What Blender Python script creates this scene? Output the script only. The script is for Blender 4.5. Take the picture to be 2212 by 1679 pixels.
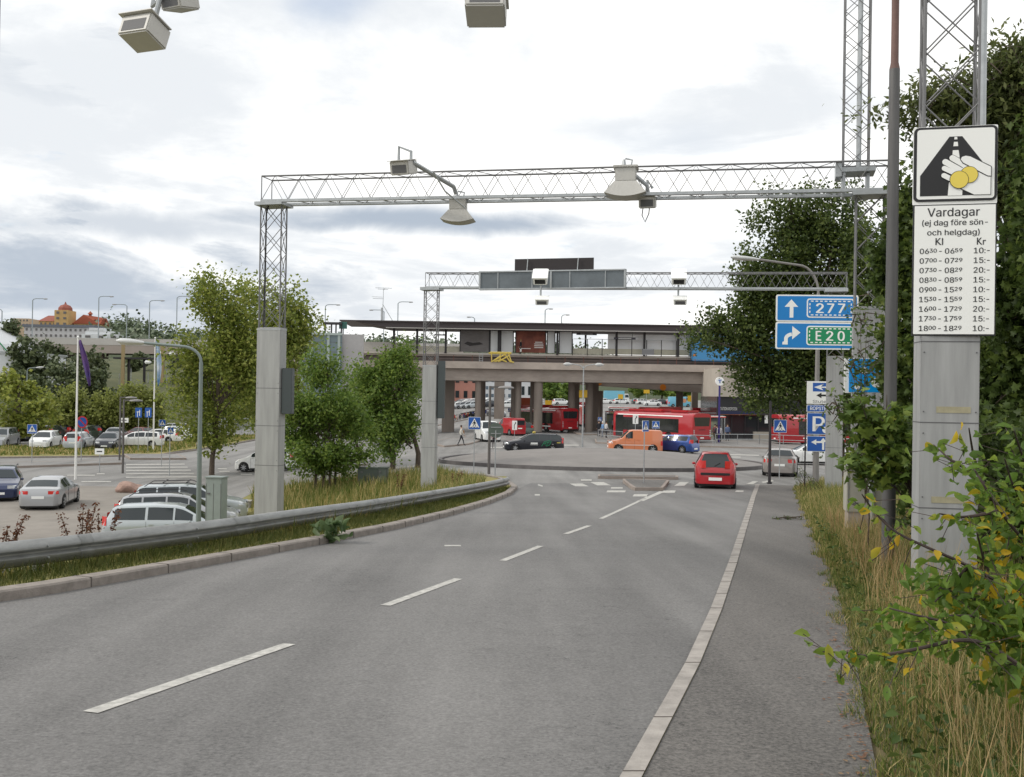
import bpy, bmesh, math, random
import numpy as np
from mathutils import Vector, Matrix
from mathutils.geometry import delaunay_2d_cdt
random.seed(7); RNG = np.random.default_rng(7)
R = math.radians
scene = bpy.context.scene
for o in list(bpy.data.objects): bpy.data.objects.remove(o)
COL = scene.collection

# ------------------------------------------------------------------ camera
F = 2150.0; W2 = 2212.0
CAM = Vector((0, 0, 1.6)); PITCH = R(0.28); ROLL = math.atan(0.0157)
fwd = Vector((0, math.cos(PITCH), math.sin(PITCH)))
rt0 = Vector((1, 0, 0)); up0 = rt0.cross(fwd)
right = rt0 * math.cos(ROLL) + up0 * math.sin(ROLL)
upv = up0 * math.cos(ROLL) - rt0 * math.sin(ROLL)
cd = bpy.data.cameras.new('camera'); cd.sensor_width = 36; cd.lens = 36 * F / W2
cd.clip_start = 0.1; cd.clip_end = 6000
cam = bpy.data.objects.new('camera', cd); COL.objects.link(cam)
m = Matrix((right, upv, -fwd)).transposed().to_4x4(); m.translation = CAM
cam.matrix_world = m; scene.camera = cam

def ray(px, py):
    return fwd + right * ((px - 1106) / F) + upv * ((839.5 - py) / F)
def at(px, py, d):
    r = ray(px, py); return CAM + r * (d / r.y)

# ------------------------------------------------------------------ light
SUN_EL, SUN_AZ = R(40), R(262)      # azimuth clockwise from +Y: the sun stands behind the camera to the left
scene.view_settings.view_transform = 'Standard'; scene.view_settings.look = 'None'
scene.view_settings.exposure = 0.22; scene.view_settings.gamma = 1.0
sl = bpy.data.lights.new('sun', 'SUN'); sl.energy = 1.5; sl.angle = R(10); sl.color = (1, .94, .85)
sun = bpy.data.objects.new('sun', sl); COL.objects.link(sun)
sdir = Vector((math.sin(SUN_AZ) * math.cos(SUN_EL), math.cos(SUN_AZ) * math.cos(SUN_EL), math.sin(SUN_EL)))
sun.rotation_euler = sdir.to_track_quat('Z', 'Y').to_euler()

def nd(nt, t, **kw):
    n = nt.nodes.new(t)
    for k, v in kw.items():
        if k.startswith('_'): setattr(n, k[1:], v)
        else:
            n.inputs[k.replace('__', ' ')].default_value = v
    return n
def math_(nt, op, a, b=None, c=None, clamp=False):
    n = nt.nodes.new('ShaderNodeMath'); n.operation = op; n.use_clamp = clamp
    for i, v in enumerate((a, b, c)):
        if v is None: continue
        if isinstance(v, (int, float)): n.inputs[i].default_value = v
        else: nt.links.new(v, n.inputs[i])
    return n.outputs[0]

world = bpy.data.worlds.new('World'); scene.world = world; world.use_nodes = True
nt = world.node_tree; nt.nodes.clear(); L = nt.links.new
tc = nt.nodes.new('ShaderNodeTexCoord'); sep = nt.nodes.new('ShaderNodeSeparateXYZ'); L(tc.outputs['Generated'], sep.inputs[0])
sx, sy, sz = sep.outputs
zc = math_(nt, 'ADD', math_(nt, 'MAXIMUM', sz, 0.0), 0.10)
u = math_(nt, 'DIVIDE', sx, zc); v = math_(nt, 'DIVIDE', sy, zc)
cmb = nt.nodes.new('ShaderNodeCombineXYZ'); L(u, cmb.inputs[0]); L(v, cmb.inputs[1])
def noise(vec, scale, detail, rough, dist=0.0, off=(0, 0, 0)):
    mp = nt.nodes.new('ShaderNodeMapping'); mp.inputs['Location'].default_value = off; L(vec, mp.inputs[0])
    n = nt.nodes.new('ShaderNodeTexNoise'); n.inputs['Scale'].default_value = scale; n.inputs['Detail'].default_value = detail
    n.inputs['Roughness'].default_value = rough; n.inputs['Distortion'].default_value = dist
    L(mp.outputs[0], n.inputs['Vector']); return n.outputs[0]
n1 = noise(cmb.outputs[0], 0.75, 8, 0.62, 0.3, (3.1, 1.7, 0))
n2 = noise(cmb.outputs[0], 2.0, 6, 0.6, 0.2, (9.1, 4.7, 0))
n3 = noise(tc.outputs['Generated'], 9.0, 6, 0.6, 0.3, (1, 2, 3))
def sstep(x, a, b):
    n = nt.nodes.new('ShaderNodeMapRange'); n.interpolation_type = 'SMOOTHSTEP'
    L(x, n.inputs[0]); n.inputs[1].default_value = a; n.inputs[2].default_value = b; return n.outputs[0]
def blob(px, py, rx, ry):        # a soft cloud patch in sky direction (tangent units)
    r = ray(px, py); r = r / r.y
    uu = math_(nt, 'DIVIDE', sx, math_(nt, 'MAXIMUM', sy, 0.05)); vv = math_(nt, 'DIVIDE', sz, math_(nt, 'MAXIMUM', sy, 0.05))
    wob = math_(nt, 'MULTIPLY', math_(nt, 'SUBTRACT', n3, 0.5), 1.6)
    wob2 = math_(nt, 'MULTIPLY', math_(nt, 'SUBTRACT', n2, 0.5), 1.2)
    a = math_(nt, 'ADD', math_(nt, 'DIVIDE', math_(nt, 'SUBTRACT', uu, r.x), rx / F), wob2)
    b = math_(nt, 'ADD', math_(nt, 'DIVIDE', math_(nt, 'SUBTRACT', vv, r.z), ry / F), wob)
    d = math_(nt, 'SQRT', math_(nt, 'ADD', math_(nt, 'MULTIPLY', a, a), math_(nt, 'MULTIPLY', b, b)))
    return math_(nt, 'SUBTRACT', 1.0, sstep(d, 0.15, 1.25))
grey = math_(nt, 'MULTIPLY', sstep(n1, 0.38, 0.62), 0.56)
for (px, py, rx, ry, k) in [(900, 478, 620, 42, 1.0), (330, 490, 500, 60, .75), (100, 620, 500, 70, .55), (300, 690, 650, 90, .78), (60, 130, 330, 120, .55),
                            (820, 650, 300, 60, .5), (1950, 420, 250, 260, .14), (330, 230, 500, 70, .12), (1500, 640, 260, 40, .12)]:
    grey = math_(nt, 'MAXIMUM', grey, math_(nt, 'MULTIPLY', blob(px, py, rx, ry), k))
mpn = nt.nodes.new('ShaderNodeMapping'); mpn.inputs['Scale'].default_value = (1, 1, 3.2); L(tc.outputs['Generated'], mpn.inputs[0])
n4 = noise(mpn.outputs[0], 3.4, 9, 0.58, 0.5, (2.3, .4, 5.2)); n5 = noise(mpn.outputs[0], 8.0, 8, 0.6, 0.4, (7, 1, 2))
puff = math_(nt, 'ADD', math_(nt, 'MULTIPLY', n4, .7), math_(nt, 'MULTIPLY', n5, .3))
for (px, py, rx, ry, k, a_, b_) in [(200, 600, 950, 230, .95, .42, .60), (700, 640, 900, 130, .65, .44, .60), (150, 130, 620, 240, .66, .40, .60), (1650, 260, 700, 300, .56, .40, .62), (750, 250, 600, 200, .50, .42, .66), (1300, 560, 700, 120, .6, .44, .64), (1700, 250, 600, 260, .18, .47, .62), (1400, 620, 700, 90, .25, .48, .6)]:
    grey = math_(nt, 'MAXIMUM', grey, math_(nt, 'MULTIPLY', math_(nt, 'MULTIPLY', blob(px, py, rx, ry), sstep(puff, a_, b_)), k))
def mixc(f, a, b):
    n = nt.nodes.new('ShaderNodeMix'); n.data_type = 'RGBA'
    L(f, n.inputs[0]) if not isinstance(f, float) else setattr(n.inputs[0], 'default_value', f)
    for i, v in ((6, a), (7, b)):
        if isinstance(v, tuple): n.inputs[i].default_value = v
        else: L(v, n.inputs[i])
    return n.outputs[2]
cloud = mixc(grey, (1.14, 1.13, 1.10, 1), (.41, .47, .55, 1))
bgc = nt.nodes.new('ShaderNodeBackground'); L(cloud, bgc.inputs[0]); bgc.inputs[1].default_value = 1.0
sky = nt.nodes.new('ShaderNodeTexSky'); sky.sky_type = 'NISHITA'; sky.sun_disc = False
sky.sun_elevation = SUN_EL; sky.sun_rotation = SUN_AZ; sky.air_density = 1.0; sky.dust_density = 1.5
bgs = nt.nodes.new('ShaderNodeBackground'); L(sky.outputs[0], bgs.inputs[0]); bgs.inputs[1].default_value = 0.15
holes = math_(nt, 'MULTIPLY', sstep(n2, 0.66, 0.8), 0.4)
for (px, py, rx, ry, k) in [(715, -5, 120, 75, .42), (1770, 530, 200, 100, .25), (1450, 300, 200, 60, .1)]:
    holes = math_(nt, 'MAXIMUM', holes, math_(nt, 'MULTIPLY', blob(px, py, rx, ry), k))
ms = nt.nodes.new('ShaderNodeMixShader'); L(holes, ms.inputs[0]); L(bgc.outputs[0], ms.inputs[1]); L(bgs.outputs[0], ms.inputs[2])
wo = nt.nodes.new('ShaderNodeOutputWorld'); L(ms.outputs[0], wo.inputs[0])

# ------------------------------------------------------------------ materials
def lin(h):
    h = h.lstrip('#'); v = [int(h[i:i + 2], 16) / 255 for i in (0, 2, 4)]
    return tuple(x / 12.92 if x <= .04045 else ((x + .055) / 1.055) ** 2.4 for x in v) + (1,)
MATS = {}
def mat(name, col, rough=.6, metal=0.0, var=0.0, vscale=3.0, bump=0.0, bscale=40.0, col2=None, coat=0.0, spec=.5, vs=(1, 1, 1)):
    if name in MATS: return MATS[name]
    if isinstance(col, str): col = lin(col)
    if len(col) == 3: col = tuple(col) + (1,)
    mt = bpy.data.materials.new(name); mt.use_nodes = True; t = mt.node_tree
    b = t.nodes['Principled BSDF']; b.inputs['Base Color'].default_value = col
    b.inputs['Roughness'].default_value = rough; b.inputs['Metallic'].default_value = metal
    b.inputs['Specular IOR Level'].default_value = spec
    if coat: b.inputs['Coat Weight'].default_value = coat; b.inputs['Coat Roughness'].default_value = .05
    if var or bump or col2:
        tcn = t.nodes.new('ShaderNodeTexCoord'); mp = t.nodes.new('ShaderNodeMapping'); t.links.new(tcn.outputs['Object'], mp.inputs[0])
        mp.inputs['Scale'].default_value = vs
        n = t.nodes.new('ShaderNodeTexNoise'); n.inputs['Scale'].default_value = vscale; n.inputs['Detail'].default_value = 8
        n.inputs['Roughness'].default_value = .65; t.links.new(mp.outputs[0], n.inputs['Vector'])
        if var or col2:
            mr = t.nodes.new('ShaderNodeMapRange'); mr.inputs[1].default_value = .3; mr.inputs[2].default_value = .7; t.links.new(n.outputs[0], mr.inputs[0])
            mx = t.nodes.new('ShaderNodeMix'); mx.data_type = 'RGBA'; t.links.new(mr.outputs[0], mx.inputs[0])
            if col2 is not None:
                c2 = lin(col2) if isinstance(col2, str) else tuple(col2)[:3] + (1,)
                mx.inputs[6].default_value = col; mx.inputs[7].default_value = c2
            else:
                mx.inputs[6].default_value = tuple(min(1, x * (1 - var)) for x in col[:3]) + (1,)
                mx.inputs[7].default_value = tuple(min(1, x * (1 + var)) for x in col[:3]) + (1,)
            t.links.new(mx.outputs[2], b.inputs['Base Color'])
        if bump:
            n2_ = t.nodes.new('ShaderNodeTexNoise'); n2_.inputs['Scale'].default_value = bscale; n2_.inputs['Detail'].default_value = 4
            t.links.new(mp.outputs[0], n2_.inputs['Vector'])
            bp = t.nodes.new('ShaderNodeBump'); bp.inputs['Strength'].default_value = bump; bp.inputs['Distance'].default_value = .02
            t.links.new(n2_.outputs[0], bp.inputs['Height']); t.links.new(bp.outputs[0], b.inputs['Normal'])
    MATS[name] = mt; return mt

def asphalt(name, base, speck=.35, patch=.16, tint=(1, .985, .97)):
    if name in MATS: return MATS[name]
    mt = bpy.data.materials.new(name); mt.use_nodes = True; t = mt.node_tree; b = t.nodes['Principled BSDF']
    b.inputs['Roughness'].default_value = .72; b.inputs['Specular IOR Level'].default_value = .5
    tcn = t.nodes.new('ShaderNodeTexCoord'); K = t.links.new
    def nz(s, d, r, vec=None, dist=0):
        n = t.nodes.new('ShaderNodeTexNoise'); n.inputs['Scale'].default_value = s; n.inputs['Detail'].default_value = d; n.inputs['Roughness'].default_value = r
        n.inputs['Distortion'].default_value = dist; K(vec or tcn.outputs['Object'], n.inputs['Vector']); return n.outputs[0]
    big = nz(.28, 5, .6); fine = nz(38, 5, .8); mid = nz(7, 6, .75)
    mp = t.nodes.new('ShaderNodeMapping'); mp.inputs['Rotation'].default_value = (0, 0, R(15)); mp.inputs['Scale'].default_value = (1.1, .05, 1)
    K(tcn.outputs['Object'], mp.inputs[0]); track = nz(1.0, 4, .55, mp.outputs[0])
    vo = t.nodes.new('ShaderNodeTexVoronoi'); vo.feature = 'DISTANCE_TO_EDGE'; vo.inputs['Scale'].default_value = .35; K(tcn.outputs['Object'], vo.inputs['Vector'])
    mpw = t.nodes.new('ShaderNodeVectorMath'); mpw.operation = 'ADD'
    crackn = nz(.45, 7, .72); sp_ = nz(2.3, 3, .5); gate = math_(t, 'GREATER_THAN', nz(.16, 2, .5), .5)
    cr = math_(t, 'MULTIPLY', math_(t, 'LESS_THAN', math_(t, 'ABSOLUTE', math_(t, 'SUBTRACT', crackn, .53)), .0024), gate)
    spot = math_(t, 'MULTIPLY', math_(t, 'GREATER_THAN', sp_, .72), .12)
    f = math_(t, 'ADD', math_(t, 'MULTIPLY', math_(t, 'SUBTRACT', big, .5), patch * 3), 1.0)
    f = math_(t, 'ADD', f, math_(t, 'MULTIPLY', math_(t, 'SUBTRACT', fine, .5), speck * 4.5))
    f = math_(t, 'ADD', f, math_(t, 'MULTIPLY', math_(t, 'SUBTRACT', mid, .5), .42))
    f = math_(t, 'ADD', f, math_(t, 'MULTIPLY', math_(t, 'SUBTRACT', track, .5), 1.15))
    f = math_(t, 'SUBTRACT', math_(t, 'SUBTRACT', f, math_(t, 'MULTIPLY', cr, .38)), spot)
    sc = t.nodes.new('ShaderNodeVectorMath'); sc.operation = 'SCALE'; sc.inputs[0].default_value = tuple(base * x for x in tint); K(f, sc.inputs['Scale'])
    K(sc.outputs[0], b.inputs['Base Color'])
    bp = t.nodes.new('ShaderNodeBump'); bp.inputs['Strength'].default_value = .5; bp.inputs['Distance'].default_value = .006; K(fine, bp.inputs['Height']); K(bp.outputs[0], b.inputs['Normal'])
    MATS[name] = mt; return mt

def leafmat(name, cols, rough=.5, trans=.35, gain=None):
    gain = gain or (1.75 if name not in ('leaf_litter', 'leaf_dock', 'grass_dry', 'leaf_bush', 'leaf_burdock') else 1.15)
    cols = [(p, tuple(min(.8, x * gain) for x in c)) for p, c in cols]
    mt = bpy.data.materials.new(name); mt.use_nodes = True; t = mt.node_tree; b = t.nodes['Principled BSDF']; K = t.links.new
    geo = t.nodes.new('ShaderNodeNewGeometry'); rmp = t.nodes.new('ShaderNodeValToRGB'); rmp.color_ramp.interpolation = 'LINEAR'
    tcn = t.nodes.new('ShaderNodeTexCoord'); n = t.nodes.new('ShaderNodeTexNoise'); n.inputs['Scale'].default_value = .9; n.inputs['Detail'].default_value = 3; K(tcn.outputs['Object'], n.inputs['Vector'])
    fac = math_(t, 'ADD', math_(t, 'MULTIPLY', geo.outputs['Random Per Island'], .65), math_(t, 'MULTIPLY', math_(t, 'SUBTRACT', n.outputs[0], .25), .7), clamp=True)
    cr = rmp.color_ramp
    while len(cr.elements) < len(cols): cr.elements.new(.5)
    for i, (p, c) in enumerate(cols): cr.elements[i].position = p; cr.elements[i].color = tuple(c)[:3] + (1,)
    K(fac, rmp.inputs[0]); K(rmp.outputs[0], b.inputs['Base Color']); b.inputs['Roughness'].default_value = rough; b.inputs['Specular IOR Level'].default_value = .35
    tr = t.nodes.new('ShaderNodeBsdfTranslucent'); K(rmp.outputs[0], tr.inputs[0]); mx = t.nodes.new('ShaderNodeMixShader'); mx.inputs[0].default_value = trans
    K(b.outputs[0], mx.inputs[1]); K(tr.outputs[0], mx.inputs[2]); K(mx.outputs[0], t.nodes['Material Output'].inputs[0])
    MATS[name] = mt; return mt

M_road = asphalt('asphalt_worn', .150, .55, .2, (1, .97, .94))
M_plaza = asphalt('asphalt_pale', .200, .35, .2, (1, .97, .93))
M_walk = asphalt('asphalt_walk', .112, .9, .2, (1, .93, .86))
M_kerb = mat('granite_kerb', (.25, .22, .195), .8, var=.25, vscale=6, bump=.4, bscale=60)
M_kerbflat = mat('granite_kerb_flat', (.315, .29, .265), .8, var=.28, vscale=5, bump=.3, bscale=60)
M_paint = mat('road_paint', (.44, .43, .40), .75, var=.35, vscale=14)
M_galv = mat('galvanised_steel', (.40, .42, .43), .42, .55, var=.15, vscale=5)
M_rail = mat('rail_steel', (.28, .285, .28), .38, .65, var=.22, vscale=3, vs=(1, 1, 4))
M_lat = mat('lattice_steel', (.17, .17, .175), .5, .1)
M_pillar = mat('pillar_panel_grey', (.34, .345, .345), .5, .15, var=.17, vscale=1.8, vs=(4, 4, .35), bump=.08, bscale=4)
M_seam = mat('seam_dark', (.12, .12, .125), .7)
M_camgrey = mat('camera_housing_grey', (.50, .49, .46), .5, var=.06)
M_black = mat('black_plastic', (.012, .012, .013), .5)
M_rub = mat('rubber', (.018, .018, .018), .85)
M_rim = mat('wheel_rim', (.45, .46, .47), .35, .7)
M_glass = mat('car_glass', (.022, .03, .034), .08, 0, spec=.55)
M_glassb = mat('bus_glass', (.02, .022, .024), .06, 0, coat=.6, spec=.8)
M_white = mat('sign_white', (.87, .88, .86), .45)
M_blue = mat('sign_blue', (.012, .10, .42), .4)
M_lblue = mat('sign_light_blue', (.0, .20, .56), .4)
M_green = mat('sign_green', (.0, .25, .10), .4)
M_ink = mat('sign_black', (.012, .012, .014), .5)
M_yellow = mat('sign_yellow', (.78, .62, .10), .45)
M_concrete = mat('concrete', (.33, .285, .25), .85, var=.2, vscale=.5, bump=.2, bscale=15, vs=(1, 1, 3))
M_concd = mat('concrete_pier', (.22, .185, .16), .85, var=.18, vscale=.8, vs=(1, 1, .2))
M_dark = mat('dark_steel', (.025, .022, .025), .5)
M_brown = mat('roof_brown', (.05, .038, .04), .5)
M_amber = mat('amber_lens', (.7, .22, .02), .3)
M_redl = mat('tail_lens', (.62, .02, .015), .2, coat=.5)
M_lens = mat('head_lens', (.62, .64, .66), .12, .3, coat=.5)
M_bark = mat('bark', (.085, .065, .048), .9, var=.3, vscale=8, bump=.6, bscale=25)
M_soil = mat('soil_ground', (.085, .082, .035), .95, var=.3, vscale=.8, col2=(.19, .16, .07))
M_grassg = mat('grass_sheet', (.13, .14, .035), .95, vscale=.5, col2=(.30, .25, .085), bump=.6, bscale=10)
M_wlamp = mat('lamp_head', (.52, .53, .53), .4)
M_skin = mat('skin', (.5, .3, .21), .6)

# ------------------------------------------------------------------ mesh helpers
class MB:
    def __init__(s): s.v = []; s.f = []; s.m = []; s.mi = 0
    def add(s, vs, fs):
        b = len(s.v); s.v.extend([tuple(v) for v in vs]); s.f.extend([tuple(b + i for i in f) for f in fs]); s.m.extend([s.mi] * len(fs)); return s
    def box(s, c, size, rz=0, mx=None):
        x, y, z = (k / 2 for k in size)
        vs = [Vector((a * x, b * y, d * z)) for a in (-1, 1) for b in (-1, 1) for d in (-1, 1)]
        Mx = mx if mx is not None else Matrix.Rotation(rz, 3, 'Z')
        vs = [Mx @ v + Vector(c) for v in vs]
        return s.add(vs, [(0, 1, 3, 2), (4, 6, 7, 5), (0, 4, 5, 1), (2, 3, 7, 6), (0, 2, 6, 4), (1, 5, 7, 3)])
    def cyl(s, p0, p1, r0, r1=None, n=8, cap=True):
        return s.tube([p0, p1], [r0, r0 if r1 is None else r1], n, cap)
    def tube(s, pts, rad, n=8, cap=True):
        pts = [Vector(p) for p in pts]
        if not hasattr(rad, '__len__'): rad = [rad] * len(pts)
        vs = []; prev = None
        for i, p in enumerate(pts):
            d = (pts[min(i + 1, len(pts) - 1)] - pts[max(i - 1, 0)])
            if d.length < 1e-9: d = Vector((0, 0, 1))
            d.normalize()
            if prev is None: a = d.orthogonal().normalized()
            else:
                a = prev - d * prev.dot(d); a = a.normalized() if a.length > 1e-6 else d.orthogonal().normalized()
            prev = a; b = d.cross(a)
            for k in range(n):
                t = 2 * math.pi * k / n; vs.append(p + (a * math.cos(t) + b * math.sin(t)) * rad[i])
        fs = [(i * n + k, i * n + (k + 1) % n, (i + 1) * n + (k + 1) % n, (i + 1) * n + k) for i in range(len(pts) - 1) for k in range(n)]
        if cap: fs += [tuple(range(n - 1, -1, -1)), tuple(range((len(pts) - 1) * n, len(pts) * n))]
        return s.add(vs, fs)
    def sweep(s, prof, pts, closed=True, cap=True):   # prof: (side, up) offsets swept along a ground path; side = left of travel
        pts = [Vector(p) for p in pts]; n = len(prof); vs = []
        for i, p in enumerate(pts):
            d = pts[min(i + 1, len(pts) - 1)] - pts[max(i - 1, 0)]; d.z = 0; d.normalize(); l = Vector((-d.y, d.x, 0))
            for a, b in prof: vs.append(p + l * a + Vector((0, 0, b)))
        rng = range(n) if closed else range(n - 1)
        fs = [(i * n + k, i * n + (k + 1) % n, (i + 1) * n + (k + 1) % n, (i + 1) * n + k) for i in range(len(pts) - 1) for k in rng]
        if closed and cap: fs += [tuple(range(n - 1, -1, -1)), tuple(range((len(pts) - 1) * n, len(pts) * n))]
        return s.add(vs, fs)
    def prism(s, poly, y0, y1):      # polygon in local xz, thickness in y
        n = len(poly); vs = [(x, y0, z) for x, z in poly] + [(x, y1, z) for x, z in poly]
        return s.add(vs, [tuple(range(n)), tuple(range(2 * n - 1, n - 1, -1))] + [(i, i + n, (i + 1) % n + n, (i + 1) % n) for i in range(n)])
    def lathe(s, prof, c=(0, 0, 0), ax='Z', n=24):     # prof: (r, h)
        vs = []
        for r, h in prof:
            for k in range(n):
                t = 2 * math.pi * k / n; x, y = r * math.cos(t), r * math.sin(t)
                p = {'Z': (x, y, h), 'Y': (x, h, y), 'X': (h, x, y)}[ax]; vs.append(Vector(p) + Vector(c))
        m_ = len(prof)
        fs = [(i * n + k, i * n + (k + 1) % n, (i + 1) * n + (k + 1) % n, (i + 1) * n + k) for i in range(m_ - 1) for k in range(n)]
        fs += [tuple(range(n - 1, -1, -1)), tuple(range((m_ - 1) * n, m_ * n))]
        return s.add(vs, fs)
    def build(s, name, mats, parent=None, smooth=False, sharp=35, bevel=0, loc=None):
        me = bpy.data.meshes.new(name); me.from_pydata(s.v, [], s.f)
        for mt in (mats if isinstance(mats, (list, tuple)) else [mats]): me.materials.append(mt)
        if max(s.m, default=0): me.polygons.foreach_set('material_index', s.m)
        bm = bmesh.new(); bm.from_mesh(me); bmesh.ops.recalc_face_normals(bm, faces=bm.faces)
        if bevel: bmesh.ops.bevel(bm, geom=bm.edges[:], offset=bevel, segments=2, affect='EDGES', clamp_overlap=True)
        bm.to_mesh(me); bm.free()
        if smooth:
            me.polygons.foreach_set('use_smooth', [True] * len(me.polygons)); me.set_sharp_from_angle(angle=R(sharp))
        o = bpy.data.objects.new(name, me); COL.objects.link(o)
        if parent: o.parent = parent
        if loc is not None: o.location = loc
        return o

def tag(o, label=None, cat=None, group=None, kind=None):
    if label: o['label'] = label
    if cat: o['category'] = cat
    if group: o['group'] = group
    if kind: o['kind'] = kind
    return o
def thing(name, label, cat, loc=(0, 0, 0), rz=0.0, group=None):
    o = bpy.data.objects.new(name, None); COL.objects.link(o); o.empty_display_size = .3
    o.location = loc; o.rotation_euler = (0, 0, rz); return tag(o, label, cat, group)
def struct(o): o['kind'] = 'structure'; return o
CHILD = {}
def copy_tree(o, parent=None):
    c = o.copy(); COL.objects.link(c)
    if parent: c.parent = parent
    for ch in [x for x in bpy.data.objects if x.parent == o]: copy_tree(ch, c)
    return c

def npmesh(name, V, Fq, mt, parent=None, smooth=False):
    me = bpy.data.meshes.new(name); k = Fq.shape[1]
    me.vertices.add(len(V)); me.vertices.foreach_set('co', V.astype(np.float32).ravel())
    me.loops.add(Fq.size); me.loops.foreach_set('vertex_index', Fq.astype(np.int32).ravel())
    me.polygons.add(len(Fq)); me.polygons.foreach_set('loop_start', np.arange(0, Fq.size, k, dtype=np.int32))
    me.update(calc_edges=True); me.materials.append(mt)
    o = bpy.data.objects.new(name, me); COL.objects.link(o)
    if parent: o.parent = parent
    return o

# ------------------------------------------------------------------ terrain
ZY = [-30, 0, 10, 20, 30, 40, 52, 66, 80, 130, 240, 300, 420, 900, 4000]
ZZ = [1.2, 0, -.56, -1.12, -1.66, -2.12, -2.5, -2.85, -3.05, -3.1, -.9, -.5, 0, 2, 2]
_yy = np.arange(-30, 4001, 1.0); _zz = np.interp(_yy, ZY, ZZ)
_k = np.hanning(15); _k /= _k.sum(); _zp = np.pad(_zz, 7, mode='edge'); _zs = np.convolve(_zp, _k, 'valid')
_zs[:8] = _zz[:8]
def zr(y): return np.interp(y, _yy, _zs)
def hit(px, py, fn, h=0.0):
    r = ray(px, py); r = r / r.y; lo = 1.0; prev = None
    ds = np.concatenate([np.arange(2, 150, .25), np.arange(150, 900, 1.0)])
    for d in ds:
        p = CAM + r * float(d)
        if p.z <= fn(p.x, p.y) + h:
            a, b = float(d) - (1.0 if d > 150 else .25), float(d)
            for _ in range(20):
                mid_ = (a + b) / 2; p = CAM + r * mid_
                if p.z <= fn(p.x, p.y) + h: b = mid_
                else: a = mid_
            p = CAM + r * b; return Vector((p.x, p.y, fn(p.x, p.y) + h))
    p = CAM + r * 300; return Vector((p.x, p.y, fn(p.x, p.y)))
fr = lambda x, y: float(zr(y))
LK = [hit(px, py, fr) for px, py in [(0, 1300), (120, 1282), (300, 1250), (500, 1213), (690, 1177), (850, 1145), (980, 1113), (1060, 1088), (1105, 1069), (1118, 1056)]]
kx = [p.x for p in LK]; ky = [p.y for p in LK]
sl0 = (kx[2] - kx[0]) / (ky[2] - ky[0])
ky2 = [-25.0] + ky; kx2 = [kx[0] - sl0 * (ky[0] + 25)] + kx
def xk(y): return float(np.interp(y, ky2, kx2))
def ss(t): t = min(1, max(0, t)); return t * t * (3 - 2 * t)
def zl(y):
    if y < 130: return -3.9
    return float(zr(y)) - .8 + .0
def gz(x, y):
    z = float(zr(y)); k = xk(min(y, 38))
    w = ss((y - 36) / 14)
    a = (k - 1.2) * (1 - w) + (-2.0) * w; b = (k - 7.5) * (1 - w) + (-20) * w
    t = ss((a - x) / (a - b))
    z = z * (1 - t) + zl(y) * t
    if 3 < y < 60 and x > 5:       # low bank to the right of the footway
        e = 3.6 + .27 * y
        z += .35 * ss((x - e) / 5)
    return z
def gp(px, py, h=0.0): return hit(px, py, gz, h)
def G(x, y, h=0.0): return Vector((x, y, gz(x, y) + h))

def axis_grid(segs):
    out = []
    for a, b, s in segs:
        out += list(np.arange(a, b, s))
    return out + [segs[-1][1]]
gx = axis_grid([(-2500, -400, 150), (-400, -80, 20), (-80, -30, 3), (-30, 30, .75), (30, 80, 3), (80, 400, 20), (400, 2500, 150)])
gy = axis_grid([(-30, 0, 3), (0, 60, .75), (60, 140, 2.5), (140, 420, 8), (420, 1000, 60), (1000, 4000, 300)])
V = np.array([(x, y, gz(x, y) - .06) for y in gy for x in gx]); nx = len(gx)
Fq = np.array([(j * nx + i, j * nx + i + 1, (j + 1) * nx + i + 1, (j + 1) * nx + i) for j in range(len(gy) - 1) for i in range(nx - 1)])
gr = npmesh('ground', V, Fq, M_soil); struct(gr); gr.data.polygons.foreach_set('use_smooth', [True] * len(gr.data.polygons))

def inside(p, poly):
    x, y = p; c = False; j = len(poly) - 1
    for i in range(len(poly)):
        xi, yi = poly[i]; xj, yj = poly[j]
        if (yi > y) != (yj > y) and x < (xj - xi) * (y - yi) / (yj - yi) + xi: c = not c
        j = i
    return c
def drape_data(poly, h, res, zfn=None):
    zfn = zfn or gz
    pts = []
    n = len(poly)
    for i in range(n):
        a = Vector(poly[i][:2]); b = Vector(poly[(i + 1) % n][:2]); k = max(1, int((b - a).length / res))
        for j in range(k): pts.append(a.lerp(b, j / k))
    ne = len(pts); flat = [tuple(p) for p in pts]
    x0, x1 = min(p[0] for p in flat), max(p[0] for p in flat); y0, y1 = min(p[1] for p in flat), max(p[1] for p in flat)
    yv = y0 + res * .5
    inner = []
    while yv < y1:
        xv = x0 + res * .5
        while xv < x1:
            if inside((xv, yv), flat): inner.append(Vector((xv, yv)))
            xv += res
        yv += res
    vs, es, fs, *_ = delaunay_2d_cdt(pts + inner, [(i, (i + 1) % ne) for i in range(ne)], [tuple(range(ne))], 1, 1e-4)
    return [(v.x, v.y, zfn(v.x, v.y) + h) for v in vs], [tuple(f) for f in fs]
def drape(name, poly, mt, h=0.0, res=1.0, st=True, label=None, cat=None, kind='structure', bm=None):
    vs, fs = drape_data(poly, h, res)
    mb = bm or MB(); mb.add(vs, fs)
    if bm is not None: return
    o = mb.build(name, mt, smooth=True)
    o['kind'] = kind; tag(o, label, cat); return o
def px_poly(pts): return [tuple(gp(x, y).xy) for x, y in pts]

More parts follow.
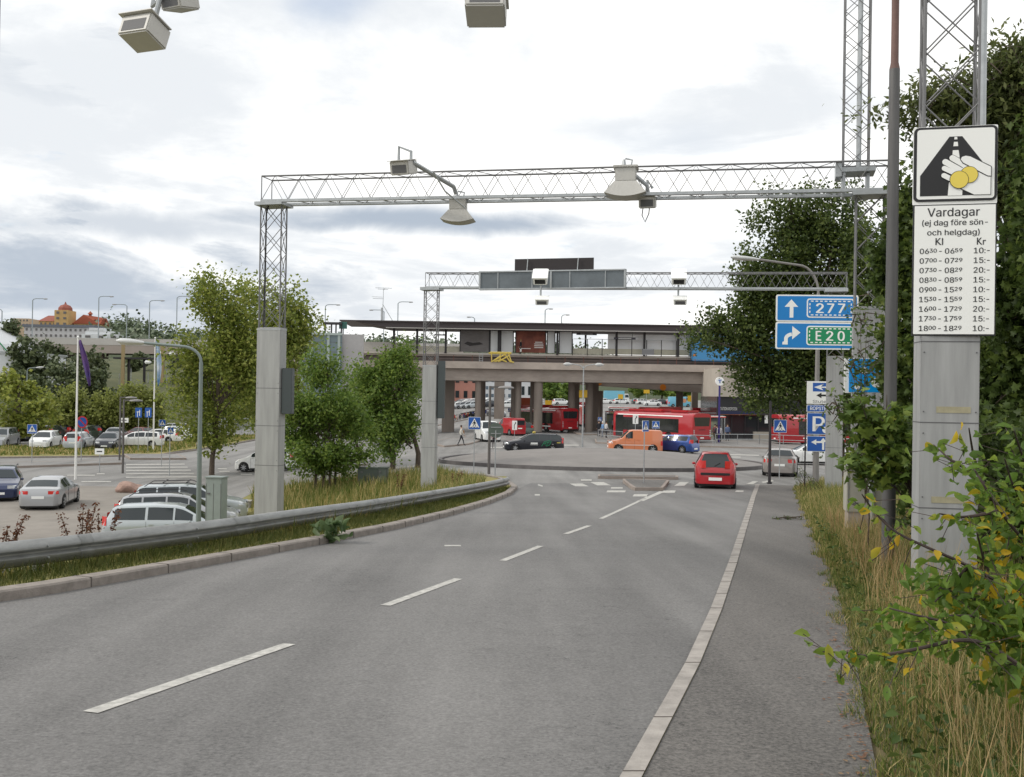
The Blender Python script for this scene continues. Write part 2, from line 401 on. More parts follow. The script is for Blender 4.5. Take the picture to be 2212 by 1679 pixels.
# right kerb (flush granite) and footway edge, read off the photograph
RK = [hit(px, py, fr) for px, py in [(1345, 1679), (1412, 1560), (1480, 1440), (1535, 1320), (1573, 1220), (1600, 1140), (1622, 1075), (1632, 1048)]]
WK = [hit(px, py, fr) for px, py in [(1392, 1679), (1452, 1560), (1512, 1440), (1560, 1320), (1592, 1220), (1614, 1140), (1632, 1075), (1641, 1048)]]
WE = [hit(px, py, fr) for px, py in [(1895, 1679), (1872, 1560), (1850, 1440), (1812, 1290), (1775, 1190), (1742, 1110), (1718, 1050)]]
def back(P, y=-20):
    d = (P[1] - P[0]); d = d / d.y; return [Vector((P[0].x + d.x * (y - P[0].y), y, 0))] + list(P)
RKb, WKb, WEb = back(RK), back(WK), back(WE)
LKb = [Vector((x, y, 0)) for x, y in zip(kx2, ky2)]
def P2(L_): return [(p.x, p.y) for p in L_]
drape('road', P2(LKb) + [(0.9, 42.5), (11.6, 43.5)] + P2(RKb)[::-1], M_road, 0, .9)
plaza = [(-80, 14), (-16, 14), (-13.5, 33), (-12, 49), (-6.5, 51), (-1.8, 47), (LK[-1].x, LK[-1].y), (.9, 42.4), (11.6, 43.4), (12.6, 43.6), (20, 46.5), (60, 50), (60, 135), (-80, 135)]
drape('roundabout_road', plaza, M_plaza, -.012, 1.6)
drape('gravel_lot', [(-48, 20), (-17.5, 20), (-15, 33), (-13.6, 44), (-20, 55), (-48, 56)], mat('sandy_lot', (.24, .218, .192), .9, var=.16, vscale=.6, bump=.5, bscale=14), .004, 1.2)
far_lot = [(-40, 135), (60, 135), (70, 190), (110, 400), (-60, 400)]
drape('far_parking_lot', far_lot, M_plaza, .0, 5)
drape('sidewalk', P2(WKb) + P2(WEb)[::-1], M_walk, .02, .9)
kb = MB(); kb.add(*drape_data(P2(RKb) + P2(WKb)[::-1], .03, .6)); kb.build('kerb', M_kerbflat, smooth=True)['kind'] = 'structure'

def densify(pts, step=.6, z=0.0, fn=None):
    out = []; pts = [Vector((p[0], p[1], 0)) for p in pts]
    for a, b in zip(pts[:-1], pts[1:]):
        k = max(1, int((b - a).length / step))
        for j in range(k): out.append(a.lerp(b, j / k))
    out.append(pts[-1]); return [Vector((p.x, p.y, (fn or gz)(p.x, p.y) + z)) for p in out]
def smooth_path(pts, it=2):
    for _ in range(it):
        q = [pts[0]]
        for a, b in zip(pts[:-1], pts[1:]): q += [a.lerp(b, .25), a.lerp(b, .75)]
        q.append(pts[-1]); pts = q
    return pts
def kerb(pts, w=.16, h=.12, name='kerb', mt=None, closed=False):
    P = densify(pts, .8)
    if closed: P = P + [P[0], P[1]]
    o = MB().sweep([(0, -.15), (0, h - .02), (.02, h), (w, h), (w, -.15)], P).build(name, mt or M_kerb, smooth=True); o['kind'] = 'structure'; return o
kj = MB(); acc = 0
for Pp, w0, w1, zz_ in ((densify(P2(LKb), .25), -.006, .226, .112), ):
    for i in range(8, len(Pp) - 1, 5):
        d = (Pp[i + 1] - Pp[i]).normalized(); n = Vector((-d.y, d.x, 0)); a_ = math.atan2(d.y, d.x); kj.box(Pp[i] + n * (w0 + w1) / 2 + Vector((0, 0, zz_ / 2)), (.012, w1 - w0, zz_ + .004), a_)
for i in range(0, len(RKb) - 1):
    a, b = RKb[i], RKb[i + 1]; c, e = WKb[i], WKb[i + 1]
    if a.y < 1: continue
    k = max(1, int((b - a).length / 1.0))
    for j in range(k):
        p = a.lerp(b, j / k); q = c.lerp(e, j / k); p = G(p.x, p.y, .031); q = G(q.x, q.y, .031); v = q - p
        kj.box((p + q) / 2, (v.length, .007, .005), math.atan2(v.y, v.x))
kj.build('kerb_joint', mat('joint_dark', (.11, .095, .085), .9))['kind'] = 'structure'
tail_k = [Vector(p + (0,)) for p in px_poly([(1108, 1048), (1085, 1036), (1040, 1028), (960, 1026)])]
kerb(P2(LKb + tail_k), .22, .11)

# --- painted markings (one sheet per kind)
def quad_px(bm, pts, h=.005): bm.add(*drape_data(px_poly(pts), h, .6))
mk = MB()
for (xa, ya, xb, yb, w) in [(195, 1540, 625, 1392, 22), (832, 1309, 990, 1251, 10), (1086, 1212, 1168, 1180, 7), (1222, 1154, 1273, 1136, 5.5), (1298, 1121, 1400, 1073, 6.5)]:
    a = gp(xa, ya); b = gp(xb, yb); d = (b - a); d.z = 0; d.normalize(); n = Vector((-d.y, d.x, 0)) * .056
    mk.add(*drape_data([(a - n).xy[:], (b - n).xy[:], (b + n).xy[:], (a + n).xy[:]], .005, .5))
for q in [[(1375, 1083), (1390, 1083), (1437, 1062), (1424, 1062)],
          [(1230, 1045), (1258, 1045), (1272, 1051), (1243, 1051)], [(1275, 1042), (1304, 1042), (1320, 1049), (1290, 1049)],
          [(1456, 1050), (1468, 1042), (1488, 1042), (1478, 1050)], [(1320, 1053), (1345, 1053), (1345, 1056), (1320, 1056)],
          [(1312, 1060), (1352, 1060), (1350, 1064), (1310, 1064)], [(1433, 1060), (1460, 1060), (1457, 1065), (1430, 1065)],
          [(1370, 1068), (1400, 1068), (1396, 1073), (1366, 1073)], [(1255, 1036), (1278, 1036), (1278, 1039), (1255, 1039)],
          [(1155, 1068), (1166, 1068), (1166, 1071), (1155, 1071)], [(1162, 1046), (1172, 1049), (1172, 1052), (1162, 1049)],
          [(1612, 1046), (1626, 1040), (1638, 1040), (1626, 1047)], [(1590, 1060), (1606, 1060), (1606, 1063), (1588, 1063)], [(1645, 1041), (1668, 1037), (1672, 1040), (1648, 1044)],
          [(960, 1178), (995, 1178), (996, 1181), (960, 1181)]]:
    quad_px(mk, q)
# crossing and lane lines on the left street
for y0 in (1003, 1009.5, 1016, 1023, 1030.5): quad_px(mk, [(272, y0), (398 + (y0 - 1003), y0 - 1), (400 + (y0 - 1003), y0 + 1), (272, y0 + 2)])
for (x0, x1, y0) in [(145, 205, 1026), (100, 122, 1030), (209, 226, 1023), (176, 240, 1040), (470, 490, 1012), (474, 496, 1018), (520, 545, 1024), (1060, 1120, 966), (1150, 1250, 961)]:
    quad_px(mk, [(x0, y0), (x1, y0), (x1, y0 + 2), (x0, y0 + 2)])
for (x0, x1, y0) in [(1500, 1600, 985), (1560, 1640, 981)]: quad_px(mk, [(x0, y0), (x1, y0 + 2), (x1, y0 + 4), (x0, y0 + 2)])
mk.build('road_marking', M_paint, smooth=True)['kind'] = 'structure'

# --- roundabout island (cobbled dome), splitter islands, left islands, verge sheets
RC = (gp(1292, 1016).x + .3, 0); ry0 = gp(1292, 1017).y
RR = 10.2; RC = (RC[0] * 1.14, ry0 + RR)
def dome(x, y):
    r = math.hypot(x - RC[0], y - RC[1]) / RR
    return gz(x, y) + .13 + .78 * max(0, 1 - r * r)
circ = [(RC[0] + RR * math.cos(t), RC[1] + RR * math.sin(t)) for t in np.linspace(0, 2 * math.pi, 64, endpoint=False)]
vs, fs = drape_data(circ, 0, .8, dome)
mcob = mat('cobbles', (.215, .20, .19), .9, var=.12, vscale=.7, bump=.8, bscale=9)
MB().add(vs, fs).build('roundabout_island', mcob, smooth=True)['kind'] = 'structure'
kerb([(RC[0] + (RR + .14) * math.cos(t), RC[1] + (RR + .14) * math.sin(t)) for t in np.linspace(0, 2 * math.pi, 64)][::-1], .2, .2, mt=mat('kerb_dark', (.13, .12, .12), .8, var=.2))
def island(pxs, h=.13, mt=None, name='traffic_island'):
    poly = px_poly(pxs); drape(name, poly, mt or M_walk, h - .01, .8)
    ar = sum(a[0] * b[1] - b[0] * a[1] for a, b in zip(poly, poly[1:] + poly[:1]))
    poly2 = poly if ar < 0 else poly[::-1]
    kerb(poly2 + [poly2[0]], .14, h, mt=mat('kerb_rosy', (.28, .235, .205), .8, var=.15))
island([(1350, 1041), (1375, 1060), (1425, 1060), (1439, 1043)])
island([(1297, 1031), (1297, 1034), (1459, 1036), (1459, 1033)])
island([(540, 1003), (552, 997), (790, 1000), (790, 1006), (560, 1008)], mt=M_plaza)
island([(0, 1003), (0, 1012), (262, 1003), (262, 997)], mt=M_plaza)
island([(285, 993), (270, 984), (380, 984), (400, 993)], mt=M_plaza)
island([(930, 957), (975, 949), (1040, 952), (1010, 961), (960, 966)], mt=M_plaza)
island([(1288, 951), (1345, 946), (1740, 962), (1742, 972), (1480, 965), (1290, 958)], mt=M_plaza)
island([(1238, 935), (1320, 920), (1365, 936), (1355, 940), (1260, 940)], mt=M_plaza)
island([(925, 910), (1045, 893), (1060, 897), (935, 922)], mt=M_plaza)
for P in ([(0, 988), (200, 986), (345, 982), (405, 972), (440, 955), (350, 950), (300, 966), (0, 964)], [(400, 974), (470, 965), (560, 948), (560, 940), (430, 945), (395, 962)]):
    drape('grass_verge', px_poly(P), M_grassg, .06 + .02 * (P[0][0] > 300), 1.5)
kerb(px_poly([(0, 990), (200, 988), (345, 984), (405, 976), (470, 967), (560, 950)]), .15, .12)
# sheet of grass behind the rail and between the rail and the kerb, and the right verge
lv = [(p.x - .2, p.y) for p in LKb] + [(-.2, 46.5), (-1.9, 47.2), (-6.5, 51.2), (-12.1, 49.2), (-13.6, 33), (-16.1, 14), (-22, -20)]
drape('grass_verge', lv, M_grassg, .05, .8)
rv = P2(WEb) + [(16, 45), (24, 46), (24, -20)]
drape('grass_verge', rv, mat('verge_soil', (.10, .085, .035), .95, vscale=1.5, col2=(.16, .125, .06), bump=.6, bscale=12), .0, .9)


# ------------------------------------------------------------------ flat graphics and lettering
def rrect(x0, z0, x1, z1, r, n=4):
    out = []
    for cx, cz, a0 in ((x1 - r, z1 - r, 0), (x0 + r, z1 - r, 90), (x0 + r, z0 + r, 180), (x1 - r, z0 + r, 270)):
        for k in range(n + 1):
            a = R(a0 + 90 * k / n); out.append((cx + r * math.cos(a), cz + r * math.sin(a)))
    return out
def disc(x, z, r, n=28): return [(x + r * math.cos(2 * math.pi * k / n), z + r * math.sin(2 * math.pi * k / n)) for k in range(n)]
def capsule(x0, z0, x1, z1, r, n=8):
    a = math.atan2(z1 - z0, x1 - x0)
    return [(x1 + r * math.cos(a - math.pi / 2 + math.pi * k / n), z1 + r * math.sin(a - math.pi / 2 + math.pi * k / n)) for k in range(n + 1)] + \
           [(x0 + r * math.cos(a + math.pi / 2 + math.pi * k / n), z0 + r * math.sin(a + math.pi / 2 + math.pi * k / n)) for k in range(n + 1)]
def lay(k, t=.0025): return -(k * t), -((k - 1) * t) if k > 0 else .02
def shape(name, polys, mt, k, parent, t=.0025):
    mb = MB()
    for p in polys: mb.prism(p, -k * t, -(k - 1) * t - .0003)
    return mb.build(name, mt, parent)
_fc = {}
FONT = None
try:
    import os
    FONT = bpy.data.fonts.load(os.path.join(bpy.utils.resource_path('LOCAL'), 'datafiles', 'fonts', 'Inter.woff2'))
except Exception: FONT = None
def text_mesh(s):
    if s in _fc: return _fc[s]
    cu = bpy.data.curves.new('t', 'FONT'); cu.body = s; cu.size = 1; cu.resolution_u = 3
    if FONT and 'K' not in s: cu.font = FONT
    o = bpy.data.objects.new('t', cu); COL.objects.link(o)
    dg = bpy.context.evaluated_depsgraph_get(); dg.update(); me = bpy.data.meshes.new_from_object(o.evaluated_get(dg))
    vs = np.array([v.co[:] for v in me.vertices]); fs = [tuple(p.vertices) for p in me.polygons]
    bpy.data.objects.remove(o); bpy.data.meshes.remove(me); _fc[s] = (vs, fs); return vs, fs
_h = text_mesh('H')[0]; CAPH = _h[:, 1].max() - _h[:, 1].min()
def letter(mb, s, x0, z0, cap, x1=None, k=1, t=.0025):
    vs, fs = text_mesh(s); sc = cap / CAPH; a, b = vs[:, 0].min(), vs[:, 0].max()
    sxx = (x1 - x0) / (b - a) if x1 is not None else sc
    mb.add([(x0 + (v[0] - a) * sxx, -k * t, z0 + v[1] * sc) for v in vs], fs)
def board(name, w, h, mt, parent, r=.03, back=None):
    return MB().prism(rrect(-w / 2, 0, w / 2, h, r), 0, .02).build(name, mt, parent)

# ------------------------------------------------------------------ guard rail
rp = [hit(px, py, gz, .45) for px, py in [(0, 1172), (140, 1158), (300, 1141), (475, 1122), (640, 1100), (800, 1080), (930, 1060), (1020, 1046), (1075, 1036), (1097, 1031)]]
rp = [rp[0] - (rp[1] - rp[0]).normalized() * 9] + rp
rp = smooth_path([Vector((p.x, p.y, 0)) for p in rp], 2)
rail = thing('guard_rail', 'long galvanised W-profile crash barrier along the left kerb of the road', 'guard rail', G(rp[6].x, rp[6].y))
RP = [Vector((p.x, p.y, float(zr(p.y)) + .45)) - rail.location for p in densify(rp, .5)]
pw = [(0, 0), (-.03, -.01), (-.045, -.035), (-.08, -.075), (-.08, -.11), (-.03, -.145), (-.03, -.165), (-.08, -.20), (-.08, -.235), (-.045, -.275), (-.03, -.30), (0, -.31),
      (.01, -.31), (.0, -.30), (-.03, -.27), (-.065, -.235), (-.065, -.20), (-.02, -.165), (-.02, -.145), (-.065, -.11), (-.065, -.075), (-.03, -.04), (-.02, -.02), (.01, -.01)]
MB().sweep(pw, RP).build('beam', M_rail, rail, smooth=True, sharp=50)
for i in range(3, len(RP) - 2, 8): MB().sweep([(a - .004, b + .001) for a, b in pw[:12]], [RP[i], RP[i] + (RP[i + 1] - RP[i]) * .7], closed=False).build('splice', mat('rail_splice', (.25, .255, .25), .5, .55, var=.2, vscale=6), rail, smooth=True, sharp=50)
for i in range(1, len(RP) - 1, 8):
    p = RP[i]; d = (RP[i + 1] - RP[i - 1]).normalized(); n = Vector((-d.y, d.x, 0))
    MB().box(p + n * .06 + Vector((0, 0, -.55)), (.06, .1, 1.05), math.atan2(d.y, d.x)).build('post', M_galv, rail)
    b = MB()
    for q in (-.09, -.22): b.cyl(p - n * .085 + Vector((0, 0, q)) + d * .02, p - n * .1 + Vector((0, 0, q)) + d * .02, .014, n=8)
    b.build('bolt', M_galv, rail)

# ------------------------------------------------------------------ toll gantries
TH = R(-15)
Rz = Matrix.Rotation(TH, 3, 'Z')
def truss_box(mb, p0, p1, a, b, n, r=.018, rb=.008, faces=(1, 1, 1, 1), phase=0):
    """four chords from p0 to p1, section spanned by vectors a and b"""
    p0, p1 = Vector(p0), Vector(p1); c = [(-.5, -.5), (.5, -.5), (.5, .5), (-.5, .5)]
    C = [a * i + b * j for i, j in c]
    for k in range(4): mb.tube([p0 + C[k], p1 + C[k]], r, 6)
    for e in (p0, p1):
        for k in range(4): mb.tube([e + C[k], e + C[(k + 1) % 4]], rb * 1.4, 5)
    for k in range(4):
        if not faces[k]: continue
        A, B = C[k], C[(k + 1) % 4]
        for i in range(n):
            q0, q1 = p0.lerp(p1, i / n), p0.lerp(p1, (i + 1) / n); qm = (q0 + q1) / 2
            if phase == 2: pass
            elif k % 2 == phase: mb.tube([q0 + A, qm + B, q1 + A], rb, 5)
            else: mb.tube([q0 + B, qm + A, q1 + B], rb, 5)
            if phase == 2: mb.tube([q0 + A, q1 + B], rb, 5); mb.tube([q0 + B, q1 + A], rb, 5)
def pillar(parent, c, top, w=.62, d=.32, base=None):
    zb = gz(c.x, c.y) - .3 - parent.location.z if base is None else base
    loc = Vector((c.x, c.y, 0)) - Vector((parent.location.x, parent.location.y, 0))
    h = top - zb
    o = MB().box((0, 0, h / 2), (w, d, h)).build('pillar', M_pillar, parent, bevel=.006); o.location = (loc.x, loc.y, zb); o.rotation_euler = (0, 0, TH)
    s = MB(); zz = [h - 1.45, h - 2.35, h - 3.3]
    for z in zz: s.box((0, 0, z), (w + .005, d + .005, .012))
    s.build('panel_seam', M_seam, o)
    b = MB()
    for z in [.25] + [q + e for q in zz for e in (-.12, .12)]:
        for x in (-1, 1): b.cyl((x * (w / 2 - .035), -d / 2 - .006, z), (x * (w / 2 - .035), -d / 2, z), .009, n=6)
    b.build('bolts', M_seam, o)
    MB().box((0, 0, h - .04), (w + .012, d + .012, .03)).build('rim_plate', M_galv, o)
    return o
def column(parent, c, z0, z1, w=.60, d=.32, n=6, name='lattice_column'):
    mb = MB(); A = Rz @ Vector((w - .05, 0, 0)); B = Rz @ Vector((0, d - .05, 0))
    l = Vector((c.x - parent.location.x, c.y - parent.location.y, 0))
    truss_box(mb, l + Vector((0, 0, z0)), l + Vector((0, 0, z1)), A, B, n, .02, .009, phase=2)
    return mb.build(name, M_lat, parent, smooth=True)

def cam_box(label, p, w, h, d, tilt, yaw, arm=None, group='toll cameras on the gantries', gdark=False, cable=False, size2=None, hm=None):
    t = thing('toll_camera', label, 'camera', p, yaw, group)
    Mx = Matrix.Rotation(tilt, 3, 'X')
    o = MB().box((0, 0, 0), (w, d, h), mx=Mx).build('housing', hm or M_camgrey, t, bevel=.02)
    MB().add([Mx @ Vector(v) for v in [(-w * .38, -d / 2 - .004, -h * .36), (w * .38, -d / 2 - .004, -h * .36), (w * .38, -d / 2 - .004, h * .2), (-w * .38, -d / 2 - .004, h * .2)]], [(0, 1, 2, 3)]).build('front_glass', M_black if not gdark else M_seam, t)
    MB().add([Mx @ Vector(v) for v in [(-w * .56, -d * .62, h * .54), (w * .56, -d * .62, h * .54), (w * .56, d * .4, h * .54), (-w * .56, d * .4, h * .54), (-w * .56, -d * .62, h * .49), (w * .56, -d * .62, h * .49), (w * .56, d * .4, h * .49), (-w * .56, d * .4, h * .49)]],
             [(0, 1, 2, 3), (7, 6, 5, 4), (0, 4, 5, 1), (1, 5, 6, 2), (2, 6, 7, 3), (3, 7, 4, 0)]).build('sun_hood', hm or M_camgrey, t)
    if arm: MB().tube([Vector(a) for a in arm], .035, 8).build('bracket', M_galv, t, smooth=True)
    if cable: MB().tube([(-.1, 0, -h / 2), (-.12, 0, -h / 2 - .15), (-.05, 0, -h / 2 - .3), (.03, 0, -h / 2 - .12), (.04, 0, -h / 2)], .012, 6).build('cable', M_black, t, smooth=True)
    return t
def cam_flare(label, p, w, yaw, hasarm=None):
    t = thing('toll_camera', label, 'camera', p, yaw, 'toll cameras on the gantries')
    MB().box((0, 0, .12 * w), (w * .62, w * .5, w * .42)).build('housing', M_camgrey, t, bevel=.015)
    MB().box((0, 0, .35 * w), (w * .74, w * .6, .05)).build('lid', M_camgrey, t, bevel=.01)
    mb = MB()
    for s, y in ((1, -.26), (.92, .26)):
        pass
    n = 8; vs = []; 
    for k in range(n + 1):
        a = -1 + 2 * k / n
        for zt, fx, y in ((-.09, .33, -.26), (-.45 - .12 * (1 - a * a), .62, -.42), (-.45 - .12 * (1 - a * a), .62, .42), (-.09, .33, .26)):
            vs.append((a * fx * w, y * w, zt * w))
    fs = [(k * 4 + j, k * 4 + (j + 1) % 4, k * 4 + 4 + (j + 1) % 4, k * 4 + 4 + j) for k in range(n) for j in range(4)] + [(3, 2, 1, 0), (n * 4, n * 4 + 1, n * 4 + 2, n * 4 + 3)]
    mb.add(vs, fs); mb.build('flared_hood', M_camgrey, t)
    b = MB(); b.cyl((-.05, .05, .36 * w), (-.05, .05, .62 * w), .06, .03); b.tube([(.1, .05, .36 * w), (.13, .05, .6 * w), (-.02, .05, .65 * w)], .02, 6); b.build('mounting', M_galv, t, smooth=True)
    if hasarm: MB().tube(hasarm, .045, 8).build('bracket', M_galv, t, smooth=True)
    return t

# gantry B (middle)
B0 = at(592, 437, 24.0); B1 = at(1880, 414, 20.5)
gb = thing('toll_gantry', 'middle toll gantry across the road, its left grey box leg behind the crash barrier', 'gantry', G(B0.x, B0.y), 0, 'toll gantries over the road')
gl = gb.location.copy()
zt = at(585, 709, 24).z - gl.z
pillar(gb, B0, zt); column(gb, B0, zt, B0.z - gl.z - .06, n=5)
pillar(gb, B1, at(1880, 664, 20.5).z - gl.z, base=gz(B1.x, B1.y) - gl.z - .3); column(gb, B1, at(1880, 664, 20.5).z - gl.z, B1.z - gl.z - .06, n=4)
def beam(parent, P, Q, h, w, n, name='beam', r=.02, rb=.009, over=.2):
    gl = parent.location; d = (Q - P).normalized(); P = P - d * over; Q = Q + d * over * 1.8
    mb = MB(); side = Vector((-d.y, d.x, 0)).normalized() * w; up = Vector((0, 0, h))
    off = Vector((0, 0, h / 2)) - gl
    truss_box(mb, P + off, Q + off, side, up, n, r, rb, phase=0)
    o = mb.build(name, M_lat, parent, smooth=True)
    f = MB(); a = P - gl + Vector((0, 0, -.02)); b = Q - gl + Vector((0, 0, -.02))
    for s in (-.5, .5): f.sweep([(-.05, -.03), (.05, -.03), (.05, .035), (-.05, .035)], [a + side * s, b + side * s])
    f.build('bottom_flange', M_galv, parent)
    return o
beam(gb, B0, B1, .58, .5, 20)
for P in (B0, B1):
    q = P - gl; MB().box((q.x, q.y, q.z - .07), (.72, .6, .08), TH).build('cap_plate', M_galv, gb)
q = B0 - gl
MB().tube([(q.x - .1, q.y - .05, q.z), (q.x - .16, q.y - .08, q.z - .3), (q.x - .18, q.y - .08, zt)], .022, 6).build('cable', M_black, gb, smooth=True)
MB().box((0, 0, 0), (.24, .3, 1.1)).build('cabinet', mat('cabinet_dark', (.07, .085, .09), .5), gb, bevel=.01, loc=(q.x + .42, q.y - .02, at(620, 845, 24).z - gl.z))
# mast standing on the right end of gantry B
MP = at(1848, 372, 20.7)
mt_ = thing('lattice_mast', 'tall square lattice mast standing on a bracket above the right end of the middle gantry', 'mast', MP)
mb = MB(); truss_box(mb, (0, 0, .05), (0, 0, 7.5), Rz @ Vector((.5, 0, 0)), Rz @ Vector((0, .34, 0)), 16, .018, .008, phase=2); mb.build('lattice', M_lat, mt_, smooth=True)
MB().cyl((0.02, -.12, .05), (0.02, -.12, 7.5), .055).build('pipe', M_galv, mt_, smooth=True)
MB().box((0, 0, 0), (.75, .6, .09), TH).box((-.36, 0, .0), (.12, .5, .3), TH).build('base_plate', M_galv, mt_)
b = MB()
for s in (-.25, .25): b.box((s, 0, -.3), (.06, .4, .5), TH)
b.build('bracket', M_galv, mt_)

# gantry A (nearest: only its right leg is in the picture; the beam passes above the frame)
A0 = at(2046, 900, 11.2); A0.z = gz(A0.x, A0.y)
ga = thing('toll_gantry', 'nearest toll gantry, its grey box pillar and lattice column carrying the white price board', 'gantry', A0, 0, 'toll gantries over the road')
# near pillar footprint (wider, front 118 px)
pA = at(2042, 900, 11.2)
def pillarA():
    zt = 2.1 - A0.z + 1.6
    o = pillar(ga, pA, zt, .62, .34); o.rotation_euler.z = R(-9); return zt
ztA = pillarA()
column(ga, pA, ztA, 7.9 - A0.z, .62, .34, n=7)
Aq = A0 + (B0 - B1) * .98; Aq = Vector((Aq.x, Aq.y, gz(Aq.x, Aq.y)))
beam(ga, Vector((Aq.x, Aq.y, 7.9)), Vector((A0.x, A0.y, 7.9)), .58, .5, 20)
pillar(ga, Aq, 2.6 - A0.z); column(ga, Aq, 2.6 - A0.z, 7.9 - A0.z, n=7)
ql = pA - A0
rvz = at(2042, 885, 11.2).z - A0.z
q = pA - A0; MB().cyl((q.x + .27, q.y - .2, 4.2), (q.x + .27, q.y - .2, 7.9 - A0.z), .045, n=10).build('pipe', M_galv, ga, smooth=True)
for z_, w_, x_ in ((rvz, .36, .04), (rvz - 1.0, .4, .02)):
    o = MB().box((0, 0, 0), (w_, .003, .07)).build('tape_residue', mat('tape_faded', (.36, .33, .22), .7, var=.2, vscale=8), ga); o.rotation_euler = (0, 0, R(-9)); o.location = Vector((q.x, q.y, z_)) + Matrix.Rotation(R(-9), 3, 'Z') @ Vector((x_, -.173, 0))

# gantry C (far)
C0 = at(933, 621, 40.0); C1 = at(1806, 624, 36.0)
gc = thing('toll_gantry', 'far toll gantry with electronic message panels on its beam, before the roundabout', 'gantry', G(C0.x, C0.y), 0, 'toll gantries over the road')
gl = gc.location.copy()
zc_ = at(930, 789, 40).z - gl.z
pillar(gc, C0, zc_, .58, .3); column(gc, C0, zc_, C0.z - gl.z - .06, .6, .3, n=6)
zc1 = at(1803, 770, 36).z - gl.z
pillar(gc, C1, zc1, .58, .3, base=gz(C1.x, C1.y) - gl.z - .3); column(gc, C1, zc1, C1.z - gl.z - .06, .6, .3, n=4)
beam(gc, C0, C1, .56, .45, 26)
for P in (C0, C1):
    q = P - gl; MB().box((q.x, q.y, q.z - .07), (.8, .6, .12), TH).build('cap_plate', M_galv, gc)
q = C0 - gl; MB().box((0, 0, 0), (.28, .3, 2.3)).build('cabinet', MATS['cabinet_dark'], gc, bevel=.01, loc=(q.x + .45, q.y + .0, at(953, 842, 40).z - gl.z))
# message panels on C
def between(P, Q, px):
    lo, hi = 0.0, 1.0
    for _ in range(30):
        mdl = (lo + hi) / 2; p = P.lerp(Q, mdl) - CAM; xx = 1106 + F * p.dot(right) / p.dot(fwd)
        if xx < px: lo = mdl
        else: hi = mdl
    return P.lerp(Q, lo)
mp_ = thing('message_sign', 'grey framed back of the electronic lane panels hung on the far gantry beam', 'sign panel', between(C0, C1, 1195), TH)
wpan = (between(C0, C1, 1350) - between(C0, C1, 1040)).length
mgp = mat('panel_back', (.13, .15, .165), .45, .3, var=.25, vscale=1.2)
for s in (-1, 1):
    MB().box((s * wpan * .25 , -.33, .27), (wpan * .485, .16, .62)).build('panel', mgp, mp_)
f = MB()
for s in (-.5, 0, .5): f.box((s * wpan, -.34, .27), (.07, .22, .70))
for z in (-.07, .61): f.box((0, -.34, z), (wpan + .07, .24, .05))
for s in (-.37, -.13, .13, .37): f.box((s * wpan, -.425, .27), (.03, .03, .62))
f.build('frame', M_galv, mp_)
dp = between(C0, C1, 1197); dp = Vector((dp.x, dp.y, at(1197, 566, 37.5).z))
ds_ = thing('billboard_panel', 'dark rectangular panel seen from behind above the far gantry', 'panel', dp, TH)
MB().box((0, -.1, 0), (3.13, .06, .56)).build('panel', mat('panel_dark', (.022, .017, .018), .6), ds_)
for s in (-1.0, 1.0):
    MB().tube([(s - .02, -.2, .28), (s - .06, -.2, -.3), (s - .1, -.1, -.42)], .02, 6).build('strut', M_galv, ds_)
    MB().box((s - .08, -.1, -.36), (.22, .3, .16)).build('clamp', M_galv, ds_)
# toll cameras
for px, txt in ((1168, 'white toll camera on the far gantry, over the message panels'), (1466, 'white toll camera on the far gantry, right of the message panels')):
    p = at(px, 598, 37.3)
    cam_box(txt, p, .52, .34, .62, R(40), TH + R(8), arm=[(0, .1, 0), (0, .1, -.75)], gdark=False, hm=M_white)
for px, txt in ((1171, 'lower white lamp box hanging under the far gantry camera by the message panels'), (1469, 'lower white lamp box hanging under the far gantry camera on the right')):
    p = at(px, 649, 37.3)
    cam_box(txt, p, .48, .24, .36, R(30), TH + R(8), gdark=True, hm=M_white, group='flash units under the far gantry')
p = at(990, 450, 23.0); cam_flare('flared grey toll camera hanging under the middle gantry beam at the end of a boom', p, .62, TH + R(10))
p = at(1352, 388, 21.6); cam_flare('large flared grey toll camera standing before the middle gantry beam', p, .72, TH + R(5), [(.2, .1, .1), (.45, .2, -.1), (.48, .3, -.3)])
p = at(1399, 437, 21.9); cam_box('small grey flash box with a cable loop hanging under the middle gantry', p, .36, .27, .3, R(10), TH, arm=[(-.05, .1, .1), (-.02, .1, .5), (.08, .2, .35)], gdark=True, cable=True)
p = at(872, 362, 21.2); t = cam_box('grey toll camera held out on a long boom above the middle gantry', p, .44, .3, .45, R(15), TH + R(-5), cable=False, gdark=True)
b = MB(); b.tube([(-.12, 0, .1), (-.12, 0, .45), (.17, 0, .33), (.17, 0, .0)], .035, 6); b.build('yoke', M_galv, t, smooth=True)
e = at(985, 418, 22.8) - p; e.rotate(Matrix.Rotation(-t.rotation_euler.z, 3, 'Z'))
MB().tube([(.2, 0, .1), Vector((.2, 0, .1)).lerp(e + Vector((0, 0, .12)), .94), e], .05, 8).build('boom', M_galv, t, smooth=True)
MB().tube([(.6, .2, -.08), (.75, .5, -.45), (1.05, .9, -.75)], .018, 6).build('cable', M_galv, t, smooth=True)
p = at(312, 72, 13.5); t = cam_box('grey toll camera hanging on an arm at the top left of the picture', p, .50, .30, .42, R(-20), TH + R(-6), arm=[(.05, .1, .1), (.2, .1, .6), (.25, .3, 1.3)], gdark=True)
p = at(388, 2, 13.7); t = cam_box('grey toll camera cut by the top edge, behind the one at top left', p, .36, .25, .4, R(15), TH + R(-10), gdark=True)
MB().tube([(-.1, -.1, .1), (-.4, -.1, -.05), (-.45, 0, .3)], .03, 6).build('bracket', M_galv, t, smooth=True)
p = at(1050, 18, 12.6); t = cam_box('grey toll camera hanging at the top centre of the picture', p, .5, .28, .42, R(-22), TH + R(12), arm=[(0, .1, .1), (0, .1, 1.0)], gdark=True)

